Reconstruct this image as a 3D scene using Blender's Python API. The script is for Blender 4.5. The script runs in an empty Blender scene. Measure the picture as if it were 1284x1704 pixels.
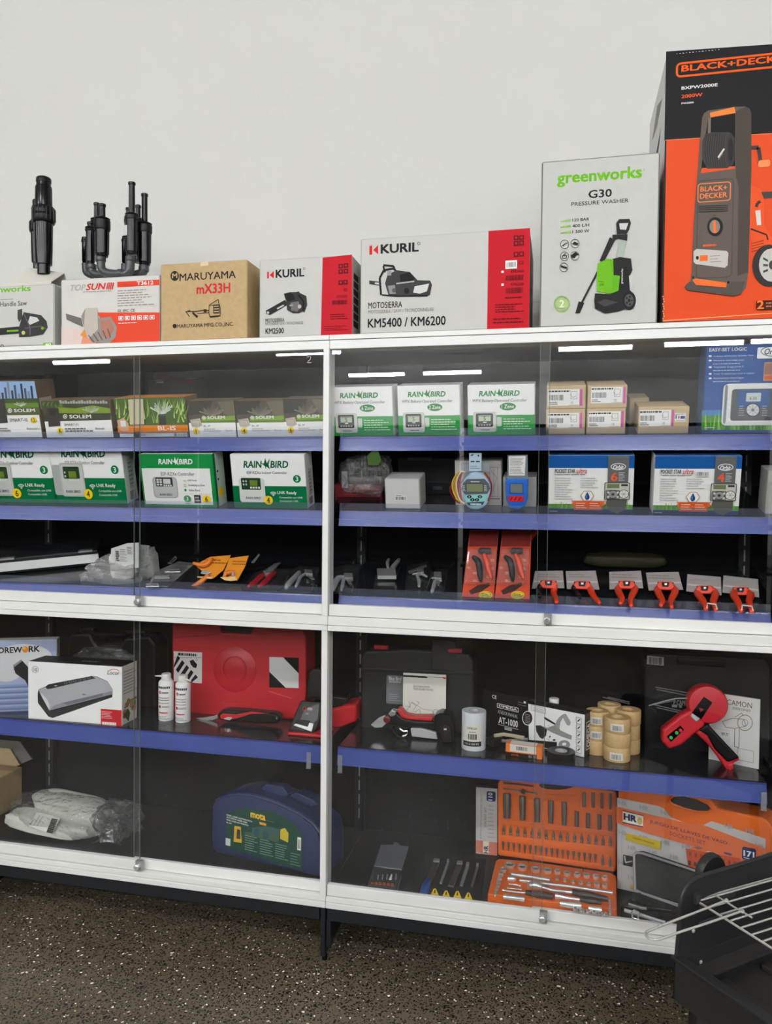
import bpy, bmesh, math, random
from mathutils import Vector as V, Matrix, noise
random.seed(7)
S = bpy.context.scene
COL = S.collection
# ---------------------------------------------------------------- camera, world, exposure
YAW, PITCH, ROLL, FPX = .2207, -.0285, -.0092, 1280.0
CAM = V((.6676, -2.177, 1.4147))
ROT = Matrix.Rotation(YAW, 3, 'Z') @ Matrix.Rotation(PITCH, 3, 'X') @ Matrix.Rotation(ROLL, 3, 'Y')
cd = bpy.data.cameras.new('camera')
cam = bpy.data.objects.new('camera', cd)
COL.objects.link(cam)
cd.sensor_fit = 'HORIZONTAL'
cd.sensor_width = 36
cd.lens = 36 * FPX / 1284
cd.clip_start = .02
rx, fy, uz = ROT @ V((1, 0, 0)), ROT @ V((0, 1, 0)), ROT @ V((0, 0, 1))
mw = Matrix((rx, uz, -fy)).transposed().to_4x4()
mw.translation = CAM
cam.matrix_world = mw
S.camera = cam
W = bpy.data.worlds.new('world')
S.world = W
W.use_nodes = True
W.node_tree.nodes['Background'].inputs[0].default_value = (.9, .92, 1, 1)
W.node_tree.nodes['Background'].inputs[1].default_value = .05
vs = S.view_settings
vs.view_transform = 'Standard'
vs.look = 'None'
vs.gamma = 1
vs.use_curve_mapping = False
vs.exposure = 0.24
TUBE_POWER = 60.0
TUBE_RGB = (250, 252, 255)
CEIL = 4.6
LAMP_Z = 4.25

# ---------------------------------------------------------------- materials
def lin(c):
    return tuple((x / 12.92 if x <= .04045 else ((x + .055) / 1.055) ** 2.4) for x in (k / 255 for k in c))
MATS = {}
def mat(name, rgb=(200, 200, 200), rough=.5, metal=0, coat=0, var=0, scale=40, bump=0, bscale=200, spec=.5, emit=0):
    if name in MATS: return MATS[name]
    m = bpy.data.materials.new(name)
    m.use_nodes = True
    nt = m.node_tree
    b = nt.nodes['Principled BSDF']
    c = lin(rgb)
    b.inputs['Base Color'].default_value = (*c, 1)
    b.inputs['Roughness'].default_value = rough
    b.inputs['Metallic'].default_value = metal
    b.inputs['Coat Weight'].default_value = coat
    b.inputs['Coat Roughness'].default_value = .12
    b.inputs['Specular IOR Level'].default_value = spec
    if emit:
        b.inputs['Emission Color'].default_value = (*c, 1)
        b.inputs['Emission Strength'].default_value = emit
    if var or bump:
        tc = nt.nodes.new('ShaderNodeTexCoord')
    if var:
        n = nt.nodes.new('ShaderNodeTexNoise')
        n.inputs['Scale'].default_value = scale
        n.inputs['Detail'].default_value = 5
        nt.links.new(tc.outputs['Object'], n.inputs['Vector'])
        r = nt.nodes.new('ShaderNodeValToRGB')
        r.color_ramp.elements[0].position = .3
        r.color_ramp.elements[1].position = .7
        r.color_ramp.elements[0].color = (*(k * (1 - var) for k in c), 1)
        r.color_ramp.elements[1].color = (*(min(1, k * (1 + var)) for k in c), 1)
        nt.links.new(n.outputs['Fac'], r.inputs['Fac'])
        nt.links.new(r.outputs['Color'], b.inputs['Base Color'])
    if bump:
        n2 = nt.nodes.new('ShaderNodeTexNoise')
        n2.inputs['Scale'].default_value = bscale
        n2.inputs['Detail'].default_value = 4
        nt.links.new(tc.outputs['Object'], n2.inputs['Vector'])
        bp = nt.nodes.new('ShaderNodeBump')
        bp.inputs['Strength'].default_value = bump
        bp.inputs['Distance'].default_value = .01
        nt.links.new(n2.outputs['Fac'], bp.inputs['Height'])
        nt.links.new(bp.outputs['Normal'], b.inputs['Normal'])
    MATS[name] = m
    return m
def ink(c):
    if isinstance(c, tuple):
        return mat('ink_%d_%d_%d' % c, c, .5, spec=.1)
    return c
def clear(name, tint=(1, 1, 1), f0=.05, haze=0, hazec=(.8, .8, .8), rough=0, wrinkle=0):
    """thin clear sheet: straight-through transmission plus a Schlick mirror reflection"""
    if name in MATS: return MATS[name]
    m = bpy.data.materials.new(name)
    m.use_nodes = True
    nt = m.node_tree
    nt.nodes.clear()
    N = nt.nodes.new
    out = N('ShaderNodeOutputMaterial')
    tr = N('ShaderNodeBsdfTransparent')
    tr.inputs[0].default_value = (*tint, 1)
    gl = N('ShaderNodeBsdfGlossy')
    gl.inputs['Roughness'].default_value = rough
    lw = N('ShaderNodeLayerWeight')
    p = N('ShaderNodeMath'); p.operation = 'POWER'; p.inputs[1].default_value = 5
    a = N('ShaderNodeMath'); a.operation = 'MULTIPLY_ADD'
    a.inputs[1].default_value = 1 - f0; a.inputs[2].default_value = f0
    mx = N('ShaderNodeMixShader')
    L = nt.links.new
    L(lw.outputs['Facing'], p.inputs[0]); L(p.outputs[0], a.inputs[0]); L(a.outputs[0], mx.inputs[0])
    L(tr.outputs[0], mx.inputs[1]); L(gl.outputs[0], mx.inputs[2])
    if wrinkle:
        tc = N('ShaderNodeTexCoord'); n2 = N('ShaderNodeTexNoise'); bp = N('ShaderNodeBump')
        n2.inputs['Scale'].default_value = wrinkle; n2.inputs['Detail'].default_value = 3
        bp.inputs['Strength'].default_value = .9; bp.inputs['Distance'].default_value = .02
        L(tc.outputs['Object'], n2.inputs['Vector']); L(n2.outputs['Fac'], bp.inputs['Height'])
        L(bp.outputs[0], gl.inputs['Normal']); L(bp.outputs[0], lw.inputs['Normal'])
    last = mx
    if haze:
        df = N('ShaderNodeBsdfDiffuse'); df.inputs[0].default_value = (*hazec, 1)
        m2 = N('ShaderNodeMixShader'); m2.inputs[0].default_value = haze
        L(mx.outputs[0], m2.inputs[1]); L(df.outputs[0], m2.inputs[2]); last = m2
    L(last.outputs[0], out.inputs[0])
    MATS[name] = m
    return m

WHITE_METAL = mat('white_aluminium', (228, 227, 223), .35, var=.03, scale=6)
DARK_METAL = mat('anthracite_steel', (28, 31, 35), .35, var=.1, scale=30, spec=.3)
BACK_METAL = mat('black_back_panel', (11, 12, 14), .5, var=.15, scale=8, spec=.06)
SHELF_METAL = mat('charcoal_shelf_steel', (33, 35, 38), .16, var=.08, scale=12)
GLASS = clear('door_glass', (.995, .998, .996), .048, haze=.0005)
GLASS_EDGE = mat('glass_edge', (96, 108, 104), .25)
LIP = clear('clear_lip_plastic', (.93, .945, .98), .06, haze=.05, hazec=(.6, .65, .8))
FILM = clear('crinkled_film', (.95, .95, .95), .12, haze=.03, rough=.08, wrinkle=40)
BAGFILM = clear('milky_bag_film', (.95, .95, .94), .16, haze=.07, rough=.12, wrinkle=28)
BLISTER = clear('blister_plastic', (.97, .98, .985), .06, haze=.010, rough=.05)
MILK = clear('milky_bag_film_thick', (.97, .97, .96), .14, haze=.26, hazec=(.86, .86, .84), rough=.15, wrinkle=24)
STRIP = mat('violet_price_strip', (56, 74, 150), .24, coat=.5, var=.05, scale=5)
STRIP_DK = mat('violet_strip_ridge', (38, 46, 126), .3, coat=.4)
CHROME = mat('chrome', (226, 226, 224), .2, .7)
STEEL = mat('brushed_steel', (172, 172, 170), .34, .6, var=.1)
GREYSTEEL = mat('satin_socket_steel', (140, 132, 122), .35, .85)
BLACKP = mat('black_plastic', (14, 14, 15), .36, spec=.25, bump=.05, bscale=300)
BLACKG = mat('gloss_black_plastic', (8, 8, 9), .16, spec=.3)
GREYP = mat('grey_pipe_plastic', (62, 64, 66), .35)
KRAFT = mat('kraft_cardboard', (186, 158, 112), .7, var=.06, scale=60, bump=.08, bscale=90)
KRAFT2 = mat('pale_kraft', (196, 170, 130), .7, var=.05, scale=50)
WHITE_TOP = mat('white_carton_dulled', (196, 195, 189), .45, spec=.2, var=.015, scale=20)  # carton white dulled in colour against the stronger light up top
WHITE_CARD = mat('white_carton', (242, 242, 239), .45, spec=.3, var=.015, scale=20)  # carton white raised in colour to offset dimmer light inside the cabinets
GREY_CARD = mat('grey_carton', (176, 176, 170), .6, var=.03)
RED_PL = mat('red_moulded_plastic', (190, 16, 34), .38, bump=.06, bscale=400)
ORANGE_PL = mat('orange_moulded_plastic', (236, 108, 18), .4, bump=.05, bscale=400)
BLUE_PL = mat('navy_moulded_plastic', (26, 40, 84), .42, bump=.08, bscale=350)
KTAPE = mat('kraft_tape', (206, 172, 118), .55, var=.08, scale=120)

# ---------------------------------------------------------------- picture geometry -> place geometry
CR = [0, 0, 1]
def crop(ox, oy, s): CR[:] = [ox, oy, s]
def c1(): crop(0, 280, 2.986)
def c2(): crop(420, 360, 2.675)
def c3(): crop(880, 60, 3.178)
def c4(): crop(0, 570, 4.0125)
def c5(): crop(300, 570, 4.0125)
def c6(): crop(540, 570, 3.379)
def c7(): crop(890, 560, 3.259)
def c8(): crop(0, 860, 4.0125)
def d1(): crop(220, 870, 3.567)
def d2(): crop(540, 860, 3.567)
def d3(): crop(870, 860, 3.1014)
def d4(): crop(0, 1020, 4.28)
def d5(): crop(240, 1020, 3.379)
def d6(): crop(560, 1050, 3.776)
def d7(): crop(800, 1050, 2.653)
def d8(): crop(0, 1220, 4.28)
def e1(): crop(220, 1240, 3.21)
def e2(): crop(580, 1280, 4.586)
def e3(): crop(780, 1280, 4.586)
def e4(): crop(1000, 1290, 4.521)
def e5(): crop(1000, 1390, 4.521)
def ray(x, y):
    px, py = CR[0] + x / CR[2], CR[1] + y / CR[2]
    return ROT @ V(((px - 642) / FPX, 1, (852 - py) / FPX))
def hit(x, y, pl):
    d = ray(x, y)
    return CAM + d * ((pl[0] - CAM).dot(pl[1]) / d.dot(pl[1]))
EDGE = [None]
def keep(P):                      # nothing reaches over the front edge of the shelf it lies on
    f = EDGE[0]
    if f is None: return P
    return [p + f.b * max(0, .006 - (p - f.o).dot(f.b)) for p in P]
def mpp(P):                       # metres per crop pixel at a point
    return (P - CAM).dot(fy) / FPX / CR[2]
class Fr:
    """a shelf: origin on its front edge, u along it, b to the back, n up from it"""
    def __init__(s, y, z, tilt=0):
        t = math.radians(tilt)
        s.o = V((0, y, z)); s.u = V((1, 0, 0)); s.b = V((0, math.cos(t), math.sin(t))); s.n = V((0, -math.sin(t), math.cos(t)))
    def P(s, x, d, h=0): return s.o + s.u * x + s.b * d + s.n * h
    def up(s, d, lean=0, yaw=0, x=0):     # upright plane facing the aisle
        l, w = math.radians(lean), math.radians(yaw)
        b = s.b * math.cos(w) - s.u * math.sin(w)
        return (s.P(x, d), (-b * math.cos(l) + s.n * math.sin(l)).normalized())
    def flat(s, h=0): return (s.P(0, 0, h), s.n.copy())

# ---------------------------------------------------------------- mesh builder
class MB:
    def __init__(s): s.v = []; s.f = []; s.m = []; s.mats = []
    def mi(s, m):
        m = ink(m)
        if m not in s.mats: s.mats.append(m)
        return s.mats.index(m)
    def add(s, vs, fs, m):
        k = len(s.v); i = s.mi(m)
        s.v += [V(p) for p in vs]
        s.f += [[k + a for a in f] for f in fs]
        s.m += [i] * len(fs)
        return s
    def hexa(s, o, a, b, c, m, ms=None):
        o, a, b, c = V(o), V(a), V(b), V(c)
        vs = [o, o + a, o + a + b, o + b, o + c, o + a + c, o + a + b + c, o + b + c]
        fs = [(0, 3, 2, 1), (4, 5, 6, 7), (0, 1, 5, 4), (1, 2, 6, 5), (2, 3, 7, 6), (3, 0, 4, 7)]
        if ms:
            for f, q in zip(fs, ms): s.add([vs[i] for i in f], [(0, 1, 2, 3)], q)
            return s
        return s.add(vs, fs, m)
    def box(s, x0, x1, y0, y1, z0, z1, m):
        return s.hexa((x0, y0, z0), (x1 - x0, 0, 0), (0, y1 - y0, 0), (0, 0, z1 - z0), m)
    def prism(s, pts, ext, m):
        n = len(pts); pts = [V(p) for p in pts]; ext = V(ext)
        return s.add(pts + [p + ext for p in pts], [tuple(range(n)), tuple(range(2 * n - 1, n - 1, -1))] + [(i, i + n, (i + 1) % n + n, (i + 1) % n) for i in range(n)], m)
    def tube(s, pts, r, m, seg=8, close=False, cap=True):
        pts = [V(p) for p in pts]; n = len(pts)
        rs = r if isinstance(r, (list, tuple)) else [r] * n
        vs = []; up = None
        for i, p in enumerate(pts):
            if close: t = pts[(i + 1) % n] - pts[i - 1]
            else: t = pts[min(i + 1, n - 1)] - pts[max(i - 1, 0)]
            t.normalize()
            if up is None: up = t.orthogonal().normalized()
            up = (up - t * up.dot(t))
            up = up.normalized() if up.length > 1e-6 else t.orthogonal().normalized()
            w = t.cross(up)
            vs += [p + (up * math.cos(a) + w * math.sin(a)) * rs[i] for a in (2 * math.pi * k / seg for k in range(seg))]
        fs = []
        for i in range(n if close else n - 1):
            j = (i + 1) % n
            fs += [(i * seg + k, i * seg + (k + 1) % seg, j * seg + (k + 1) % seg, j * seg + k) for k in range(seg)]
        if cap and not close: fs += [tuple(range(seg - 1, -1, -1)), tuple(range((n - 1) * seg, n * seg))]
        return s.add(vs, fs, m)
    def hose(s, pts, r, m, seg=10):
        """tube through a smooth curve with rounded ends"""
        P = [V(p) for p in pts]; n = len(P); rs = r if isinstance(r, (list, tuple)) else [r] * n
        rs = (list(rs) + [rs[-1]] * n)[:n]; Q, R = [], []
        for i in range(n - 1):
            p0, p1, p2, p3 = P[max(i - 1, 0)], P[i], P[i + 1], P[min(i + 2, n - 1)]
            for t in (0, .25, .5, .75):
                Q.append(.5 * ((2 * p1) + (p2 - p0) * t + (2 * p0 - 5 * p1 + 4 * p2 - p3) * t * t + (3 * p1 - p0 - 3 * p2 + p3) * t ** 3)); R.append(rs[i] + (rs[i + 1] - rs[i]) * t)
        Q.append(P[-1]); R.append(rs[-1])
        a, b = (Q[0] - Q[1]).normalized(), (Q[-1] - Q[-2]).normalized()
        Q = [Q[0] + a * R[0] * .9, Q[0] + a * R[0] * .6] + Q + [Q[-1] + b * R[-1] * .6, Q[-1] + b * R[-1] * .9]
        R = [R[0] * .35, R[0] * .8] + R + [R[-1] * .8, R[-1] * .35]
        return s.tube(Q, R, m, seg)
    def lathe(s, o, ax, prof, m, seg=20, cap=True):
        o, ax = V(o), V(ax).normalized(); e = ax.orthogonal().normalized(); w = ax.cross(e); n = len(prof); vs = []
        for r, h in prof:
            vs += [o + ax * h + (e * math.cos(a) + w * math.sin(a)) * r for a in (2 * math.pi * k / seg for k in range(seg))]
        fs = []
        for i in range(n - 1):
            fs += [(i * seg + k, i * seg + (k + 1) % seg, (i + 1) * seg + (k + 1) % seg, (i + 1) * seg + k) for k in range(seg)]
        if cap: fs += [tuple(range(seg - 1, -1, -1)), tuple(range((n - 1) * seg, n * seg))]
        return s.add(vs, fs, m)
    def blob(s, c, ax, m, amp=.1, fr=3, sub=4, seed=0, flatten=None):
        bm = bmesh.new(); bmesh.ops.create_icosphere(bm, subdivisions=sub, radius=1)
        c = V(c); vs = []
        for v in bm.verts:
            q = v.co.copy()
            k = 1 + amp * noise.noise(q * fr + V((seed, seed * 2, 0))) + amp * .5 * noise.noise(q * fr * 2.7 + V((seed, 0, 5)))
            e = .62                                  # boxier than a ball
            q = V(tuple(math.copysign(abs(t) ** e, t) for t in q)) * k
            p = c + V(ax[0]) * q.x + V(ax[1]) * q.y + V(ax[2]) * q.z
            vs.append(p)
        fs = [tuple(v.index for v in f.verts) for f in bm.faces]
        bm.free()
        return s.add(vs, fs, m)
    def build(s, name, parent=None, bevel=0, seg=2, smooth=False, loc=None, angle=35):
        me = bpy.data.meshes.new(name)
        off = V((0, 0, 0))
        if parent is not None: off = parent['_o']; off = V(off)
        elif loc is not None: off = V(loc)
        me.from_pydata([v - off for v in s.v], [], s.f)
        for m in s.mats: me.materials.append(m)
        for p, i in zip(me.polygons, s.m): p.material_index = i
        me.update()
        if bevel:
            bm = bmesh.new(); bm.from_mesh(me)
            bmesh.ops.remove_doubles(bm, verts=bm.verts, dist=1e-6)
            bmesh.ops.recalc_face_normals(bm, faces=bm.faces)
            es = [e for e in bm.edges if len(e.link_faces) == 2 and e.calc_face_angle(0) > math.radians(angle)]
            bmesh.ops.bevel(bm, geom=es, offset=bevel, segments=seg, affect='EDGES', profile=.6, clamp_overlap=True)
            bm.to_mesh(me); bm.free()
        if smooth or bevel:
            me.shade_smooth() if smooth else None
            if smooth:
                try: me.set_sharp_from_angle(angle=math.radians(40))
                except Exception: pass
        ob = bpy.data.objects.new(name, me)
        COL.objects.link(ob)
        ob['_o'] = tuple(off)
        if parent is not None:
            ob.parent = parent
        else: ob.location = off
        return ob
def struct(ob): ob['kind'] = 'structure'; return ob
def tag(ob, label, cat, group=None):
    ob['label'] = label; ob['category'] = cat
    if group: ob['group'] = group
    return ob
THINGS = []
class Thing:
    def __init__(s, name, label, cat, loc, group=None):
        o = bpy.data.objects.new(name, None)
        COL.objects.link(o); o.location = V(loc); o.empty_display_size = .03; o['_o'] = tuple(V(loc))
        tag(o, label, cat, group); s.o = o; s.faces = []; THINGS.append(s)
    def part(s, name, mb, parent=None, **k): return mb.build(name, parent or s.o, **k)
    def face(s, o, U, Vv): f = Face(s, o, U, Vv); s.faces.append(f); return f
    def pface(s, pl, h=None):           # a drawing face on any plane
        n = pl[1]; u = V((1, 0, 0)); u = (u - n * u.dot(n)).normalized(); v = n.cross(u)
        return s.face(pl[0], u, v)
    def slab(s, name, pts, pl, th, m, bevel=0, off=0, parent=None, seg=2, smooth=False):
        """outline on a plane, th metres thick behind it"""
        n = pl[1]
        P = keep([hit(x, y, (pl[0] + n * off, n)) for x, y in pts])
        return s.part(name, MB().prism(P, -n * th, m), parent, bevel=bevel, seg=seg, smooth=smooth)
    def wire(s, name, pts, pl, r, m, off=0, seg=6, parent=None, close=False):
        n = pl[1]
        P = [hit(p[0], p[1], (pl[0] + n * (off + (p[2] if len(p) > 2 else 0)), n)) for p in pts]
        return s.part(name, MB().tube(P, r, m, seg, close), parent, smooth=True)

# ---------------------------------------------------------------- flat print on a face
TXT = {}
def glyphs(t, bold, shear):
    k = (t, bold, shear)
    if k not in TXT:
        cu = bpy.data.curves.new('t', 'FONT'); cu.body = t; cu.shear = shear; cu.resolution_u = 2; cu.fill_mode = 'FRONT'
        ob = bpy.data.objects.new('t', cu)
        me = bpy.data.meshes.new_from_object(ob)
        vs = [v.co.xy.copy() for v in me.vertices]; fs = [tuple(p.vertices) for p in me.polygons]
        x0, x1 = min(v.x for v in vs), max(v.x for v in vs); y0, y1 = min(v.y for v in vs), max(v.y for v in vs)
        w, h = x1 - x0, y1 - y0
        n = [((v.x - x0) / w, (v.y - y0) / h) for v in vs]
        if bold:                      # heavier weight: the outline swept by a small box
            a, b = bold * .9 / w, bold * .6 / h
            N, F = [], []
            for sx, sy in ((0, 0), (1, 0), (0, 1), (1, 1), (.5, .5)):
                k0 = len(N)
                N += [((x + a * 2 * sx) / (1 + 2 * a), (y + b * 2 * sy) / (1 + 2 * b)) for x, y in n]
                F += [tuple(i + k0 for i in f) for f in fs]
            n, fs = N, F
        TXT[k] = (n, fs, 5 if bold else 1)
        bpy.data.objects.remove(ob); bpy.data.curves.remove(cu); bpy.data.meshes.remove(me)
    return TXT[k]
class Face:
    def __init__(s, T, o, U, Vv):
        s.T = T; s.bend = None; s.o = V(o); s.U = V(U); s.V = V(Vv); s.n = s.U.cross(s.V).normalized()
        s.k = .0004; s.parts = {}; s.cur = 'printed_picture'; s.L = None; s.parent = None
    def on(s, name): s.cur = name; return s
    def lin(s, *r): s.L = r; return s
    def uv(s, x, y):
        if s.L:
            a, b, c, d = s.L
            return (x - a) / (c - a), (d - y) / (d - b)
        P = hit(x, y, (s.o, s.n)) - s.o
        return P.dot(s.U) / s.U.length_squared, P.dot(s.V) / s.V.length_squared
    def P(s, u, v):
        if s.bend: return s.bend(u, v, s.k)
        return s.o + s.U * u + s.V * v + s.n * s.k
    def mb(s): return s.parts.setdefault(s.cur, MB())
    def quv(s, uvs, m):
        s.mb().add([s.P(*q) for q in uvs], [tuple(range(len(uvs)))], m)
    def step(s): s.k += .00004
    def poly(s, pts, m):
        s.quv([s.uv(*p) for p in pts], m); s.step()
    def rect(s, x0, y0, x1, y1, m, st=True):
        (a, b), (c, d) = s.uv(x0, y0), s.uv(x1, y1)
        s.quv([(a, b), (c, b), (c, d), (a, d)], m)
        if st: s.step()
    def frame(s, x0, y0, x1, y1, w, m, r=0):
        (a, b), (c, d) = s.uv(x0, y0), s.uv(x1, y1)
        if a > c: a, c = c, a
        if b > d: b, d = d, b
        wu = abs(s.uv(x0 + w, y0)[0] - s.uv(x0, y0)[0]); wv = wu * s.U.length / s.V.length
        ru = wu / w * r; rv = wv / w * r
        def ring(e, f, ru, rv):
            o = []
            for cx, cy, a0 in ((c - e - ru, d - f - rv, 0), (a + e + ru, d - f - rv, 90), (a + e + ru, b + f + rv, 180), (c - e - ru, b + f + rv, 270)):
                for k in range(5):
                    t = math.radians(a0 + k * 22.5); o.append((cx + ru * math.cos(t), cy + rv * math.sin(t)))
            return o
        O, I = ring(0, 0, ru, rv), ring(wu, wv, max(ru - wu, 0), max(rv - wv, 0)); n = len(O)
        s.mb().add([s.P(*q) for q in O + I], [(i, (i + 1) % n, n + (i + 1) % n, n + i) for i in range(n)], m); s.step()
    def rr(s, x0, y0, x1, y1, r, m):
        (a, b), (c, d) = s.uv(x0, y0), s.uv(x1, y1)
        if a > c: a, c = c, a
        if b > d: b, d = d, b
        ru = abs(s.uv(x0 + r, y0)[0] - s.uv(x0, y0)[0]); rv = ru * s.U.length / s.V.length
        o = []
        for cx, cy, a0 in ((c - ru, d - rv, 0), (a + ru, d - rv, 90), (a + ru, b + rv, 180), (c - ru, b + rv, 270)):
            for k in range(5):
                t = math.radians(a0 + k * 22.5); o.append((cx + ru * math.cos(t), cy + rv * math.sin(t)))
        s.quv(o, m); s.step()
    def ell(s, x, y, rx, ry, m, n=20):
        s.poly([(x + rx * math.cos(2 * math.pi * k / n), y + ry * math.sin(2 * math.pi * k / n)) for k in range(n)], m)
    def ring(s, x, y, rx, ry, w, m, n=24):
        a = [(2 * math.pi * k / n) for k in range(n)]
        O = [s.P(*s.uv(x + rx * math.cos(t), y + ry * math.sin(t))) for t in a]
        I = [s.P(*s.uv(x + (rx - w) * math.cos(t), y + (ry - w) * math.sin(t))) for t in a]
        s.mb().add(O + I, [(i, (i + 1) % n, n + (i + 1) % n, n + i) for i in range(n)], m); s.step()
    def line(s, pts, w, m, close=False):
        if close: pts = list(pts) + [pts[0]]
        for (a, b), (c, d) in zip(pts, pts[1:]):
            l = math.hypot(c - a, d - b) or 1; nx, ny = -(d - b) / l * w / 2, (c - a) / l * w / 2
            s.quv([s.uv(a + nx, b + ny), s.uv(c + nx, d + ny), s.uv(c - nx, d - ny), s.uv(a - nx, b - ny)], m)
        s.step()
    def text(s, t, x0, y0, x1, y1, m, bold=0, shear=0, rot=0):
        vs, fs, nc = glyphs(t, bold, shear)
        (a, b), (c, d) = s.uv(x0, y0), s.uv(x1, y1)
        if rot == 90: vs = [(1 - y, x) for x, y in vs]      # reads upwards
        if rot == -90: vs = [(y, 1 - x) for x, y in vs]
        k0, nv, nf = s.k, len(vs) // nc, len(fs) // nc
        for j in range(nc):
            s.mb().add([s.P(a + (c - a) * x, b + (d - b) * y) for x, y in vs[j * nv:j * nv + nv]], [tuple(i - j * nv for i in q) for q in fs[j * nf:j * nf + nf]], m)
            s.k += .000025
        s.step()
    def tl(s, t, xa, ya, xb, yb, h, m, bold=0, shear=0):
        """lettering on a slanting base line, from a to b, h tall"""
        vs, fs, nc = glyphs(t, bold, shear)
        nv, nf = len(vs) // nc, len(fs) // nc
        for j in range(nc):
            s.mb().add([s.P(*s.uv(xa + (xb - xa) * x, ya + (yb - ya) * x - h * y)) for x, y in vs[j * nv:j * nv + nv]], [tuple(i - j * nv for i in q) for q in fs[j * nf:j * nf + nf]], m)
            s.k += .000025
        s.step()
    def lines(s, x0, y0, x1, y1, rows, m, fill=.55, vert=False):
        (a, b), (c, d) = s.uv(x0, y0), s.uv(x1, y1)
        rnd = random.Random(int(x0 * 7 + y0 * 13 + rows))
        for r in range(rows):
            v0 = b + (d - b) * (r + (1 - fill) / 2) / rows; v1 = b + (d - b) * (r + (1 + fill) / 2) / rows
            x = 0; end = 1 - (rnd.random() * .35 if r else 0)
            while x < end:
                w = min(rnd.uniform(.05, .16), end - x)
                u0, u1 = a + (c - a) * x, a + (c - a) * (x + w)
                s.quv([(u0, v0), (u1, v0), (u1, v1), (u0, v1)], m); x += w + .025
        s.step()
    def bars(s, x0, y0, x1, y1, n, m):
        (a, b), (c, d) = s.uv(x0, y0), s.uv(x1, y1)
        rnd = random.Random(int(x0 + y0))
        for i in range(n):
            u0 = a + (c - a) * i / n; u1 = u0 + (c - a) / n * rnd.choice((.3, .5, .7))
            s.quv([(u0, b), (u1, b), (u1, d), (u0, d)], m)
        s.step()
    def done(s):
        for k, m in s.parts.items(): s.T.part(k, m, s.parent)

def carton(name, label, cat, fr, BL, TR, d, dr=None, depth=.15, mats=None, group=None, flaps=False, bevel=.0015):
    """a box standing on a shelf; BL and TR are its front corners in the current crop"""
    dr = d if dr is None else dr
    uL = (hit(*BL, fr.up(d)) - fr.o).dot(fr.u)
    uR = (hit(*TR, fr.up(dr)) - fr.o).dot(fr.u)
    pR = hit(*TR, fr.up(dr)); h = (pR - fr.o).dot(fr.n)
    a = fr.P(uL, d); b = fr.P(uR, dr); U = b - a; N = fr.n * h
    back = N.cross(U).normalized() * -1
    if back.dot(fr.b) < 0: back = -back
    B = back * depth
    F, Sd, Tp = mats
    T = Thing(name, label, cat, a + U * .5 + B * .5, group)
    m = MB().hexa(a, U, B, N, F, (Sd, Tp, F, Sd, Sd, Sd))
    T.part('carton_body', m, bevel=bevel, seg=1)
    T.front = T.face(a, U, N); T.right = T.face(a + U, B, N); T.left = T.face(a + B, -B, N); T.top = T.face(a + N, U, B)
    T.h = h; T.a = a; T.U = U; T.N = N; T.B = B
    return T
# ---------------------------------------------------------------- the room
wallm = mat('white_plaster', (205, 204, 199), .75, var=.018, scale=2.2, bump=.22, bscale=26)
concrete = mat('grey_concrete', (240, 240, 238), .8, var=.12, scale=1.5, bump=.1, bscale=20)
def terrazzo():
    m = bpy.data.materials.new('dark_terrazzo'); m.use_nodes = True; nt = m.node_tree; N = nt.nodes.new; L = nt.links.new
    b = nt.nodes['Principled BSDF']; b.inputs['Roughness'].default_value = .34
    tc = N('ShaderNodeTexCoord')
    nz = N('ShaderNodeTexNoise'); nz.inputs['Scale'].default_value = 45; nz.inputs['Detail'].default_value = 2
    L(tc.outputs['Object'], nz.inputs['Vector'])
    wp = N('ShaderNodeVectorMath'); wp.operation = 'MULTIPLY_ADD'; wp.inputs[1].default_value = (.018, .018, 0)
    L(nz.outputs['Color'], wp.inputs[0]); L(tc.outputs['Object'], wp.inputs[2])
    def chips(scale, lo, hi, keep):
        v = N('ShaderNodeTexVoronoi'); v.inputs['Scale'].default_value = scale; L(wp.outputs[0], v.inputs['Vector'])
        r = N('ShaderNodeMapRange'); r.inputs[1].default_value = lo; r.inputs[2].default_value = hi; r.inputs[3].default_value = 1; r.inputs[4].default_value = 0
        L(v.outputs['Distance'], r.inputs[0])
        sp = N('ShaderNodeSeparateColor'); L(v.outputs['Color'], sp.inputs[0])
        g = N('ShaderNodeMath'); g.operation = 'LESS_THAN'; g.inputs[1].default_value = keep; L(sp.outputs[0], g.inputs[0])
        mu = N('ShaderNodeMath'); mu.operation = 'MULTIPLY'; L(r.outputs[0], mu.inputs[0]); L(g.outputs[0], mu.inputs[1])
        return mu, sp
    n3 = N('ShaderNodeTexNoise'); n3.inputs['Scale'].default_value = 2.5; L(tc.outputs['Object'], n3.inputs['Vector'])
    base = N('ShaderNodeMixRGB'); base.inputs[1].default_value = (*lin((88, 78, 62)), 1); base.inputs[2].default_value = (*lin((118, 106, 86)), 1)
    L(n3.outputs['Fac'], base.inputs[0])
    prev = base
    for sc, lo, hi, keep, col in ((190, .36, .48, .70, (20, 17, 14)), (105, .32, .42, .34, (24, 20, 17)), (140, .30, .38, .07, (206, 198, 178)), (86, .26, .33, .05, (236, 230, 218))):
        mk, sp = chips(sc, lo, hi, keep)
        mx = N('ShaderNodeMixRGB'); mx.inputs[2].default_value = (*lin(col), 1)
        L(mk.outputs[0], mx.inputs[0]); L(prev.outputs[0], mx.inputs[1]); prev = mx
    L(prev.outputs[0], b.inputs['Base Color'])
    return m
X0, X1, Y0, Y1 = -12.5, 9.5, -17.0, .52
struct(MB().box(X0, X1, Y0, Y1, -.1, 0, terrazzo()).build('floor'))
struct(MB().box(X0, X1, Y0, Y1, CEIL, CEIL + .1, concrete).build('ceiling'))
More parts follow.
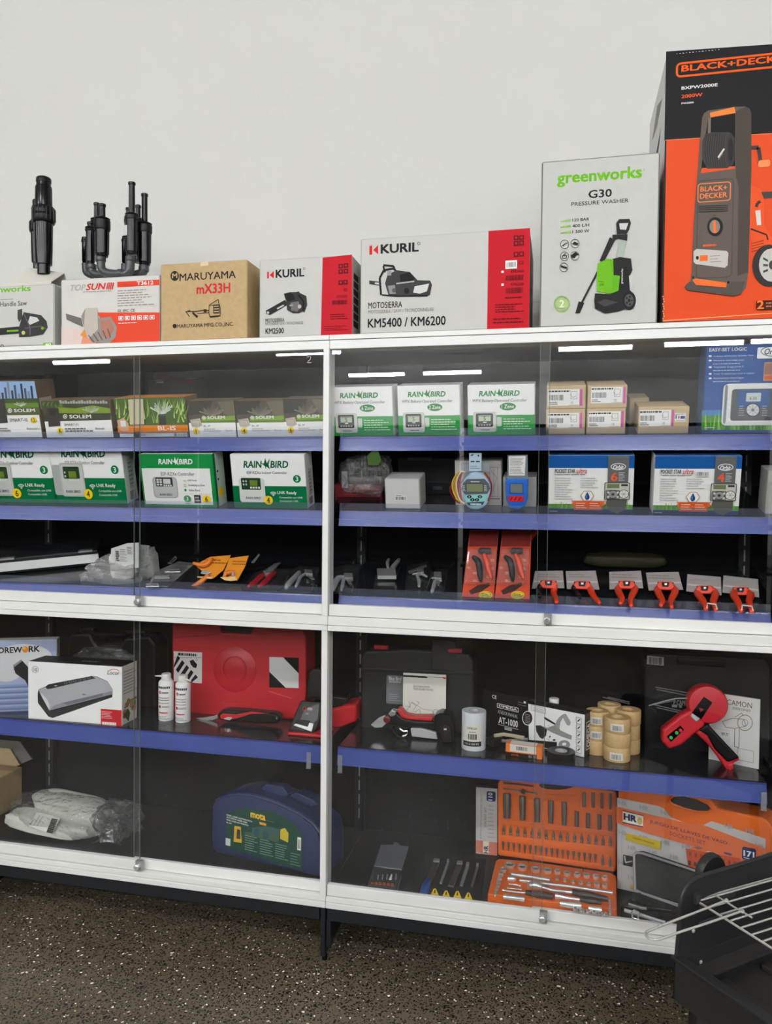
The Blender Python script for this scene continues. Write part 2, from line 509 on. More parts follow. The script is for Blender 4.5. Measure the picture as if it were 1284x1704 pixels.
struct(MB().box(X0 - .2, X1 + .2, Y1, Y1 + .15, -.1, CEIL + .1, wallm).build('wall_back'))
struct(MB().box(X0 - .2, X1 + .2, Y0 - .15, Y0, -.1, CEIL + .1, concrete).build('wall_front'))
struct(MB().box(X0 - .15, X0, Y0, Y1, -.1, CEIL + .1, wallm).build('wall_left'))
struct(MB().box(X1, X1 + .15, Y0, Y1, -.1, CEIL + .1, wallm).build('wall_right'))
# ceiling tubes (some show as reflections in the glass doors, the rest are unseen)
tubem = mat('lit_tube', TUBE_RGB, .4, emit=TUBE_POWER)
housing = mat('lamp_housing', (235, 235, 232), .5)
def lamp(x, y, ln=1.35, label='', z=LAMP_Z):
    T = Thing('ceiling_light', label, 'ceiling light', (x, y, z), 'white tube lights on the ceiling')
    T.part('lamp_housing', MB().box(x - ln / 2 - .03, x + ln / 2 + .03, y - .04, y + .04, z - .05, z - .001, housing))
    for e in (-.4, .4): T.part('hanger_rod', MB().tube([(x + e * ln, y, z - .002), (x + e * ln, y, CEIL)], .004, housing, 6))
    T.part('light_tube', MB().tube([(x - ln / 2, y, z - .085), (x + ln / 2, y, z - .085)], .045, tubem, 10))
lb = 'white tube light reflected in the upper glass doors'
for x, y, w in ((-9.6, -12.9, 'far left'), (-4.3, -12.65, 'near the door post'), (1.30, -13.1, 'above the small brown cartons'), (3.22, -12.95, 'right of the brown cartons'), (4.70, -12.9, 'at the right edge'), (-3.62, -15.75, 'above the six zone carton'), (-1.80, -15.7, 'above the two zone carton')):
    lamp(x, y, label=lb + ', ' + w)
for y in (-4.0, -6.6, -9.2, -11.2):  # unseen rows; the farthest is added to brighten far wall and ceiling
    for x in (-7.0, -4.2, -1.4, 1.4, 4.2, 7.0):
        lamp(x, y, label='white tube light in an unseen ceiling row above the aisle')
# black shelving added across the aisle to darken the mirrored room
def added_rack(x, y, w, label, yaw=0):
    T = Thing('added_shelving_unit', label, 'shelving', (x, y, 0), 'added black shelving across the aisle')
    T.part('back_panel', MB().box(x - w / 2, x + w / 2, y - .02, y + .02, .1, 2.15, BACK_METAL))  # back of the added shelving unit
    T.part('base', MB().box(x - w / 2, x + w / 2, y - .45, y + .45, 0, .16, DARK_METAL))
    for z in (.6, 1.05, 1.5, 1.9):
        for sgn in (-1, 1):
            T.part('shelf', MB().box(x - w / 2, x + w / 2, min(y + .03 * sgn, y + .4 * sgn), max(y + .03 * sgn, y + .4 * sgn), z, z + .03, DARK_METAL))
    for e in (-1, 1):
        T.part('upright', MB().box(x + e * w / 2 - .02, x + e * w / 2 + .02, y - .04, y + .04, 0, 2.2, DARK_METAL))
for i, (x, n) in enumerate(((-5.2, 'left end'), (-2.0, 'second from the left'), (1.2, 'third from the left'), (4.4, 'right end'))):
    added_rack(x, -6.4, 3.1, 'added black shelving unit across the aisle, darkening the mirrored room, ' + n)

# ---------------------------------------------------------------- display cabinets
SH = {'A': (.066, 1.575, 13), 'B': (.066, 1.352, 13), 'C': (.066, 1.095, 13), 'D': (.066, .632, 0)}
A, B, C, D = (Fr(*SH[k]) for k in 'ABCD')
E_ = Fr(.03, .205, 0)
TOPF = Fr(-.012, 1.865, 0)
STRIPZ = {'A': (1.533, 1.574), 'B': (1.308, 1.351), 'C': (1.060, 1.094), 'D': (.581, .631)}
def bay(x0, label, visible=True):
    x1 = x0 + 1.25; xm = x0 + .625
    T = Thing('display_cabinet', label, 'display cabinet', (xm, .23, 0), 'glass fronted display cabinets along the wall')
    g = .0006; q = .0085
    T.part('top_board', MB().box(x0 + q + g, x1 + q - g, -.014, .49, 1.851, 1.865, WHITE_METAL), bevel=.001, seg=1)
    T.part('top_rail', MB().box(x0 + q + g, x1 + q - g, -.011, .04, 1.8246, 1.850, WHITE_METAL), bevel=.001, seg=1)
    T.part('middle_rail', MB().box(x0 + q + g, x1 + q - g, -.012, .04, 1.0155, 1.0415, WHITE_METAL).box(x0 + q + g, x1 + q - g, -.015, .04, .9988, 1.0145, WHITE_METAL), bevel=.001, seg=1)
    T.part('bottom_rail', MB().box(x0 + q + g, x1 + q - g, -.012, .04, .188, .203, WHITE_METAL).box(x0 + q + g, x1 + q - g, -.016, .04, .170, .187, WHITE_METAL), bevel=.001, seg=1)
    T.part('door_post', MB().box(x1 - .0095, x1 + .0085, -.0135, .045, .203, .9985, WHITE_METAL).box(x1 - .0095, x1 + .0085, -.0135, .045, 1.042, 1.8243, WHITE_METAL), bevel=.001, seg=1)
    T.part('back_panel', MB().box(x0 + q, x1 + q, .465, .475, .14, 1.85, BACK_METAL))
    T.part('slotted_upright', MB().box(x1 - .0235, x1 + .0085, .44, .465, 0, 1.85, DARK_METAL))
    sl = MB()
    for i in range(30): sl.box(x1 - .0095, x1 - .0055, .4385, .4399, .25 + i * .05, .285 + i * .05, STEEL)
    T.part('upright_slots', sl)
    T.part('base_deck', MB().box(x0 + q + g, x1 + q - g, .03, .46, .185, .205, mat('black_base_deck', (15, 16, 18), .3, spec=.25)))
    T.part('base_beam', MB().box(x0 + .012, x1 - .012, -.008, .03, .128, .169, DARK_METAL), bevel=.002)
    ft = MB().box(x1 - .007, x1 + .007, -.012, .44, .02, .169, DARK_METAL)
    f = T.part('foot', ft, bevel=.002)
    T.part('foot_slot_plate', MB().box(x0 + .0095, x0 + .022, -.004, .03, .045, .128, DARK_METAL))
    T.part('levelling_pad', MB().lathe((x1, .01, .0005), (0, 0, 1), [(.0085, 0), (.0085, .014), (.006, .022), (.006, .04)], BLACKP, 14), f)
    for k in 'ABCD':
        y, z, t = SH[k]; fr = Fr(y, z, t)
        a, b = x0 + .022, x1 - .022
        bd = MB().hexa(fr.P(a, 0.0, -.022), (b - a, 0, 0), fr.b * .395, fr.n * .022, SHELF_METAL)
        so = T.part('shelf', bd, bevel=.0015, seg=1)
        lo, hi = STRIPZ[k]
        yb, yt = y - .016, y - .004
        st = MB().hexa((a, yb, lo), (b - a, 0, 0), (0, .006, 0), (0, yt - yb, hi - lo), STRIP)
        st.hexa((a, yb - .0025, lo - .002), (b - a, 0, 0), (0, .007, 0), (0, .001, .004), STRIP)
        st.hexa((a, yt - .0025, hi - .005), (b - a, 0, 0), (0, .006, 0), (0, .001, .005), STRIP_DK)
        T.part('price_strip', st, so)
        if k != 'D':
            T.part('clear_lip', MB().box(a, b, y - .006, y - .0045, hi, hi + .023, LIP), so)
    for lev, (z0, z1) in enumerate(((.205, .997), (1.043, 1.826))):
        for i, (xa, xb, yg) in enumerate(((x0 + .011, xm + .0135, .002), (xm - .0135, x1 - .011, .014))):
            pane = MB().box(xa, xb, yg, yg + .005, z0 + .02, z1, GLASS)
            p = T.part('glass_door', pane)
            ex = xb if i == 0 else xa
            T.part('pane_edge', MB().box(ex - .0006, ex + .0006, yg + .0002, yg + .0048, z0 + .033, z1 - .002, GLASS_EDGE), p)
            hgt = .0325 if i == 0 else .0305
            T.part('door_rail', MB().box(xa, xb, yg - .009 if i == 0 else yg - .006, yg + .008, z0, z0 + hgt, WHITE_METAL), p, bevel=.001, seg=1)
            if i == 0:
                zc = z0 + .018
                lk = MB().box(xb - .006, xb + .015, -.0135, .001, zc - .014, zc + .016, STEEL)
                lk.lathe((xb + .002, -.0135, zc - .002), (0, -1, 0), [(.009, 0), (.009, .008), (.0065, .0095)], CHROME, 16)
                lk.box(xb + .0012, xb + .0028, -.0236, -.0229, zc - .006, zc + .002, BLACKP)
                T.part('lock', lk, p, bevel=.0006, seg=1)
    return T
bay(-2.5, 'neighbouring display cabinet at the left edge, holding the cut off carton')
BL_ = bay(-1.25, 'left white framed display cabinet with sliding glass doors and blue shelf strips')
BR_ = bay(0, 'right white framed display cabinet holding the orange socket sets')
bay(1.25, 'neighbouring display cabinet continuing past the right edge of the picture')
# ---------------------------------------------------------------- cartons on top of the cabinets
DK = (34, 33, 32); GR = (120, 118, 115); LG = (178, 176, 172); WH = (236, 235, 231); RED = (206, 34, 46); GREEN = (108, 176, 30); ORG = (240, 92, 24); KEL = (0, 132, 62); DGR = (0, 92, 56); YEL = (244, 206, 28); BLU = (28, 84, 158)
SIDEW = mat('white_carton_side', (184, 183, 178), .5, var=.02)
def seal(f, x, y, r, s, col, tc, k=.62): f.on('printed_badge'); f.ell(x, y, r, r, col); k2 = .3 if s == '1' else 1; f.text(s, x - r * k * .55 * k2 * len(s) ** .5, y + r * k, x + r * k * .55 * k2 * len(s) ** .5, y - r * k, tc, .02)
# white chainsaw carton, cut by the left edge
c1()
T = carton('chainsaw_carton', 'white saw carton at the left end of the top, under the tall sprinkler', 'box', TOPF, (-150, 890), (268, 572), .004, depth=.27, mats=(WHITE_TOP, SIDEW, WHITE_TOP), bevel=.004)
f = T.front
f.on('logo_lettering').text('greenworks', -108, 633, 153, 580, GREEN, .025)
f.on('printed_lettering').text('Handle Saw', 2, 688, 134, 657, DK)
f.lines(-40, 658, 66, 648, 1, GR); f.lines(28, 890, 220, 872, 2, LG)
f.on('printed_picture')
f.poly([(-60, 800), (95, 786), (95, 822), (-60, 834)], (48, 46, 44)); f.rect(35, 813, 92, 802, GREEN)
f.poly([(95, 840), (95, 790), (110, 740), (118, 715), (205, 730), (232, 760), (238, 792), (215, 826), (150, 838)], (58, 56, 56))
f.poly([(140, 765), (150, 735), (185, 742), (196, 758), (150, 778)], (205, 204, 198))
f.poly([(88, 705), (110, 698), (112, 742), (97, 765), (88, 748)], (70, 68, 68))
f.line([(118, 720), (150, 790), (150, 830)], 6, (92, 90, 90)); f.line([(125, 795), (205, 785), (230, 800)], 4, (100, 98, 96))
f.ell(117, 818, 9, 10, (190, 200, 90)); f.ell(212, 795, 7, 8, GREEN)
f.on('printed_badge').rect(215, 887, 262, 866, GREEN); f.text('40', 224, 884, 254, 869, WH, .02); f.ring(12, 886, 9, 10, 3, DK)
saw_top = T.h
# folded flap on it
z0 = 1.865 + saw_top
T = Thing('cardboard_flap', 'bent pale cardboard piece lying on the left end white saw carton', 'cardboard', (hit(215, 540, TOPF.up(.08)).x, .1, z0))
pl = TOPF.up(.012)
P1, P2 = hit(133, 497, TOPF.up(.10)), hit(320, 524, TOPF.up(.10))
Q1, Q2 = V((P1.x - .01, .02, z0 + .012)), V((P2.x, .02, z0 + .012))
FLAP = mat('pale_flap_card', (206, 201, 190), .6)
m = MB().prism([Q1, Q2, P2, P1], (0, 0, .003), FLAP)
m.prism([Q1, V((Q1.x, .012, z0 + .0005)), V((Q2.x, .012, z0 + .0005)), Q2], (0, .003, 0), FLAP)
m.prism([P1, P2, V((P2.x, .115, z0 + .0005)), V((P1.x, .115, z0 + .0005))], (0, .003, 0), FLAP)
T.part('folded_sheet', m)
ZF = (P1.z + Q1.z) / 2 + .004
def vl(T, name, cx, prof, d, m, zb=None, fr=TOPF, seg=20, parent=None):
    """upright turned part; prof = (crop y, crop radius) from the bottom up"""
    pl = fr.up(d); o = hit(cx, prof[0][0], pl)
    if zb is not None: o.z = zb
    k = mpp(o); pr = []
    for j, (y, r) in enumerate(prof):
        h = (hit(cx, y, pl) - o).dot(fr.n) if j else 0
        pr.append((max(r * k, .0004), max(h, 0)))
    return T.part(name, MB().lathe(o, fr.n, pr, m, seg), parent, smooth=True), o, k
# tall rotor sprinklers
def rotor(label, cx, yb, sc, d, zb):
    o = hit(cx, yb, TOPF.up(d))
    T = Thing('popup_sprinkler', label, 'sprinkler', (o.x, o.y, zb), 'large sprinklers on the saw carton')
    Y = lambda y: yb - (505 - y) * sc
    pr = lambda L: [(Y(y), r * sc) for y, r in L]
    vl(T, 'body', cx, pr([(512, 30), (482, 31), (480, 40), (400, 43), (272, 45)]), d, BLACKG, zb)
    vl(T, 'collar', cx, pr([(275, 50), (268, 54), (240, 54), (238, 51), (232, 54), (200, 53), (192, 46)]), d, BLACKP)
    vl(T, 'riser', cx, pr([(194, 41), (100, 40), (92, 38), (90, 35), (72, 34)]), d, BLACKG)
    b, o2, k = vl(T, 'cap', cx, pr([(72, 36), (56, 36), (49, 33), (47, 30)]), d, BLACKP)
    rb = MB()
    for i in range(18):
        a = i / 18 * 2 * math.pi
        p = hit(cx, Y(262), TOPF.up(d)); r = 54 * sc * k
        rb.tube([p + V((math.cos(a) * r, math.sin(a) * r, 0)), p + V((math.cos(a) * r, math.sin(a) * r, 58 * sc * k))], .0016, BLACKP, 5)
    T.part('collar_ribs', rb)
rotor('tall black pop up sprinkler on the bent cardboard at the far left', 217, 505, 1.0, .075, ZF)
rotor('black sprinkler half hidden behind the tall one at the far left', 188, 488, .72, .18, z0 + .0005)
# topsun carton
c1()
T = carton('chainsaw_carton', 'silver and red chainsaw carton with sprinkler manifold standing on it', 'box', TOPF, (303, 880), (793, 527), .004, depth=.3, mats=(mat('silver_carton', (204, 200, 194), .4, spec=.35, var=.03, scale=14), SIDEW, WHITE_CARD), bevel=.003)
f = T.front
ORD = (222, 66, 40)
f.on('printed_panel')
f.poly([(305, 790), (420, 800), (400, 880), (305, 882)], (220, 200, 190)); f.poly([(420, 800), (560, 720), (560, 878), (400, 881)], (226, 150, 120))
f.poly([(485, 717), (793, 716), (793, 863), (470, 880), (520, 800)], (224, 74, 48))
f.rect(583, 592, 792, 553, ORD)
f.on('logo_lettering').text('TOP', 350, 611, 427, 576, (168, 166, 162), .02, .25); f.text('SUN', 428, 607, 527, 569, (214, 40, 36), .025, .25)
for i in range(4): f.poly([(527 + i * 9, 603), (535 + i * 9, 568), (541 + i * 9, 568), (533 + i * 9, 603)], (214, 40, 36))
f.on('model_lettering').text('T3612', 680, 582, 763, 558, WH, .02)
f.on('logo_subline').lines(412, 618, 555, 606, 1, GR); f.on('printed_lettering').lines(585, 690, 768, 594, 7, (150, 140, 134), .3); f.on('approval_marks').text('CE', 650, 714, 670, 698, DK); f.text('GS  EMC', 585, 716, 640, 700, DK)
f.on('printed_picture')
f.poly([(328, 722), (405, 745), (415, 790), (332, 752)], (112, 106, 102))
f.poly([(405, 735), (425, 696), (485, 694), (492, 745), (550, 738), (582, 790), (575, 840), (540, 874), (455, 864), (420, 800)], (148, 140, 134))
f.poly([(425, 696), (485, 694), (488, 800), (440, 850), (418, 790)], (190, 182, 170))
f.poly([(500, 760), (548, 750), (568, 800), (540, 850), (505, 830)], (176, 120, 104))
for i in range(5): f.line([(440 + i * 24, 830 - i * 8), (470 + i * 20, 866 - i * 6)], 5, (96, 90, 88))
f.poly([(430, 845), (420, 800), (400, 830)], (226, 150, 60))
for i in range(6): f.frame(590 + i * 31, 757 - i, 614 + i * 31, 735 - i, 3, WH); f.rect(596 + i * 31, 751 - i, 607 + i * 31, 741 - i, WH)
f.lines(590, 775, 680, 764, 1, WH)
zt = 1.865 + T.h
# sprinkler manifold
o = hit(570, 540, TOPF.up(.1))
T = Thing('sprinkler_manifold', 'black sprinkler heads on a pipe manifold standing on the silver and red carton', 'sprinkler', (o.x, o.y, zt))
def head(cx, d, top, stub_r, col_y, col_r, body_y, body_r, bot):
    L = [(bot, body_r * .8), (bot - 12, body_r * .85), (bot - 14, body_r * .95), (body_y, body_r)]
    h, _, _ = vl(T, 'sprinkler_head', cx, L, d, BLACKG)
    vl(T, 'collar', cx, [(body_y + 2, col_r * .95), (body_y - 6, col_r), (col_y + 14, col_r), (col_y + 10, col_r * .9), (col_y + 4, col_r * .98), (col_y, col_r * .8)], d, BLACKP, parent=h)
    vl(T, 'riser', cx, [(col_y + 4, stub_r), (top + 14, stub_r * .95), (top + 12, stub_r * 1.15), (top + 2, stub_r * 1.15), (top, stub_r)], d, BLACKG, parent=h)
head(480, .17, 172, 13, 250, 30, 300, 26, 430)
head(450, .13, 268, 15, 292, 27, 312, 22, 480)
head(422, .19, 343, 14, 352, 18, 366, 15, 475)
head(508, .06, 178, 16, 248, 39, 308, 34, 440)
head(686, .17, 184, 13, 250, 27, 300, 24, 470)
head(634, .19, 196, 9, 240, 18, 270, 16, 470)
head(618, .13, 338, 10, 350, 15, 362, 13, 480)
head(655, .06, 70, 16, 226, 34, 258, 31, 430)
head(718, .10, 127, 15, 272, 37, 322, 33, 482)
lab = MB(); p = hit(640, 318, TOPF.up(.06)); p.y -= 31 * mpp(p) + .001
lab.box(p.x - .007, p.x + .006, p.y, p.y + .004, p.z - .016, p.z + .016, (200, 200, 196))
T.part('paper_tag', lab)
def pipe(pts, r=.0135):
    P = []
    for x, y, d in pts:
        q = hit(x, y, TOPF.up(d)); q.z = max(q.z, zt + r + .0005); P.append(q)
    # round the bends
    R = [P[0]]
    for a, b, c in zip(P, P[1:], P[2:]):
        for t in (.15, .3, .5, .7, .85): R.append((a.lerp(b, .5 + t / 2)).lerp(b.lerp(c, t / 2), t))
    R.append(P[-1])
    T.part('pipe_elbow', MB().tube(R, r, GREYP, 12), smooth=True)
pipe([(500, 440, .06), (502, 520, .06), (600, 528, .06)])
pipe([(590, 528, .06), (645, 528, .06), (648, 440, .06)], .0145)
pipe([(455, 478, .13), (455, 530, .13), (560, 530, .13)])
pipe([(422, 474, .19), (424, 535, .19), (560, 535, .19)], .011)
pipe([(716, 480, .10), (712, 530, .10), (600, 532, .10)], .0145)
pipe([(618, 476, .13), (618, 532, .13), (560, 532, .13)], .011)
for x, y, d, r in ((500, 452, .06, .0165), (648, 452, .06, .0165), (600, 525, .06, .016), (714, 500, .10, .0165), (455, 490, .13, .016)):
    q = hit(x, y, TOPF.up(d))
    ax = (1, 0, 0) if y > 520 else (0, 0, 1)
    if y > 520: q.z = max(q.z, zt + r + .0005)
    T.part('pipe_socket', MB().lathe(q - V(ax) * .008, ax, [(r * .95, 0), (r, .002), (r, .014), (r * .95, .016)], GREYP, 14), smooth=True)
# maruyama
T = carton('engine_carton', 'brown cardboard engine carton between the silver carton and the small red and white one', 'box', TOPF, (797, 862), (1228, 452), .004, depth=.33, mats=(KRAFT, KRAFT, KRAFT), bevel=.003)
f = T.front; BK = (46, 38, 30)
f.on('logo_lettering').ell(868, 535, 21, 25, BK); f.text('M', 855, 547, 881, 521, (186, 158, 112), .03)
f.text('MARUYAMA', 892, 561, 1172, 508, BK, .012)
f.text('mX33H', 977, 626, 1144, 568, (206, 42, 48), .025)
f.on('printed_lettering').ell(868, 784, 10, 11, BK); f.text('MARUYAMA MFG.CO.,INC.', 880, 797, 1161, 764, BK, .008)
f.on('printed_picture')
f.line([(930, 712), (975, 712), (1010, 706), (1038, 708)], 5, BK); f.line([(980, 722), (1040, 718)], 3, BK)
f.line([(922, 710), (942, 738)], 4, BK); f.line([(925, 715), (945, 705)], 4, BK); f.poly([(958, 712), (985, 735), (978, 745), (955, 722)], BK)
f.rect(1012, 716, 1026, 700, BK)
f.line([(1040, 680), (1085, 652), (1088, 672), (1094, 690), (1094, 735), (1045, 742), (1038, 720), (1040, 680)], 3, BK); f.line([(1040, 684), (1092, 676)], 3, BK)
f.rect(1060, 722, 1090, 680, BK)
for i in range(3): f.rect(1064, 690 + i * 13, 1088, 683 + i * 13, (186, 158, 112))
f.poly([(1040, 735), (1095, 730), (1085, 738), (1045, 742)], BK)
tp = T.top; tp.on('packing_tape'); tp.quv([(0, .42), (1, .42), (1, .58), (0, .58)], mat('beige_tape', (205, 180, 140), .25))
T.front.on('packing_tape').lin(0, 0, 1, 1).rect(.47, .06, .56, 0, mat('beige_tape')); f.L = None
# kuril small
c2()
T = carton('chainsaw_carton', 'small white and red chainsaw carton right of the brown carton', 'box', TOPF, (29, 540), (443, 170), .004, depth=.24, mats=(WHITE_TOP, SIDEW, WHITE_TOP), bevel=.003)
f = T.front; DR = (96, 18, 24)
def saw_small(f):
    f.on('printed_picture')
    f.poly([(60, 434), (60, 420), (145, 372), (158, 394), (78, 440)], (44, 42, 42)); f.ell(69, 429, 6, 6, (190, 190, 186)); f.line([(110, 412), (140, 396)], 7, (190, 190, 186))
    f.poly([(140, 345), (165, 338), (196, 337), (206, 334), (212, 342), (240, 355), (244, 395), (232, 428), (222, 424), (206, 432), (180, 432), (155, 418), (150, 380)], (54, 52, 52))
    f.poly([(140, 345), (165, 338), (185, 352), (190, 372), (160, 380), (146, 362)], (28, 27, 27)); f.poly([(170, 385), (205, 378), (215, 405), (200, 425), (172, 420)], (110, 108, 106))
    f.line([(205, 350), (228, 380), (226, 420)], 7, (24, 23, 23)); f.ell(210, 402, 8, 9, (180, 178, 174)); f.line([(165, 398), (180, 396)], 6, (160, 158, 150))
f.on('printed_panel').poly([(312, 184), (443, 170), (443, 525), (304, 531)], (192, 26, 40))
f.on('logo_lettering').rect(65, 277, 73, 246, RED); f.poly([(76, 262), (95, 243), (95, 276)], RED); f.text('KURIL', 103, 275, 231, 231, DK, .035); f.ring(230, 233, 5, 5, 1.5, DK, 12)
f.on('printed_lettering').text('MOTOSIERRA', 58, 473, 142, 452, DK, .01); f.text('MOTOSSERRA / SAW / TRONÇONNEUSE', 58, 489, 226, 467, GR); f.text('KM2500', 58, 524, 140, 496, DK, .02)
saw_small(f)
f.on('printed_symbols')
for x, y in ((383, 233), (406, 230), (383, 257), (406, 255), (383, 306), (404, 304)): f.rect(x, y, x + 20, y - 21, DR); f.ell(x + 10, y - 11, 5, 5, (192, 26, 40), 10); 
f.on('panel_barcode').text('CE', 405, 334, 421, 320, DR); f.text('KM2500', 375, 364, 422, 350, DR); f.bars(355, 394, 423, 372, 18, DR)
f.on('panel_lettering').lines(346, 462, 424, 430, 3, DR, .35); f.lines(320, 512, 426, 482, 3, DR, .25)
T.right.on('side_barcode').lin(0, 0, 1, 1)
for i in range(7): T.right.on('side_barcode').rect(.08, .28 + i * .1, .3, .2 + i * .1, DK); T.right.on('side_lettering').rect(.5, .26 + i * .09, .9, .22 + i * .09, GR)
# kuril large
T = carton('chainsaw_carton', 'long white and red chainsaw carton in the middle of the top row', 'box', TOPF, (478, 525), (1234, 52), .004, depth=.3, mats=(WHITE_TOP, SIDEW, WHITE_TOP), bevel=.003)
f = T.front
f.on('printed_panel').poly([(1050, 65), (1235, 52), (1230, 497), (1043, 504)], (192, 24, 38))
f.on('logo_lettering').rect(520, 171, 533, 130, RED); f.poly([(537, 150), (559, 128), (559, 169)], RED); f.text('KURIL', 570, 167, 740, 115, DK, .035); f.ring(740, 121, 7, 7, 2, DK, 12)
f.on('printed_lettering').text('MOTOSIERRA', 515, 412, 666, 377, DK, .01); f.text('MOTOSSERRA / SAW / TRONÇONNEUSE', 515, 437, 807, 406, GR); f.text('KM5400 / KM6200', 513, 497, 860, 442, DK, .02)
f.on('printed_picture')
f.poly([(520, 286), (570, 292), (570, 310), (520, 302)], (60, 58, 58)); f.line([(545, 298), (565, 300)], 8, (200, 198, 194))
f.line([(572, 350), (566, 275), (585, 240), (630, 232), (650, 262)], 9, (34, 33, 33)); f.line([(582, 222), (590, 250)], 8, (34, 33, 33)); f.line([(582, 218), (628, 222), (632, 240)], 9, (34, 33, 33))
f.poly([(590, 300), (600, 262), (640, 240), (700, 248), (735, 285), (790, 286), (799, 305), (790, 350), (775, 356), (640, 356), (605, 350)], (62, 60, 60))
f.poly([(655, 262), (700, 248), (722, 275), (705, 300), (660, 295)], (30, 29, 29)); f.poly([(722, 312), (786, 300), (776, 334), (745, 345), (715, 340)], (214, 213, 208))
f.poly([(602, 310), (634, 306), (638, 345), (610, 346)], (140, 138, 136)); f.ell(686, 332, 12, 14, (30, 29, 29)); f.line([(640, 300), (720, 290)], 6, (176, 174, 170)); f.ell(630, 330, 9, 10, (90, 88, 88)); f.rect(600, 265, 618, 243, (150, 148, 145))
f.line([(575, 350), (640, 356), (780, 354)], 6, (24, 24, 24))
f.on('printed_symbols')
for x, y in ((1162, 107), (1186, 106), (1162, 132), (1186, 130), (1162, 181), (1186, 179)): f.rect(x, y, x + 22, y - 22, DR); f.ell(x + 11, y - 11, 6, 6, (192, 24, 38), 10)
f.text('CE', 1186, 215, 1208, 200, DR); f.text('KM5400', 1150, 252, 1207, 237, DR); f.bars(1127, 287, 1205, 260, 24, DR); f.text('KM6200', 1150, 310, 1207, 295, DR); f.bars(1127, 344, 1205, 316, 24, DR)
f.rect(1107, 253, 1118, 243, WH); f.rect(1107, 311, 1118, 300, WH); f.lines(1125, 368, 1200, 355, 1, DR, .5); f.lines(1080, 432, 1205, 384, 4, DR, .35); f.lines(1070, 482, 1205, 445, 2, DR, .3)
f.on('shipping_label').rect(1125, 236, 1177, 196, WH); f.bars(1131, 228, 1172, 204, 14, DK)
# greenworks pressure washer
c3()
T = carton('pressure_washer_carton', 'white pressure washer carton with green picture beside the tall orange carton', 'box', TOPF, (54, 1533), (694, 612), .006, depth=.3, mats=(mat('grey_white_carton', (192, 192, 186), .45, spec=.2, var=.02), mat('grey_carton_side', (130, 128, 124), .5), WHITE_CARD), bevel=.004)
f = T.front; MID = (72, 72, 70)
f.on('logo_lettering').text('greenworks', 147, 802, 598, 684, (110, 180, 28), .032); f.ring(607, 707, 4, 4, 1.5, GREEN, 10)
f.on('printed_lettering').text('G30', 313, 859, 438, 807, DK, .02); f.text('PRESSURE WASHER', 223, 900, 526, 858, DK)
for i, s in enumerate(('120 BAR', '400 L/H', '1 500 W')):
    y = 982 + i * 31; f.on('rating_lettering').text(s, 229, y, 318, y - 22, DK, .008)
    for k in range(7): f.rect(166 + k * 8, y + 2 - k * .5, 172 + k * 8, y - 4 - k * 1.8, (140, 196, 60), False)
    f.step()
f.on('printed_symbols')
for x, y in ((188, 1102), (243, 1098), (187, 1165), (242, 1163), (184, 1224)): f.ring(x, y, 23, 24, 2.5, DK); f.lines(x - 22, y + 32, x + 22, y + 27, 1, LG)
f.line([(175, 1112), (196, 1095)], 5, DK); f.poly([(188, 1100), (203, 1090), (205, 1100)], GR); f.poly([(226, 1100), (240, 1088), (262, 1098), (255, 1108), (240, 1104)], DK); f.frame(174, 1178, 200, 1160, 3, DK, 3); f.line([(180, 1160), (195, 1150)], 4, DK); f.poly([(222, 1160), (245, 1142), (264, 1158), (250, 1160), (240, 1176), (225, 1172)], DK); f.line([(168, 1218), (200, 1228)], 10, DK)
f.on('printed_badge').ring(173, 1417, 43, 43, 5, (148, 190, 80)); f.ring(173, 1417, 36, 36, 2, (148, 190, 80)); f.ell(173, 1417, 27, 27, (170, 200, 110)); f.text('2', 160, 1437, 186, 1396, (222, 226, 212), .03)
f.on('printed_picture')
f.poly([(463, 1050), (460, 990), (475, 970), (530, 968), (538, 990), (528, 1025), (514, 1050)], (44, 44, 43)); f.poly([(480, 1024), (476, 992), (524, 990), (512, 1026)], (206, 206, 200))
f.poly([(476, 1050), (516, 1050), (498, 1172), (460, 1172)], (168, 178, 164)); f.poly([(440, 1052), (520, 1050), (518, 1085), (468, 1075), (440, 1085)], (40, 40, 40))
f.line([(458, 1062), (268, 1432)], 11, (44, 44, 42)); f.line([(436, 1070), (382, 1195)], 22, (40, 40, 40)); f.poly([(244, 1468), (262, 1404), (292, 1412), (268, 1466)], (40, 40, 38))
f.poly([(440, 1180), (480, 1170), (538, 1178), (546, 1240), (532, 1270), (445, 1266)], (40, 41, 38)); f.poly([(524, 1270), (548, 1262), (546, 1330), (522, 1336)], (200, 204, 196))
f.poly([(362, 1205), (415, 1178), (444, 1184), (446, 1266), (484, 1270), (476, 1350), (425, 1363), (358, 1352), (356, 1290)], (108, 180, 30)); f.poly([(440, 1268), (482, 1270), (474, 1348), (440, 1350)], (98, 174, 28)); f.line([(392, 1190), (432, 1186), (440, 1250)], 4, (96, 160, 30)); f.line([(366, 1300), (396, 1302)], 2, DK); f.text('G30', 372, 1322, 394, 1310, DK)
f.poly([(484, 1225), (524, 1225), (532, 1342), (472, 1352)], (34, 34, 33)); f.text('greenworks', 484, 1312, 499, 1232, WH, .01, rot=90)
f.poly([(348, 1362), (430, 1366), (475, 1346), (530, 1342), (548, 1362), (520, 1440), (470, 1458), (400, 1468), (348, 1442), (344, 1400)], (38, 38, 37)); f.poly([(360, 1410), (400, 1392), (470, 1410), (400, 1432)], (66, 66, 64))
f.ell(528, 1400, 36, 50, (30, 30, 30)); f.ell(528, 1400, 24, 34, (84, 84, 82)); f.ell(528, 1400, 7, 9, (30, 30, 30))
for a in range(5): f.ell(528 + 15 * math.cos(a * 1.257), 1400 + 21 * math.sin(a * 1.257), 5, 6, (34, 34, 34), 10)
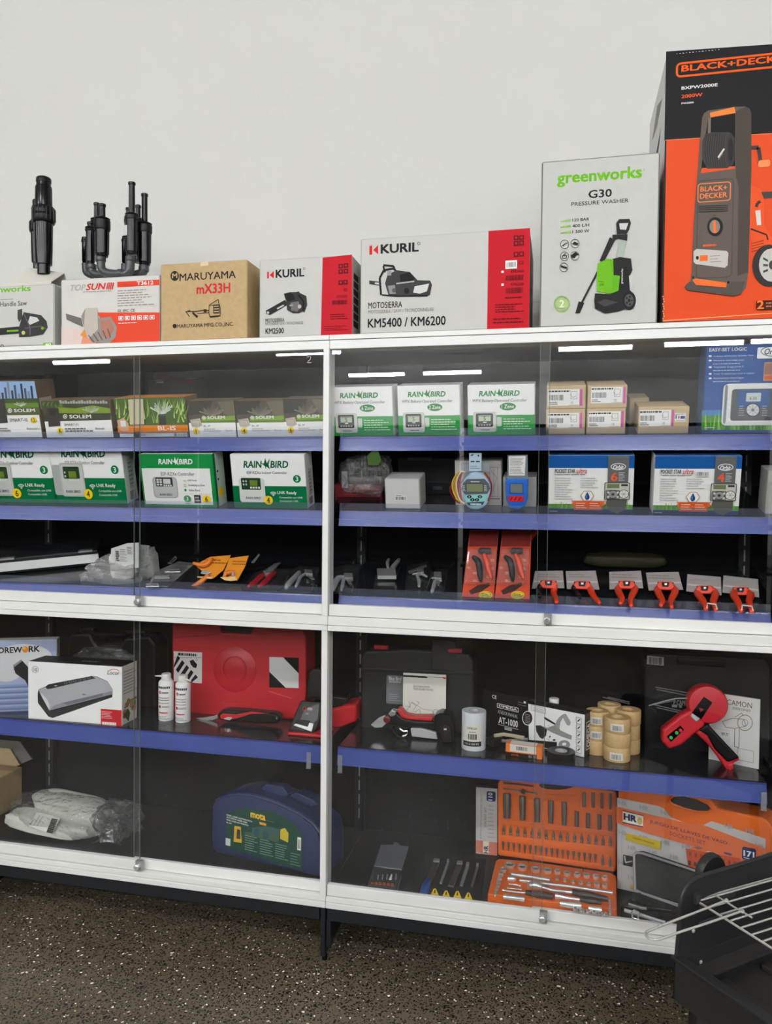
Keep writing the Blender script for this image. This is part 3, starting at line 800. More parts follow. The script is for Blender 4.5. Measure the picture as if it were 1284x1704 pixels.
# black+decker pressure washer
blk = mat('gloss_black_print', (22, 21, 22), .45, spec=.12); orp = mat('gloss_orange_print', (220, 72, 12), .45, spec=.15)
T = carton('pressure_washer_carton', 'tall black and orange pressure washer carton at the right end', 'box', TOPF, (700, 1517), (1480, 30), .006, depth=.38, mats=(orp, mat('dark_carton_gloss', (70, 64, 62), .22, coat=.5), blk), bevel=.004)
f = T.front
f.on('printed_panel').poly([(724, 82), (1480, 30), (1480, 502), (715, 551)], blk)
f.on('printed_border').line([(720, 551), (1480, 503)], 3, (240, 150, 90)); f.on('printed_lower_border').line([(705, 1506), (1480, 1452)], 4, (236, 170, 120))
g = T.left; g.on('printed_panel').lin(0, 0, 1, 1); g.rect(0, .32, 1, 0, mat('side_black_sheen', (96, 90, 88), .25, coat=.5)); g.poly([(.3, .27), (.75, .2), (.7, .24), (.45, .31)], DK); g.rect(0, 1, 1, .32, mat('side_orange_sheen', (150, 110, 92), .25, coat=.5)); g.poly([(.2, .12), (.5, .05), (.8, .1), (.5, .14)], GR)  # side black and orange paled in colour for the glancing reflection
f.on('logo_lettering').frame(775, 222, 1432, 73, 11, ORG, 26); f.text('BLACK+DECKER', 805, 190, 1400, 93, ORG, .03)
f.on('printed_lettering').text('BXPW2000E', 805, 285, 997, 249, WH, .02); f.text('2000W', 805, 330, 916, 301, (240, 90, 50), .02); f.text('PW2000', 805, 362, 870, 347, WH, .03)
f.on('printed_picture'); BR = (98, 88, 80)
f.poly([(1170, 790), (1200, 800), (1240, 826), (1242, 1000), (1300, 1100), (1180, 1140), (1165, 1000)], (226, 84, 36)); f.poly([(1225, 825), (1330, 820), (1330, 850), (1240, 862)], (70, 66, 62)); f.poly([(1195, 925), (1222, 920), (1226, 1000), (1204, 1002)], (214, 208, 200)); f.line([(1200, 905), (1206, 885), (1222, 875)], 16, (60, 56, 54)); f.line([(1170, 1020), (1255, 1052), (1262, 1080)], 8, (40, 38, 36))
for i in range(4): f.line([(1175, 1098 + i * 14), (1240, 1082 + i * 14)], 5, (150, 56, 24))
f.line([(1170, 592), (1212, 590), (1222, 660), (1214, 678)], 20, (66, 62, 58)); f.rr(1210, 696, 1274, 654, 12, (244, 140, 90))
f.ell(1268, 1215, 90, 112, (52, 50, 48)); f.ell(1280, 1212, 66, 88, (196, 192, 186)); f.ell(1284, 1212, 18, 24, (70, 68, 66))
for i in range(3): f.poly([(1236, 1170 + i * 36), (1262, 1184 + i * 24), (1262, 1196 + i * 24), (1236, 1182 + i * 36)], (70, 68, 66))
f.poly([(914, 432), (924, 410), (945, 396), (1085, 376), (1140, 374), (1164, 384), (1173, 408), (1174, 700), (1168, 900), (1158, 1250), (1146, 1330), (1118, 1366), (1080, 1377), (838, 1346), (820, 1330), (830, 1312), (852, 1296), (858, 1250), (866, 1060), (876, 880), (890, 720), (903, 560)], BR)
f.poly([(1090, 400), (1140, 376), (1164, 384), (1173, 408), (1174, 700), (1168, 900), (1158, 1250), (1100, 1270), (1106, 800), (1092, 745)], (76, 68, 62))
f.poly([(946, 436), (1089, 410), (1089, 700), (906, 727), (922, 590)], (30, 28, 28)); f.poly([(912, 700), (1088, 690), (1088, 702), (906, 727)], (226, 84, 36)); f.poly([(955, 408), (1084, 377), (1091, 408), (958, 432)], (240, 128, 56)); f.poly([(946, 436), (960, 432), (958, 520), (944, 522)], (120, 108, 98))
f.poly([(914, 560), (930, 522), (965, 510), (1060, 510), (1085, 540), (1085, 660), (1050, 700), (940, 704), (914, 650)], (66, 63, 61))
for i in range(9): f.line([(936 + i * 12, 516 + abs(i - 4) * 2), (928 + i * 12, 600), (938 + i * 12, 700 - abs(i - 4) * 2)], 2.5, (38, 36, 35))
f.ell(1066, 604, 22, 88, (58, 54, 52)); f.ell(1066, 604, 14, 60, (44, 42, 41)); f.line([(998, 645), (1030, 598)], 9, (212, 206, 198)); f.line([(1000, 655), (1024, 622)], 4, (120, 115, 110))
f.frame(880, 1285, 1082, 752, 4, (78, 70, 64), 24)
f.frame(888, 884, 1066, 770, 5, (238, 130, 80), 16); f.text('BLACK+', 904, 826, 1046, 788, (238, 130, 80), .02); f.text('DECKER', 901, 864, 1046, 826, (238, 130, 80), .02)
for i in range(4): f.line([(897, 902 + i * 10), (1050, 897 + i * 10)], 3.5, (46, 42, 39))
f.ell(982, 1010, 42, 50, (36, 34, 33)); f.ell(980, 1010, 28, 36, (130, 122, 114)); f.poly([(970, 982), (984, 978), (990, 1042), (974, 1044)], (232, 112, 48)); f.ring(980, 950, 5, 5, 1.5, DK, 10)
f.lines(918, 1118, 988, 1100, 1, (232, 100, 44), .8); f.poly([(868, 1140), (884, 1128), (1042, 1138), (1052, 1150), (1048, 1215), (1032, 1228), (880, 1208), (868, 1196)], (196, 190, 182)); f.ell(888, 1175, 8, 10, DK); f.rect(900, 1193, 943, 1160, (236, 110, 46)); f.lines(955, 1205, 1018, 1155, 3, (120, 114, 108), .2)
f.poly([(866, 1288), (880, 1284), (1044, 1306), (1040, 1332), (880, 1318), (862, 1310)], (236, 110, 46)); f.poly([(850, 1300), (866, 1298), (882, 1320), (1046, 1336), (1062, 1302), (1140, 1300), (1118, 1366), (1080, 1377), (838, 1346), (822, 1330)], (84, 76, 69)); f.ell(1052, 1304, 6, 7, (30, 28, 28)); f.ell(866, 1278, 5, 6, (30, 28, 28))
f.on('printed_badge').rr(1198, 1450, 1420, 1392, 8, (70, 30, 20)); f.text('2', 1202, 1446, 1240, 1399, (244, 120, 60), .03); f.lines(1250, 1440, 1400, 1400, 2, (200, 120, 90), .4)
for i in range(14): f.on('edge_scuffs').ell(780 + i * 17, 98 - i * 1.6, 2 + i % 3 * 2, 1.8, (210, 206, 200), 8)
for i in range(10): f.ell(706 + (i % 3) * 3, 1380 + i * 13, 2.5, 5, (230, 180, 150), 8)
# ---------------------------------------------------------------- upper cabinet, first shelf
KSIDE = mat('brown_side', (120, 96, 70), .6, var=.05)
SKY = (150, 182, 222); GRASS = (104, 140, 46); DGRASS = (62, 84, 36); SLATE = (58, 60, 56)
c4()
def field(f, x0, yt, x1, yb, dark=True):
    """printed lawn with a water jet"""
    w, h = x1 - x0, yb - yt
    f.poly([(x0, yt), (x1, yt), (x1, yb), (x0, yb)], SLATE if dark else DGRASS)
    f.poly([(x0, yt + h * .45), (x0 + w * .5, yt + h * .3), (x1, yt + h * .5), (x1, yb), (x0, yb)], GRASS)
    f.poly([(x0 + w * .2, yt + h * .75), (x1, yt + h * .65), (x1, yb), (x0 + w * .2, yb)], DGRASS)
def jet(f, x, y, w, h, col=(206, 214, 196)):
    for i in range(17):
        a = (i - 8) / 8; r = 1 - .25 * ((i * 5) % 3) / 2
        f.poly([(x - 1, y), (x + a * w * .96 * r, y - h * r * (1 - .45 * a * a)), (x + a * w * r, y - h * r * (.94 - .5 * a * a)), (x + 1, y)], col)
def swirl(f, x, y, r, col=WH): f.ring(x, y, r, r, r * .3, col, 16); f.ell(x, y, r * .42, r * .42, col, 10)
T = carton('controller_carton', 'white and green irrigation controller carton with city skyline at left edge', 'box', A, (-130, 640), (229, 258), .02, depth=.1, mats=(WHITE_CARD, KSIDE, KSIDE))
f = T.front.on('printed_picture')
f.poly([(-260, 262), (229, 258), (250, 375), (-150, 378)], SKY)
for i in range(12): x = -30 + i * 22; h = (60, 95, 40, 75, 110, 55, 90, 35, 100, 70, 50, 85)[i]; f.poly([(x, 375), (x - h * .12, 375 - h), (x + 14 - h * .12, 374 - h), (x + 14, 375)], ((70, 84, 110), (130, 140, 160), (48, 56, 76))[i % 3])
f.poly([(-150, 376), (250, 372), (272, 482), (-110, 488)], GRASS); f.poly([(-150, 376), (250, 372), (256, 402), (-140, 408)], DGRASS); f.poly([(30, 440), (262, 430), (272, 482), (45, 486)], (82, 92, 50)); jet(f, 140, 428, 46, 40, (200, 210, 180))
f.poly([(-20, 380), (32, 380), (54, 535), (-20, 540)], (52, 50, 48))
f.on('logo_lettering'); swirl(f, 68, 454, 15); f.text('SOLEM', 97, 465, 234, 440, WH, .03)
f.on('printed_lettering').text('SMART-IS', 68, 528, 184, 505, DK); f.lines(-10, 596, 70, 566, 2, GR); f.text('Bluetooth', 183, 580, 246, 566, DK); f.lines(246, 580, 268, 570, 1, LG)
seal(f, 225, 517, 21, '12', YEL, DK)
T.right.on('shipping_label').lin(0, 0, 1, 1).rect(.1, .5, .75, .3, (190, 186, 178)); T.right.bars(.2, .45, .65, .36, 12, DK)
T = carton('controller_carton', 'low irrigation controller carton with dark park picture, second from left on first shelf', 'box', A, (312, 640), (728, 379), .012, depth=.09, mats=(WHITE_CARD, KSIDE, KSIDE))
f = T.front.on('printed_picture')
f.poly([(272, 390), (727, 379), (742, 516), (296, 528)], (66, 72, 48))
for i in range(18): f.rect(398 + i * 18, 408, 410 + i * 18, 384 + (i * 7 % 11), (170, 172, 168), False)
f.step(); f.poly([(380, 430), (500, 440), (620, 420), (735, 440), (738, 480), (390, 470)], (128, 156, 40)); f.poly([(285, 480), (738, 470), (742, 516), (296, 528)], (58, 62, 42))
for i in range(14): f.ell(290 + i * 9, 408 + (i * 5 % 17), 12, 14, ((70, 96, 34), (96, 120, 44), (50, 66, 30))[i % 3], 9)
jet(f, 610, 470, 60, 52, (196, 200, 184))
f.poly([(312, 440), (392, 436), (405, 556), (328, 562)], (58, 48, 48)); f.ell(352, 466, 24, 22, (40, 30, 32))
f.on('logo_lettering'); swirl(f, 437, 493, 15); f.text('SOLEM', 467, 507, 609, 480, WH, .03)
f.on('printed_lettering').text('SMART-IS', 433, 556, 526, 539, DK); f.lines(440, 598, 620, 566, 2, GR, .6); f.text('Bluetooth', 640, 580, 698, 566, DK)
seal(f, 403, 588, 20, '6', YEL, DK)
T = carton('controller_carton', 'controller carton with orange band and sprinkler in long grass, on first shelf', 'box', A, (800, 637), (1228, 362), .012, depth=.09, mats=(WHITE_CARD, KSIDE, mat('orange_top', (214, 130, 50), .5)))
f = T.front.on('printed_picture')
f.poly([(757, 375), (1228, 362), (1256, 548), (788, 556)], (74, 104, 34))
rnd = random.Random(3)
for i in range(70):
    x = rnd.uniform(770, 1240); y = rnd.uniform(430, 548); a = rnd.uniform(-40, 40); h = rnd.uniform(50, 120)
    f.poly([(x - 5, y), (x + a, max(y - h, 372)), (x + 6, y)], rnd.choice(((150, 186, 66), (112, 150, 44), (190, 214, 120), (60, 86, 28))))
f.poly([(858, 380), (958, 376), (966, 545), (872, 548)], (206, 196, 160)); f.line([(880, 400), (950, 470)], 2, LG); f.line([(900, 380), (910, 545)], 2, LG)
jet(f, 1085, 482, 80, 100, (220, 230, 214)); f.poly([(1062, 486), (1108, 484), (1112, 548), (1066, 549)], (40, 44, 44)); f.ell(1085, 484, 24, 8, (70, 76, 76))
f.on('printed_panel').poly([(787, 556), (1256, 547), (1262, 596), (794, 602)], (222, 128, 40))
f.on('printed_picture').poly([(785, 520), (830, 500), (862, 540), (864, 588), (830, 596), (800, 580)], (206, 160, 130)); f.rr(812, 560, 842, 520, 5, (226, 226, 222))
f.on('logo_lettering').text('BL-IS', 1060, 586, 1176, 555, WH, .02)
f.on('printed_lettering').text('Bluetooth', 900, 622, 975, 606, DK); swirl(f, 1175, 613, 11, DK); f.text('SOLEM', 1192, 620, 1252, 606, DK)
c5()
for i, (xl, xr, yt, n, dx) in enumerate(((66, 355, 385, '1', 0), (384, 684, 385, '4', 320), (698, 985, 372, '6', 634))):
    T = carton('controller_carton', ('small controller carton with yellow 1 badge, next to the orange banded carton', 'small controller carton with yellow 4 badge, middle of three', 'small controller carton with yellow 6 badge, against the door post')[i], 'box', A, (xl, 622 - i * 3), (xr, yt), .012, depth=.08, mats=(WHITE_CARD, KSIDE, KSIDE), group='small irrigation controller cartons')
    f = T.front; f.lin(65, 388, 365, 622)
    f.on('printed_picture').poly([(65, 388), (365, 388), (365, 530), (65, 530)], (88, 78, 66)); f.poly([(65, 388), (230, 388), (200, 470), (65, 480)], (60, 56, 48)); f.poly([(260, 395), (365, 390), (365, 490), (300, 480)], (110, 104, 84))
    jet(f, 222, 490, 84, 70, (140, 133, 116))
    f.poly([(150, 492), (365, 486), (365, 528), (150, 528)], (126, 164, 44)); f.rect(65, 622, 365, 530, WHITE_CARD)
    f.poly([(150, 520), (365, 514), (365, 528), (150, 530)], (92, 126, 34))
    f.poly([(76, 510), (140, 500), (152, 548), (120, 562), (84, 556)], (196, 186, 172)); f.frame(84, 548, 138, 512, 3, (160, 150, 138))
    f.on('logo_lettering'); swirl(f, 167, 497, 12); f.text('SOLEM', 188, 506, 301, 486, WH, .03)
    f.on('printed_lettering').text('BL-IP', 160, 557, 204, 545, DK); f.lines(160, 588, 270, 566, 2, LG); f.text('Bluetooth', 300, 586, 345, 574, GR)
    seal(f, 108, 585, 22, n, YEL, DK)
c4()
T = carton('tool_box', 'black carton with dark red lid standing behind the first shelf boxes', 'box', A, (1015, 560), (1275, 250), .24, depth=.1, mats=(mat('black_carton', (30, 28, 28), .5), mat('black_carton2', (24, 22, 22), .5), mat('dark_red_carton', (98, 26, 32), .5)))
T.front.on('printed_panel').poly([(1030, 205), (1280, 250), (1280, 275), (1020, 240)], (98, 26, 32)); T.front.on('printed_lettering').lines(1045, 275, 1090, 255, 1, LG)
# rain bird battery controllers
c6()
def bird(f, x0, y0, x1, y1, col):
    w, h = x1 - x0, y1 - y0
    q = lambda L: [(x0 + a * w, y0 + b * h) for a, b in L]
    f.poly(q([(0, .42), (.35, .48), (.5, .55), (.42, .72), (.25, .6)]), col)
    f.poly(q([(.3, .48), (.48, 0), (.62, .45), (.98, .02), (.78, .6), (.92, .98), (.55, .72), (.45, .95), (.4, .6)]), col)
def rainbird(f, rx0, ry0, rx1, ry1, col, tx0=None):
    w = rx1 - rx0
    f.text('RAIN', rx0, ry0, rx0 + w * .42, ry1, col, .03, .18); bird(f, rx0 + w * .40, ry1 - (ry0 - ry1) * .4, rx0 + w * .61, ry0 + (ry0 - ry1) * .25, col); f.text('BIRD', rx0 + w * .60, ry0, rx1, ry1, col, .03, .18)
for i, (BLc, TRc, zn) in enumerate((((38, 515), (377, 245), '6 Zone'), ((416, 515), (757, 237), '2 Zone'), ((806, 512), (1181, 232), '1 Zone'))):
    T = carton('controller_carton', 'white and green battery controller carton marked %s zone' % {'6': 'six', '2': 'two', '1': 'one'}[zn[0]], 'box', A, BLc, TRc, .014, depth=.085, mats=(WHITE_CARD, WHITE_CARD, GREY_CARD), group='battery controller cartons')
    f = T.front; f.lin(414, 237, 759, 515)
    f.on('printed_panel').rect(414, 515, 759, 404, (42, 150, 66))
    f.on('logo_lettering'); rainbird(f, 473, 300, 683, 270, (20, 130, 60))
    f.on('printed_lettering').text('WPX Battery-Operated Controller', 440, 337, 720, 315, (70, 76, 74), 0, .15)
    f.on('printed_badge').ell(622, 358, 42, 21, (26, 128, 60)); f.text(zn, 590, 368, 654, 347, WH, .02)
    f.on('printed_picture').rr(442, 497, 563, 385, 10, (206, 206, 200)); f.rr(456, 470, 546, 394, 8, (62, 62, 60)); f.rect(470, 438, 534, 405, (186, 200, 176)); f.text('5', 496, 434, 508, 412, DK); f.lines(474, 412, 530, 407, 1, DK)
    for k in range(5): f.rr(468 + k * 14, 464, 478 + k * 14, 454, 3, LG)
    f.rect(494, 446, 512, 441, WH); f.lines(480, 490, 530, 482, 1, DK); f.rr(566, 467, 590, 415, 4, (196, 204, 192))
    f.on('printed_lettering').lines(600, 488, 742, 420, 5, (214, 234, 214), .3)
    T.right.on('printed_panel').lin(0, 0, 1, 1).rect(0, 1, 1, .62, (206, 222, 206))
# kraft cartons
c7()
def kraft_label(f, x0, y0, x1, y1, mg=16):
    w, h = x1 - x0, y1 - y0
    f.on('shipping_label').rect(x0, y1, x1, y0, WH); f.rect(x1, y1, x1 + mg, y0, (206, 84, 160))
    f.bars(x0 + w * .03, y0 + h * .68, x0 + w * .5, y0 + h * .34, 22, DK); f.lines(x0 + w * .02, y0 + h * .2, x0 + w * .7, y0 + h * .06, 1, DK, .8); f.lines(x0 + w * .02, y0 + h * .96, x0 + w * .3, y0 + h * .74, 2, DK, .5)
    f.frame(x0 + w * .72, y0 + h * .6, x0 + w * .92, y0 + h * .12, 2, GR); f.line([(x0 + w * .7, y0 + h * .3), (x0 + w * .78, y0 + h * .5), (x0 + w * .88, y0 + h * .42)], 2, GR); f.text('CE', x0 + w * .72, y0 + h * .88, x0 + w * .8, y0 + h * .74, DK); f.lines(x0 + w * .66, y0 + h * .98, x0 + w * .98, y0 + h * .92, 1, GR)
def small_kraft(label, BLc, TRc, lab, d=.014, fr=A, depth=.14, group='small brown cartons with pink edged labels'):
    T = carton('small_carton', label, 'box', fr, BLc, TRc, d, depth=depth, mats=(KRAFT2, KRAFT2, KRAFT2), group=group)
    if lab: kraft_label(T.front, *lab)
    return T
T1 = small_kraft('brown carton with pink edged label, lower left of four stacked cartons', (58, 518), (272, 392), (68, 413, 240, 498))
T2 = small_kraft('brown carton with pink edged label, lower right of four stacked cartons', (278, 518), (492, 388), (288, 405, 465, 492))
A2 = Fr(*SH['A']); A2.o = A.o + A.n * (max(T1.h, T2.h) + .0006)
T3 = small_kraft('brown carton with pink edged label, upper left of four stacked cartons', (62, 393), (276, 264), (70, 285, 241, 376), fr=A2)
T4 = small_kraft('brown carton with pink edged label, upper right of four stacked cartons', (283, 390), (501, 262), (302, 272, 476, 362), fr=A2)
T5 = small_kraft('single brown carton with pink edged label and small flag sticker', (556, 515), (838, 378), (565, 397, 738, 487), depth=.13)
f = T5.front; f.on('flag_sticker').rect(757, 461, 816, 414, WH); f.lines(762, 424, 812, 417, 1, BLU); f.rect(760, 446, 768, 426, BLU); f.rect(775, 446, 783, 430, RED); f.rect(787, 446, 812, 430, (40, 60, 130)); f.lines(762, 458, 812, 450, 1, GR)
small_kraft('plain brown carton half hidden behind the flag sticker carton', (508, 470), (618, 330), None, d=.18, depth=.12, group=None)
# orbit large carton
T = carton('timer_carton', 'large blue sprinkler timer carton at the right edge of the first shelf', 'box', A, (903, 508), (1452, 30), .014, depth=.1, mats=(mat('blue_carton', (34, 84, 152), .45), mat('blue_carton2', (60, 96, 150), .5), mat('blue_carton3', (90, 110, 150), .5)))
f = T.front
f.on('printed_panel').poly([(903, 400), (1452, 390), (1452, 508), (903, 508)], (70, 130, 190)); f.poly([(903, 430), (1452, 420), (1452, 508), (903, 508)], (84, 150, 60))
rnd = random.Random(5)
for i in range(60):
    x = rnd.uniform(905, 1445); f.poly([(x - 5, 506), (x + rnd.uniform(-14, 14), rnd.uniform(380, 450)), (x + 6, 506)], rnd.choice(((110, 180, 60), (70, 140, 40), (150, 206, 90))))
f.on('logo_lettering').text('EASY-SET LOGIC', 943, 82, 1148, 57, WH, .02)
f.on('printed_lettering')
for y, n, s in ((106, 1, '12 Station All-Weather Sprinkler Timer'), (130, 2, 'Minuterie d\'arrosage tous'), (166, 2, 'Temporizador de aspersion de 12'), (202, 1, 'Timer 12 stazioni per tutte le stagioni'), (226, 2, 'Estacionamento meteorologico')):
    f.ell(948, y, 9, 5, WH, 12); f.text(s, 966, y + 7, 1186 if n == 1 else 1130, y - 9, (214, 224, 238))
    if n == 2: f.lines(962, y + 22, 1110, y + 12, 1, (190, 206, 228), .6)
f.lines(915, 497, 970, 490, 1, WH)
f.on('logo_lettering').rr(1200, 120, 1440, 52, 8, (232, 236, 238)); f.text('Orbit', 1240, 98, 1330, 62, (60, 66, 74), .02, .3); f.ring(1285, 80, 64, 28, 4, (60, 66, 74))
f.on('printed_picture').rr(1233, 240, 1440, 134, 6, (196, 130, 90)); f.rect(1240, 205, 1434, 142, (150, 110, 96)); f.rect(1240, 232, 1434, 210, (210, 90, 40))
f.rr(1006, 482, 1440, 248, 26, (222, 224, 222)); f.rr(1014, 470, 1046, 262, 14, (170, 174, 176)); f.rr(1054, 456, 1440, 278, 16, (84, 88, 94)); f.rr(1094, 384, 1272, 290, 8, (44, 88, 150)); f.rr(1140, 352, 1224, 304, 5, (196, 204, 200)); f.text('6:35', 1160, 342, 1200, 326, DK)
f.ell(1178, 397, 40, 38, (60, 62, 66)); f.ell(1178, 397, 34, 32, (206, 208, 206))
for k in range(8): f.line([(1178, 397), (1178 + 32 * math.cos(k * .785), 397 + 30 * math.sin(k * .785))], 2, (120, 122, 124))
f.ell(1178, 397, 8, 8, (110, 112, 116)); f.lines(1100, 432, 1135, 370, 5, LG, .3); f.lines(1225, 432, 1260, 370, 5, LG, .3)
for y in (345, 376, 440): f.rect(1044, y + 14, 1056, y, (236, 236, 234))
# ---------------------------------------------------------------- upper cabinet, second shelf
c5()
def wifi(f, x, y, r, col):
    for k in (1, .66, .34):
        P = [(x + r * k * math.cos(a), y - r * k * math.sin(a)) for a in (math.radians(40 + i * 20) for i in range(6))]
        f.line(P, r * .17, col)
    f.ell(x, y - 1, r * .13, r * .13, col, 10)
def esp(f, kind, n):
    f.lin(342, 745, 838, 1107)
    f.on('printed_panel').rect(342, 1107, 838, 957, (0, 112, 62))
    f.on('logo_lettering'); rainbird(f, 428, 836, 730, 789, (0, 92, 56))
    f.on('printed_lettering').text('ESP-RZXe %s Controller' % kind, 448, 877, 718, 857, (70, 74, 72))
    seal(f, 780, 908, 26, '3', (0, 122, 66), WH)
    f.on('printed_picture')
    if kind == 'Indoor':
        f.rr(388, 1067, 562, 905, 16, (214, 216, 210)); f.rr(404, 982, 536, 903, 6, (28, 62, 40))
    else:
        f.rr(352, 1060, 420, 880, 14, (172, 176, 172)); f.rr(402, 1068, 566, 868, 18, (186, 188, 182)); f.rr(412, 1058, 556, 880, 14, (200, 202, 196)); f.rr(426, 962, 538, 890, 8, (44, 66, 40))
    f.rect(462, 956, 514, 918, (110, 132, 40))
    for k in range(4): f.rr(462 + k * 18, 975, 476 + k * 18, 962, 3, (214, 222, 210)); f.ell(420 + (k % 2) * 18, 925 + (k // 2) * 22, 6, 7, (190, 200, 190), 8)
    f.text('RAIN BIRD', 428, 1046, 530, 1030, DK, .01, .2)
    f.on('printed_lettering'); wifi(f, 616, 1022, 26, WH); f.text('LNK Ready', 645, 1016, 772, 990, WH, .02); f.text('Compatible con LNK', 655, 1042, 811, 1026, WH); f.text('Compatible LNK', 655, 1066, 780, 1050, WH)
    seal(f, 580, 1052, 30, n, YEL, DK)
    f.T.right.on('printed_panel').lin(0, 0, 1, 1).rect(.35, .78, .8, .3, (206, 206, 200)); f.T.right.lines(.4, .74, .75, .34, 6, GR, .3); f.T.right.bars(.3, .96, .8, .82, 14, DK)
c4()
T = carton('controller_carton', 'white and green outdoor controller carton with yellow 6, cut by the left edge', 'box', B, (-110, 1066), (326, 668), .045, depth=.07, mats=(WHITE_CARD, WHITE_CARD, WHITE_CARD), group='outdoor controller cartons'); esp(T.front, 'Outdoor', '6')
T = carton('controller_carton', 'white and green outdoor controller carton with yellow 4, second on its shelf', 'box', B, (372, 1066), (800, 660), .045, depth=.07, mats=(WHITE_CARD, WHITE_CARD, WHITE_CARD), group='outdoor controller cartons'); esp(T.front, 'Outdoor', '4')
c5()
T = carton('controller_carton', 'white and green indoor controller carton with yellow 4 badge, beside the door post', 'box', B, (362, 1108), (826, 745), .014, depth=.07, mats=(WHITE_CARD, WHITE_CARD, WHITE_CARD)); esp(T.front, 'Indoor', '4')
crop(230, 750, 9.0)
T = carton('controller_carton', 'green framed white controller carton with yellow 6 badge, between two white and green cartons', 'box', B, (100, 848), (1104, 48), .014, depth=.075, mats=(WHITE_CARD, mat('green_side', (0, 110, 60), .5), WHITE_CARD))
f = T.front; f.lin(0, 0, 1000, 780)
f.on('printed_panel').rect(0, 780, 1000, 0, (20, 140, 66)); f.rect(20, 745, 950, 210, WH)
f.on('logo_lettering'); rainbird(f, 260, 150, 730, 72, WH)
f.on('printed_lettering').text('ESP-RZXe Controller', 280, 318, 735, 264, (70, 74, 72)); f.text('LNK Ready', 640, 405, 760, 372, DK); f.text('Scheduling by Zone', 640, 475, 860, 440, DK); f.text('Indoor Rated', 640, 545, 790, 512, DK)
f.on('printed_picture').rr(150, 650, 490, 335, 50, (170, 172, 170)); f.rr(165, 635, 475, 350, 40, (190, 192, 188)); f.rr(195, 478, 430, 345, 12, (50, 54, 54)); f.rect(300, 440, 400, 365, (206, 210, 204)); 
for k in range(6): f.rr(208 + (k % 2) * 42, 390 + (k // 2) * 36, 240 + (k % 2) * 42, 364 + (k // 2) * 36, 5, (214, 216, 212))
for k in range(4): f.rr(300 + k * 30, 474, 322 + k * 30, 450, 4, (214, 216, 212))
f.text('RAIN BIRD', 235, 612, 410, 582, DK, .01, .2)
wifi(f, 595, 405, 24, GREEN); f.frame(580, 475, 610, 440, 5, GREEN, 4); f.poly([(575, 525), (595, 505), (615, 525), (608, 525), (608, 545), (582, 545), (582, 525)], KEL)
f.line([(560, 585), (940, 585)], 3, LG)
f.on('printed_badge').ring(610, 655, 50, 50, 10, (40, 140, 80)); f.ell(610, 655, 36, 36, (60, 150, 90)); f.text('3', 596, 680, 624, 630, WH, .03); f.rect(705, 715, 790, 600, DK); f.lines(715, 700, 780, 615, 2, LG, .6); f.ell(870, 655, 56, 56, YEL); f.text('6', 850, 690, 890, 620, DK, .02); f.lines(575, 735, 640, 718, 1, GR); f.lines(835, 700, 905, 692, 1, DK)
T.right.lin(0, 0, 1, 1).on('printed_panel').rect(.2, 1, 1, 0, (200, 214, 200)); T.right.on('printed_badge').ell(.5, .75, .25, .09, YEL); T.right.on('printed_symbols')
for y in (.35, .5): T.right.ell(.35, y, .08, .025, DK, 8)
# loose items left of the second shelf, right cabinet
c6()
T = carton('small_box', 'plain white cube box with small barcode sticker on the second shelf', 'box', B, (342, 938), (533, 766), .025, depth=.1, mats=(mat('grey_white_card', (205, 204, 200), .5, spec=.3), GREY_CARD, mat('grey_white_card2', (190, 190, 186), .5)), bevel=.003)
f = T.front; f.on('barcode_sticker').rect(394, 887, 462, 854, (214, 213, 208)); f.bars(400, 884, 456, 868, 18, DK); f.lines(400, 865, 430, 857, 1, GR)
T = carton('red_package', 'dark red package lying behind the plastic bag beside the door post', 'box', B, (60, 912), (322, 800), .13, depth=.12, mats=(mat('dark_red_pack', (112, 24, 32), .4), mat('dark_red_pack2', (74, 18, 24), .5), mat('dark_red_pack'),))
f = T.front; f.on('price_tag').rect(98, 818, 126, 724, (170, 172, 176)); f.on('printed_panel').rect(70, 905, 310, 870, (60, 20, 26)); f.lines(110, 860, 250, 830, 2, (150, 70, 74), .4)
T = carton('long_dark_box', 'long black box with lid lying at the back of the second shelf', 'box', B, (420, 905), (735, 650), .22, depth=.12, mats=(mat('charcoal_box', (34, 35, 38), .4), mat('charcoal_box'), mat('charcoal_box')))
f = T.front; f.on('label_strip').rect(465, 662, 600, 646, (110, 112, 116)); f.line([(430, 778), (730, 783)], 4, (70, 72, 76)); f.on('printed_lettering').rect(610, 828, 660, 808, (90, 92, 96))
o = hit(240, 900, B.up(.09))
T = Thing('plastic_bag', 'crinkled clear bag with green header label beside the door post', 'bag', o)
k = mpp(o)
T.part('film', MB().blob(hit(232, 745, B.up(.085)), (B.u * 140 * k, B.b * .05, B.n * 105 * k), FILM, .28, 2.2, 3, 4), smooth=True)
T.slab('header_label', [(238, 640), (262, 612), (300, 612), (318, 660), (300, 690), (245, 690)], B.up(.03), .002, (74, 104, 52))
# round teal controller
def rp(P, k): return P
T = Thing('irrigation_controller', 'round pale teal battery controller with red and yellow wires', 'controller', hit(848, 940, B.up(.05)))
pl = B.up(.03)
def ellpts(cx, cy, rx, ry, n=28, p=2.0):
    o = []
    for i in range(n):
        a = 2 * math.pi * i / n; c, s = math.cos(a), math.sin(a)
        o.append((cx + rx * math.copysign(abs(c) ** (2 / p), c), cy + ry * math.copysign(abs(s) ** (2 / p), s)))
    return o
T.slab('housing', ellpts(848, 835, 88, 106), pl, .035, mat('pale_blue_plastic', (168, 192, 214), .35), bevel=.006, smooth=True)
T.slab('hang_tab', [(764, 680), (930, 672), (926, 724), (768, 728)], B.up(.045), .004, mat('grey_clip', (150, 156, 160), .3))
T.slab('hang_card', [(812, 622), (882, 622), (880, 722), (812, 724)], B.up(.036), .002, (186, 210, 226))
f = T.pface((pl[0] + pl[1] * .0002, pl[1]))
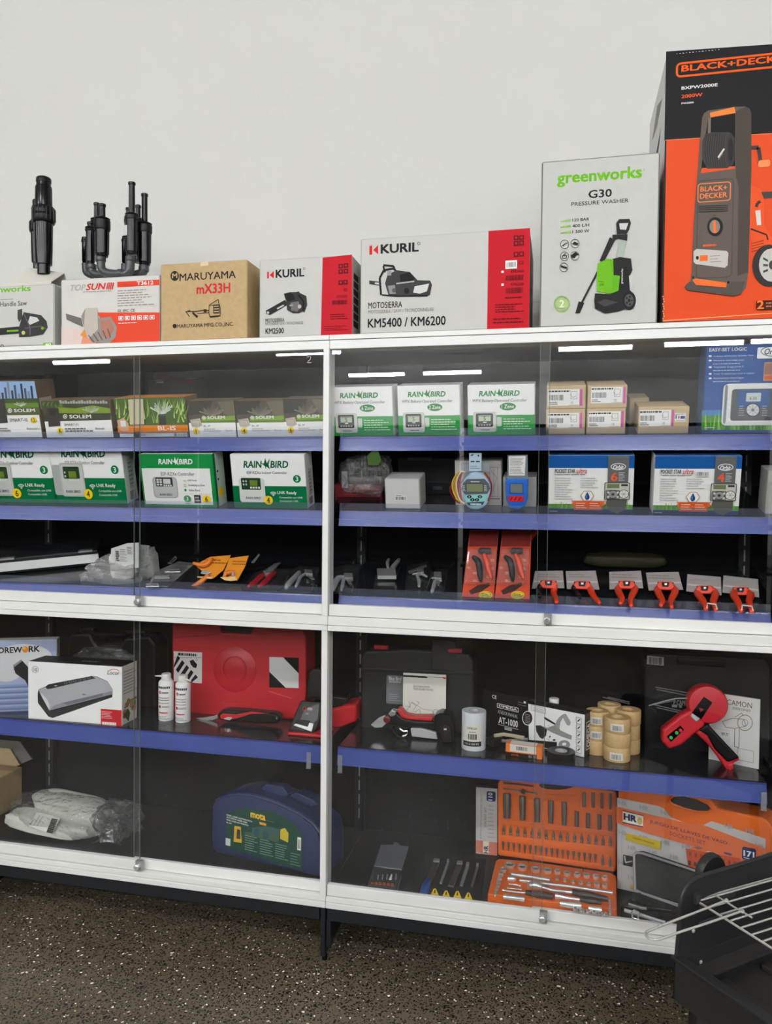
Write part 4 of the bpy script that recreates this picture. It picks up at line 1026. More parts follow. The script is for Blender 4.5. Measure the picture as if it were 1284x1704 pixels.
f.on('display_panel').poly([(776, 792), (800, 768), (898, 766), (922, 792), (930, 822), (914, 850), (790, 856), (768, 826)], (96, 104, 110)); f.rect(798, 838, 888, 795, (132, 140, 104)); f.frame(794, 842, 892, 791, 3, (60, 64, 66)); f.lines(776, 838, 792, 800, 4, WH, .3); f.lines(896, 838, 914, 800, 4, WH, .3); f.lines(822, 786, 870, 779, 1, WH)
f.on('key_panel').poly([(778, 862), (914, 854), (905, 890), (870, 926), (848, 932), (812, 918), (790, 892)], (150, 214, 206))
f.on('button')
for x, y in ((813, 867), (873, 867), (830, 884), (856, 884)): f.ell(x, y, 13, 9, (30, 40, 44)); f.poly([(x - 5, y + 3), (x, y - 5), (x + 5, y + 3)], (170, 214, 210))
f.on('printed_lettering').poly([(796, 900), (900, 893), (888, 912), (812, 916)], (60, 76, 100)); f.lines(820, 914, 880, 902, 1, WH, .6)
g = T.pface((B.up(.0355)[0], pl[1])); g.on('hang_card_print').lines(818, 712, 874, 690, 2, GR, .3); g.rect(820, 672, 842, 666, DK); g.rect(850, 672, 872, 666, DK); g.line([(822, 636), (836, 630)], 6, DK); g.poly([(858, 640), (864, 628), (870, 640)], DK)
def loop(T, pts, m, pl, r=.0022):
    P = [hit(x, y, pl) for x, y in pts]; R = []
    n = len(P)
    for i in range(n - 1):
        p0, p1, p2, p3 = P[max(i - 1, 0)], P[i], P[i + 1], P[min(i + 2, n - 1)]
        for t in (0, .25, .5, .75): R.append(.5 * ((2 * p1) + (p2 - p0) * t + (2 * p0 - 5 * p1 + 4 * p2 - p3) * t * t + (3 * p1 - p0 - 3 * p2 + p3) * t ** 3))
    R.append(P[-1])
    return T.part('wire', MB().tube(R, r, m, 6), smooth=True)
wy, wr, ww = mat('yellow_wire', (226, 186, 60), .4), mat('red_wire', (150, 26, 36), .4), mat('white_wire', (214, 206, 196), .4)
for j, (dx, m) in enumerate(((0, wy), (9, wy), (-8, wy), (22, wr), (32, wr), (14, ww))):
    loop(T, [(790, 730), (758 + dx * .5, 728), (728 + dx, 780), (730 + dx, 835), (752 + dx * .6, 885), (785, 905)], m, B.up(.028 - j * .003))
loop(T, [(745, 745), (706, 815), (722, 870), (760, 905)], wr, B.up(.03))
loop(T, [(898, 730), (932, 780), (936, 830), (918, 890)], wr, B.up(.03)); loop(T, [(902, 738), (924, 790), (926, 835)], wy, B.up(.04))
T = carton('white_box', 'tall white box with line drawings behind the teal controller', 'box', B, (735, 912), (994, 664), .085, depth=.06, mats=(mat('box_white3', (206, 200, 194), .5, spec=.3), GREY_CARD, GREY_CARD))
f = T.front; f.on('printed_picture').frame(928, 866, 974, 700, 2, GR); f.line([(935, 860), (968, 760), (935, 720)], 2, GR); f.line([(950, 850), (950, 710)], 1.5, GR); f.lines(932, 884, 984, 872, 1, GR)
# blue controller
T = Thing('irrigation_controller', 'bright blue handheld controller with red keys and white label flap', 'controller', hit(1080, 940, B.up(.05)))
pl = B.up(.032)
T.slab('housing', [(1016, 768), (1142, 766), (1140, 880), (1124, 922), (1082, 941), (1040, 926), (1020, 884)], pl, .03, mat('bright_blue_plastic', (34, 104, 206), .35), bevel=.004, smooth=True)
T.slab('display', [(1040, 795), (1114, 793), (1114, 846), (1042, 848)], pl, .004, mat('lcd_grey', (120, 126, 122), .2), off=.001)
f = T.pface((pl[0] + pl[1] * .0008, pl[1])); f.on('red_keys').rr(1032, 894, 1118, 862, 6, (206, 44, 48)); f.line([(1044, 888), (1056, 868)], 4, DR); f.line([(1066, 888), (1078, 868)], 4, DR); f.line([(1090, 888), (1102, 868)], 4, DR); f.frame(1040, 848, 1116, 792, 3, (20, 60, 130))
T.slab('flap', [(1028, 634), (1140, 632), (1142, 766), (1026, 768)], B.up(.036), .004, mat('grey_flap', (120, 134, 140), .3))
T.slab('paper_label', [(1034, 640), (1130, 638), (1124, 748), (1036, 748)], B.up(.0345), .001, WH)
g = T.pface((B.up(.034)[0], pl[1])); g.on('label_print').lines(1042, 742, 1120, 646, 11, GR, .35)
T = carton('grey_box', 'light grey box behind the blue controller', 'box', B, (1003, 918), (1190, 758), .075, depth=.08, mats=(GREY_CARD, GREY_CARD, GREY_CARD))
# pocket star cartons
c7()
def pstar(T, n):
    f = T.front; f.lin(66, 650, 540, 955)
    f.on('printed_panel').rect(66, 955, 540, 650, WH); f.rect(66, 716, 540, 650, (24, 88, 158)); f.rect(66, 955, 540, 932, (34, 52, 98))
    rnd = random.Random(9)
    f.on('printed_picture').rect(66, 934, 540, 908, (96, 150, 60))
    for i in range(50):
        x = rnd.uniform(70, 535); f.poly([(x - 4, 932), (x + rnd.uniform(-8, 8), rnd.uniform(886, 910)), (x + 5, 932)], rnd.choice(((120, 176, 70), (80, 136, 46))))
    f.on('printed_panel').rect(396, 795, 510, 650, (104, 106, 106)); f.poly([(396, 880), (508, 880), (500, 935), (455, 955), (410, 940), (390, 900)], (92, 92, 86))
    f.on('logo_lettering').text('Orbit', 424, 722, 482, 698, WH, .03, .3); f.ring(453, 707, 42, 18, 4, WH); f.text('POCKET STAR', 100, 741, 215, 720, (50, 52, 56), .02); f.text('ultra', 222, 743, 280, 716, (206, 52, 48), .005, .4)
    f.on('printed_lettering').text('%s station indoor sprinkler timer' % n, 100, 754, 273, 744, (50, 52, 56), .015); f.text(n, 413, 782, 451, 737, (236, 98, 60), .03)
    f.lines(456, 782, 490, 735, 6, (200, 200, 198), .4); f.lines(100, 885, 205, 762, 10, LG, .3); f.lines(245, 822, 345, 762, 5, LG, .3); f.lines(72, 950, 118, 943, 1, LG)
    f.on('printed_picture')
    P = [(285 + 37 * math.cos(k * math.pi / 3), 862 + 30 * math.sin(k * math.pi / 3)) for k in range(6)]
    f.poly(P, WH); f.line(P, 3, (176, 84, 60), True); f.poly([(285, 840), (297, 862), (298, 874), (292, 882), (285, 884), (278, 882), (272, 874), (273, 862)], (24, 62, 120)); f.poly([(284, 850), (278, 866), (280, 876), (284, 872)], (110, 160, 210))
    f.on('printed_badge').poly([(194, 884), (214, 890), (214, 912), (196, 908), (204, 896)], (214, 110, 66)); f.poly([(390, 884), (370, 890), (370, 912), (388, 908), (380, 896)], (214, 110, 66)); f.rect(211, 938, 371, 888, (210, 92, 48)); f.lines(222, 932, 284, 896, 3, (240, 214, 190), .3); f.lines(300, 932, 362, 896, 3, (240, 214, 190), .3)
    f.on('printed_picture').rr(380, 880, 520, 790, 5, (202, 198, 184)); f.frame(380, 880, 520, 790, 4, (40, 40, 40), 5); f.rect(394, 820, 462, 797, (116, 126, 92)); f.rect(472, 808, 508, 798, (40, 40, 40)); f.rr(386, 876, 468, 828, 8, (120, 120, 116)); f.ell(428, 852, 32, 24, (70, 70, 70)); f.ell(428, 852, 26, 19, (150, 150, 146)); f.ell(428, 852, 9, 7, (60, 60, 60)); f.ell(488, 850, 28, 24, (44, 44, 44)); f.ell(488, 850, 25, 21, (226, 224, 216))
    for k in range(6): f.line([(488, 850), (488 + 23 * math.cos(k * 1.047), 850 + 19 * math.sin(k * 1.047))], 2, (120, 120, 116))
    for x, y in ((402, 842), (454, 842), (402, 866), (454, 866)): f.ell(x, y, 7, 6, (206, 204, 196), 8)
OB = mat('orbit_top', (24, 88, 158), .45)
T = carton('timer_carton', 'white and blue sprinkler timer carton with orange 6 at the door overlap', 'box', B, (72, 956), (540, 645), .014, depth=.09, mats=(WHITE_CARD, WHITE_CARD, OB), group='pocket timer cartons'); pstar(T, '6')
T = carton('timer_carton', 'white and blue sprinkler timer carton with orange 4 and a barcode', 'box', B, (637, 960), (1124, 647), .014, depth=.09, mats=(WHITE_CARD, WHITE_CARD, OB), group='pocket timer cartons'); pstar(T, '4')
f = T.front; f.on('barcode_sticker'); f.L = None; f.rect(866, 757, 944, 724, WH); f.bars(870, 754, 940, 733, 20, DK)
T = carton('grey_box', 'small pale grey box at the right edge of the second shelf', 'box', B, (1254, 845), (1345, 728), .03, depth=.08, mats=(GREY_CARD, GREY_CARD, GREY_CARD))
# ---------------------------------------------------------------- upper cabinet, third shelf
BLADE = mat('dark_blade', (60, 60, 62), .3, .8)
ALU = mat('grey_cast_handle', (186, 188, 190), .38, .15)
EDGE[0] = C
ORPL = mat('orange_handle', (226, 122, 30), .4); RDPL = mat('red_handle', (196, 26, 40), .36); ORED = mat('orange_red_handle', (226, 62, 26), .38)
GCARD = mat('grey_backing_card', (150, 148, 142), .5)
def pline(fr, d, ang, h=0, x=0):       # plane leaning back from the shelf, ang degrees above it
    a = math.radians(ang); up = fr.b * math.cos(a) + fr.n * math.sin(a)
    return (fr.P(x, d, h), fr.u.cross(up).normalized())
c8()
# dark flat case, glossy reflection along its edge painted as a white strip
T = Thing('flat_case', 'long flat black case with painted white glare along its front edge on the third shelf', 'case', hit(60, 400, C.flat()))
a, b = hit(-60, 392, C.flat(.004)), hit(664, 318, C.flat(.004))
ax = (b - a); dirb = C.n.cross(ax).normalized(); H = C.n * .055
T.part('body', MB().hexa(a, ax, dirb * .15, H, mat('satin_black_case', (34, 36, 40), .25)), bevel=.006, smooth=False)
T.part('painted_glare', MB().hexa(a - dirb * .002 + C.n * .010, ax, dirb * .004, C.n * .03, WHITE_CARD))
for t in (.1, .82): T.part('latch', MB().hexa(a + ax * t - dirb * .001 + H * .9, ax * .13, dirb * .02, C.n * .006, CHROME))
# white filter bag
o = hit(830, 440, C.flat())
T = Thing('bagged_filter', 'white bagged part with printed paper label, left cabinet third shelf', 'bag', o)
T.part('white_block', MB().blob(hit(830, 320, C.up(.10)), (C.u * .046, C.b * .035, C.n * .055), mat('white_foam', (232, 231, 226), .6), .08, 2, 3, 2), smooth=True)
T.part('bag_film', MB().blob(hit(810, 372, C.up(.09)), (C.u * .105, C.b * .075, C.n * .048), MILK, .32, 2.1, 4, 6), smooth=True)
T.part('bag_neck', MB().blob(hit(985, 300, C.up(.12)), (C.u * .032, C.b * .03, C.n * .055), MILK, .3, 2.6, 3, 9), smooth=True)
T.part('bag_tail', MB().blob(hit(610, 395, C.up(.06)), (C.u * .035, C.b * .03, C.n * .014), MILK, .3, 2.4, 3, 3), smooth=True)
pl = C.up(.052, 8)
T.slab('paper_label', [(742, 212), (850, 176), (925, 172), (925, 340), (735, 356)], pl, .001, (206, 206, 202))
f = T.pface((pl[0] + pl[1] * .0004, pl[1])); f.on('label_print').lines(776, 296, 796, 226, 6, DK, .7); f.lines(805, 300, 845, 215, 8, GR, .3); f.lines(850, 250, 880, 200, 5, DK, .4); f.line([(770, 315), (770, 215)], 1.5, GR)
d1()
def cardpl(h=.004): return C.flat(h)
# grey card with metal fittings
T = Thing('blister_pack', 'grey carded pack of metal fittings lying beside the white bag', 'blister pack', hit(200, 340, C.flat()))
T.slab('backing_card', [(70, 388), (135, 290), (275, 228), (372, 240), (265, 330), (180, 396)], cardpl(.004), .003, GCARD)
for q in ([(82, 366), (150, 364), (160, 378), (84, 378)], [(130, 318), (220, 316), (222, 328), (135, 328)], [(190, 282), (280, 276), (285, 292), (195, 292)], [(215, 240), (255, 200), (262, 212), (228, 242)]):
    T.wire('fitting', q, cardpl(.010), .003, CHROME, close=True)
T.slab('blister', [(75, 380), (130, 300), (270, 240), (330, 250), (180, 385)], cardpl(.014), .009, BLISTER, bevel=.003)
# orange pruners on orange cards
def opruner(label, cardp, h1, h2, grip, foot, dd):
    T = Thing('carded_pruner', label, 'pruner', hit(sum(p[0] for p in cardp) / len(cardp), max(p[1] for p in cardp), C.flat()), 'orange pruners on orange cards')
    pl = pline(C, dd, 42)
    T.slab('orange_card', cardp, pl, .002, mat('orange_card', (224, 140, 36), .5, spec=.2))
    f = T.pface((pl[0] + pl[1] * .0003, pl[1])); xs = [p[0] for p in cardp]; f.on('card_print').lines(min(xs) + 50, cardp[1][1] + 42, max(xs) - 10, cardp[1][1] + 14, 2, (140, 80, 30), .4)
    for g in (h1, h2):
        if g: T.part('handle', MB().hose([hit(x, y, pline(C, dd, 42, .012)) for x, y in g], [.005, .008, .0085, .006][:len(g)], ORPL, 10), smooth=True)
    T.slab('blade', grip, pl, .004, CHROME, off=.010, bevel=.0008)
    T.slab('card_fold', foot, pl, .002, (230, 190, 130), off=.014)
opruner('orange pruner on tall orange card, left of the two', [(372, 250), (462, 202), (584, 192), (540, 280), (478, 332), (430, 300)], [(365, 240), (410, 252), (440, 246), (470, 214)], [(335, 394), (380, 368), (420, 340), (450, 312)], [(412, 286), (436, 278), (470, 292), (440, 306), (405, 300)], [(384, 318), (480, 320), (472, 332), (386, 324)], .05)
opruner('orange pruner on orange card, right of the two', [(558, 262), (575, 210), (690, 194), (668, 260), (622, 345), (540, 300)], None, [(545, 318), (560, 300), (575, 296), (590, 290)], [(588, 296), (604, 286), (606, 316), (590, 314)], [(520, 322), (612, 318), (622, 340), (585, 345), (548, 340)], .05)
T = Thing('hand_tool', 'thin metal hand tool with black shaft behind the orange cards', 'tool', hit(740, 240, C.flat()))
T.wire('shaft', [(640, 275), (720, 268), (830, 258)], C.flat(.012), .004, BLACKP)
T.slab('blade', [(704, 236), (752, 182), (756, 190), (722, 238)], pline(C, .16, 45), .002, STEEL)
# generic pruner in a blister pack
def bpruner(label, card, handles, hm, head, blades=(), h=.006, film=True, name='blister_pack', extra=None, cat='pruner', group='carded pruners on the third shelf'):
    cx = sum(p[0] for p in card) / len(card)
    T = Thing(name, label, cat, hit(cx, max(p[1] for p in card), C.flat()), group)
    T.slab('backing_card', card, C.flat(.004), .0035, mat('black_card', (34, 34, 36), .4))
    for g, r in handles:
        P = keep([hit(x, y, C.flat(.014)) for x, y in g]); n = len(P)
        T.part('handle', MB().hose(P, [r * (.7 if i in (0, n - 1) else 1) for i in range(n)], hm, 10), smooth=True)
    for q in head: T.slab('pivot', q, C.flat(.022), .012, CHROME, bevel=.001)
    for q in blades: T.slab('blade', q, C.flat(.016), .004, STEEL, bevel=.0005)
    if film: T.slab('blister', card, C.flat(.027), .022, BLISTER, bevel=.006)
    return T
bpruner('red handled pruner in blister pack on third shelf', [(625, 412), (720, 300), (800, 270), (945, 272), (840, 420)], [([(685, 384), (720, 360), (755, 325), (785, 305)], .009), ([(748, 384), (790, 350), (825, 310), (845, 298)], .009)], RDPL, [[(776, 285), (830, 275), (836, 292), (786, 302)]], [[(780, 285), (845, 240), (880, 235), (840, 278)]])
bpruner('grey handled pruner in blister pack against the left of the door post', [(850, 430), (905, 290), (990, 255), (1110, 262), (1030, 442)], [([(915, 384), (935, 355), (975, 315), (990, 295)], .010), ([(970, 380), (985, 350), (1000, 320), (1030, 300)], .006)], ALU, [[(1020, 275), (1065, 278), (1070, 300), (1030, 298)]], [[(1030, 300), (1070, 318), (1082, 332), (1060, 330)]])
d2()
bpruner('grey handled pruner in blister pack against the right of the door post', [(-10, 460), (50, 300), (110, 282), (215, 282), (150, 462)], [([(42, 440), (55, 410), (78, 368), (108, 358)], .010), ([(92, 445), (106, 410), (112, 375), (130, 362)], .006)], ALU, [[(112, 332), (165, 334), (168, 360), (118, 358)]], [[(120, 360), (158, 378), (164, 398), (140, 392)]])
T = bpruner('silver clip shaped tool standing up from its pack on third shelf', [(282, 445), (300, 345), (420, 345), (415, 445)], [([(375, 300), (372, 275), (380, 252)], .006), ([(385, 335), (410, 295), (440, 255)], .009)], ALU, [[(310, 305), (420, 305), (424, 350), (312, 350)]], film=False)
T.slab('blister', [(282, 445), (300, 350), (420, 350), (415, 445)], C.flat(.016), .011, BLISTER, bevel=.004)
bpruner('silver bypass pruner in crumpled clear pack on third shelf', [(470, 440), (490, 290), (612, 262), (640, 320), (610, 410)], [([(560, 412), (560, 380), (545, 345)], .006), ([(525, 340), (570, 338), (605, 355)], .005)], ALU, [[(545, 305), (585, 300), (590, 325), (552, 330)]], [[(495, 322), (600, 282), (606, 290), (505, 332)]])
bpruner('silver anvil pruner in pack right of the crumpled one', [(610, 455), (630, 350), (660, 310), (740, 300), (690, 462)], [([(636, 448), (648, 410), (660, 375)], .007), ([(640, 365), (670, 362), (690, 380)], .005)], ALU, [[(645, 326), (692, 326), (694, 362), (650, 360)]], [[(640, 372), (690, 385), (680, 400), (640, 384)]])
# two tall orange red cards
for i, (cardp, dx) in enumerate((([(812, 492), (862, 78), (1032, 78), (1002, 492)], 0), ([(1008, 488), (1055, 78), (1226, 78), (1215, 488)], 190))):
    T = Thing('carded_pruner', ('pruner on tall orange red card, left of the two standing cards', 'pruner on tall orange red card, right of the two standing cards')[i], 'pruner', hit((cardp[0][0] + cardp[3][0]) / 2, 490, C.flat()), 'tall orange red pruner cards')
    pl = pline(C, .028, 60, .002)
    T.slab('backing_card', cardp, pl, .003, mat('orange_red_card', (206, 66, 26), .45, spec=.2))
    f = T.pface((pl[0] + pl[1] * .0004, pl[1]))
    f.on('card_print').poly([(cardp[1][0] + 2, 80), (cardp[2][0] - 2, 80), (cardp[2][0] - 8, 176), (cardp[1][0] - 8, 176)], (132, 40, 34))
    for x, y, w in ((848, 300, 20), (880, 332, 26), (985, 255, 22), (985, 305, 18), (880, 378, 30), (890, 275, 16), (960, 355, 24)): f.lines(x + dx, y + 10, x + dx + w, y - 6, 2, (230, 200, 180), .4)
    f.ell(955 + dx, 464, 40, 23, (226, 206, 40)); f.ring(955 + dx, 464, 34, 18, 3, (90, 90, 30)); f.lines(930 + dx, 474, 980 + dx, 455, 2, (90, 80, 30), .6)
    def q(pts): return [(x + dx, y) for x, y in pts]
    T.part('black_handle', MB().hose([hit(x, y, (pl[0] + pl[1] * .014, pl[1])) for x, y in q([(885, 240), (908, 262), (918, 300), (922, 345), (925, 378)])], [.007, .010, .0095, .009, .005], BLACKP, 10), smooth=True)
    T.part('orange_handle', MB().hose([hit(x, y, (pl[0] + pl[1] * .014, pl[1])) for x, y in q([(945, 228), (958, 255), (968, 290), (975, 325), (988, 362)])], [.006, .008, .0085, .008, .005], ORED, 10), smooth=True)
    T.slab('pivot', q([(905, 196), (930, 180), (985, 184), (985, 214), (915, 216)]), pl, .010, mat('dark_pivot', (40, 40, 42), .25, .7), off=.018, bevel=.002)
    T.slab('inset_picture', q([(855, 440), (905, 408), (975, 390), (985, 405), (935, 440), (870, 462)]), pl, .001, (70, 44, 40), off=.0015)
    T.slab('blister', [(cardp[1][0] - 10, 180), (cardp[2][0] - 10, 180), (cardp[2][0] - 22, 400), (cardp[1][0] - 40, 400)], pl, .024, BLISTER, off=.026, bevel=.006)
# six folded cards with orange red pruners
d3()
LPR = mat('grey_header_card', (150, 142, 140), .5, spec=.25)
six = [([(45, 370), (62, 280), (205, 278), (213, 368)], [(150, 342), (160, 365), (158, 395), (168, 420), (172, 440)], [(112, 342), (90, 362), (80, 385), (84, 410)], True),
       ([(226, 372), (220, 280), (374, 278), (394, 376)], [(325, 347), (345, 372), (358, 400), (376, 424), (392, 444)], [(285, 345), (266, 368), (276, 396), (292, 416)], True),
       ([(446, 374), (444, 284), (608, 278), (620, 368)], [(512, 345), (490, 372), (502, 405), (512, 425), (502, 447)], [(556, 345), (576, 372), (562, 405), (554, 430), (558, 457)], False),
       ([(648, 380), (634, 288), (802, 284), (826, 376)], [(708, 350), (694, 380), (708, 412), (720, 435), (710, 457)], [(762, 350), (784, 382), (770, 415), (760, 440), (766, 466)], False),
       ([(842, 384), (848, 296), (1020, 310), (1024, 405)], [(906, 370), (900, 395), (925, 430), (938, 455), (944, 476)], [(968, 368), (992, 395), (982, 430), (985, 455), (994, 478)], False),
       ([(1028, 390), (1034, 302), (1212, 322), (1218, 416)], [(1096, 378), (1086, 402), (1108, 440), (1118, 465), (1124, 486)], [(1148, 376), (1174, 402), (1166, 432), (1172, 460), (1180, 488)], False)]
nm = ('first from the left, beside the standing cards', 'second from the left', 'third from the left', 'fourth from the left', 'fifth, handles held by a white clip', 'sixth, at the right end with white clip')
for i, (cd_, hl, hr, blk2) in enumerate(six):
    T = Thing('carded_pruner', 'orange red pruner under a grey header card, ' + nm[i], 'pruner', hit((cd_[0][0] + cd_[3][0]) / 2, 440, C.flat()), 'orange red pruners under grey header cards')
    pl = pline(C, .09, 52, .008)
    T.slab('header_card', cd_, pl, .003, LPR)
    f = T.pface((pl[0] + pl[1] * .0004, pl[1])); (xa, ya), (xb, yb), (xc, yc), (xd, yd) = cd_
    f.on('card_print').poly([(xa + (xb - xa) * .35 + 4, ya + (yb - ya) * .35), (xd + (xc - xd) * .35 - 4, yd + (yc - yd) * .35), (xd + (xc - xd) * .45 - 4, yd + (yc - yd) * .45), (xa + (xb - xa) * .45 + 4, ya + (yb - ya) * .45)], (186, 176, 174))
    f.lines(xb + 14, yb + 34, xc - 20, yc + 16, 2, (120, 112, 110), .3)
    mx = (hl[0][0] + hr[0][0]) / 2; my = hl[0][1]
    f.on('cutout').poly([(mx - 42, my - 14), (mx + 42, my - 12), (mx + 40, my + 22), (mx - 42, my + 20)], (60, 28, 24))
    P = lambda g: [hit(x, y, pline(C, .09, 52, .018)) if y < 400 else hit(x, y, C.flat(.020)) for x, y in g]
    T.part('handle', MB().hose(P(hl), [.006, .0105, .0095, .007, .0058], ORED, 10), smooth=True)
    T.slab('head', [(mx - 46, my + 2), (mx - 32, my - 18), (mx + 32, my - 17), (mx + 46, my + 4), (mx + 30, my + 26), (mx - 30, my + 24)], pl, .012, ORED, off=.016, bevel=.003)
    T.part('handle', MB().hose(P(hr), [.006, .0105, .0095, .007, .0058], BLACKP if blk2 else ORED, 10), smooth=True)
    T.slab('pivot', [(mx - 20, my - 14), (mx + 20, my - 13), (mx + 16, my + 10), (mx - 16, my + 9)], pl, .006, mat('dark_pivot'), off=.02, bevel=.002)
    T.slab('spring_clip', [(mx - 6, my - 8), (mx + 8, my - 8), (mx + 6, my + 2), (mx - 5, my + 2)], pl, .002, CHROME, off=.0225)
    if i >= 4: T.wire('white_clip', [(hl[-1][0] + 4, hl[-1][1] - 6), (hl[-1][0] + 6, hl[-1][1] - 30), (hr[-1][0], hr[-1][1] - 26), (hr[-1][0] + 6, hr[-1][1] - 4)], C.flat(.03), .0016, mat('white_clip', (230, 226, 220), .4))
# loose orange handles hanging at the door overlap
T = Thing('hand_tool', 'orange red handle leaning behind the right standing card', 'tool', hit(10, 200, C.flat()))
T.part('handle', MB().hose([hit(x, y, C.up(.2)) for x, y in [(15, 235), (12, 160), (30, 110), (62, 82)]], [.008, .012, .012, .008], ORED, 10), smooth=True)
# rolled yellow tubes at the back
T = Thing('rolled_bag', 'dim yellow rolled bag lying at the back of third shelf', 'bag', hit(560, 250, C.up(.33)))
T.part('roll', MB().blob(hit(530, 222, C.up(.33)), (C.u * .125, C.b * .03, C.n * .022), mat('dim_yellow', (64, 62, 36), .6), .12, 2, 3, 3), smooth=True)
# ---------------------------------------------------------------- lower cabinet, upper shelf
EDGE[0] = D
d4()
T = carton('clipper_carton', 'blue and white carton with black clipper picture behind the sealer carton', 'box', D, (-190, 730), (405, 186), .02, dr=.13, depth=.05, mats=(mat('pale_blue_carton', (172, 182, 212), .45, spec=.25), SIDEW, WHITE_CARD))
f = T.front; f.on('printed_panel')
for i in range(16): f.rect(-190, 520 + i * 13, 405, 512 + i * 13, ((150, 164, 204), (120, 138, 188), (186, 194, 218))[i % 3], False)
f.step(); f.ell(170, 310, 200, 90, (218, 218, 220)); f.ell(40, 390, 130, 100, (218, 218, 220))
f.on('logo_lettering').text('MOREW', -60, 290, 158, 240, DK, .03); f.ell(180, 260, 22, 23, (226, 140, 20)); f.ell(173, 252, 9, 9, (250, 200, 90)); f.text('RK', 204, 278, 284, 233, DK, .03)
f.on('printed_picture').poly([(95, 375), (155, 335), (205, 390), (260, 500), (260, 640), (180, 480), (110, 430)], (38, 38, 40)); f.poly([(92, 372), (152, 330), (160, 340), (104, 384)], (150, 150, 150)); f.line([(98, 376), (102, 408)], 6, (120, 120, 120))
T = carton('vacuum_sealer_carton', 'white vacuum sealer carton with black top and red corner panel', 'box', D, (200, 756), (869, 384), .008, dr=.014, depth=.095, mats=(WHITE_CARD, mat('sealer_side', (214, 212, 206), .5, spec=.2), mat('matt_black_top', (24, 24, 26), .5, spec=.2)))
f = T.front; f.on('printed_picture')
f.poly([(268, 575), (275, 545), (320, 525), (650, 448), (690, 452), (765, 486), (802, 545), (800, 600), (375, 748), (345, 738), (270, 640)], (52, 52, 54))
f.poly([(275, 548), (322, 528), (650, 450), (688, 455), (764, 488), (800, 545), (797, 578), (352, 694), (354, 660), (300, 578)], (172, 174, 178))
f.poly([(352, 692), (797, 576), (798, 556), (440, 640), (385, 660)], (140, 142, 148)); f.poly([(445, 640), (735, 570), (730, 590), (480, 655)], (112, 114, 120))
f.poly([(280, 556), (340, 620), (354, 662), (352, 694), (300, 600)], (214, 214, 212)); f.poly([(322, 526), (345, 508), (650, 449), (684, 464), (360, 540), (338, 542)], (44, 46, 50))
for i in range(6): f.ring(468 + i * 33, 499 - i * 7.5, 12, 9, 2, (150, 152, 156), 14)
f.ell(398, 518, 12, 4, LG, 10); f.ell(600, 580, 14, 5, GR, 12); f.line([(352, 700), (790, 590)], 3, (20, 20, 20))
f.on('logo_lettering').text('Locor', 765, 437, 853, 414, DK, .005, .2); f.line([(778, 412), (795, 402), (815, 398), (835, 403), (850, 414)], 4, RED)
f.on('printed_badge').ring(252, 402, 24, 24, 2, DK); f.text('10', 240, 415, 266, 392, DK); f.rect(719, 804, 867, 692, (196, 30, 40)); f.lines(724, 750, 800, 702, 5, (240, 200, 200), .35); f.lines(728, 795, 828, 778, 1, WH, .8)
g = T.right; g.lin(0, 0, 1, 1).on('printed_lettering').lines(.1, .5, .95, .08, 8, GR, .3)
g.on('printed_picture'); rnd = random.Random(2)
for i in range(26): g.ell(rnd.uniform(.15, .85), rnd.uniform(.62, .86), rnd.uniform(.06, .16), rnd.uniform(.02, .06), rnd.choice(((150, 120, 70), (190, 160, 110), (120, 70, 50), (90, 110, 50), (170, 140, 90))), 9)
g.poly([(.2, .8), (.35, .74), (.5, .84), (.4, .98), (.22, .9)], (50, 84, 36)); 
tp = T.top; tp.on('logo_lettering').lin(0, 0, 1, 1); tp.text('Locor', .5, .6, .68, .4, LG, .01, .2)
# black blister case behind
T = Thing('tool_case', 'black case in crinkled plastic wrap behind the sealer carton', 'case', hit(800, 660, D.up(.2)))
T.slab('case_shell', [(482, 700), (475, 200), (500, 150), (640, 148), (668, 205), (700, 240), (850, 245), (890, 180), (1060, 165), (1105, 220), (1105, 690)], D.up(.24), .1, BLACKP, bevel=.01)
T.part('wrap', MB().blob(hit(790, 430, D.up(.28)), (D.u * .145, D.b * .065, D.n * .115), FILM, .06, 4, 4, 2), smooth=True)
T.slab('handle', [(560, 110), (660, 112), (664, 150), (880, 150), (890, 120), (1030, 130), (1028, 160), (560, 150)], D.up(.26), .03, BLACKP, bevel=.006)
d5()
RC = D.up(.21, 4)
T = Thing('tool_case', 'large red plastic hard case with black and white stickers', 'case', hit(530, 580, RC))
T.slab('case_shell', [(158, 575), (155, 60), (418, 60), (436, 108), (595, 114), (622, 70), (880, 80), (906, 120), (910, 450), (890, 600)], RC, .11, RED_PL, bevel=.008, seg=3)
n = RC[1]
T.part('embossed_disc', MB().lathe(hit(508, 315, RC) - n * .002, n, [(.079, 0), (.079, .003), (.074, .006), (.001, .006)], RED_PL, 36), smooth=True)
T.part('embossed_ring', MB().lathe(hit(508, 315, RC) + n * .002, n, [(.045, 0), (.045, .0055), (.040, .0055), (.040, .003)], RED_PL, 36, cap=False), smooth=True)
T.slab('handle', [(420, 58), (430, 118), (600, 126), (622, 62)], (RC[0] - n * .01, n), .05, mat('dark_handle', (30, 14, 16), .5), bevel=.004)
T.slab('latch', [(410, 560), (425, 505), (595, 512), (600, 566)], RC, .004, RED_PL, off=.004, bevel=.001)
f = T.pface((RC[0] + n * .0005, n)); BK_ = (22, 22, 22)
f.on('striped_sticker').poly([(165, 215), (325, 222), (324, 396), (167, 384)], (216, 214, 210)); f.lines(190, 240, 296, 228, 1, DK, .8)
for i in range(5):
    x, y = 180 + i * 25, 258 + i * 27
    f.poly([(max(167, min(322, px_)), min(392, py_)) for px_, py_ in ((x + 8, y - 20), (x + 22, y - 4), (x - 14, y + 52), (x - 28, y + 34))], BK_)
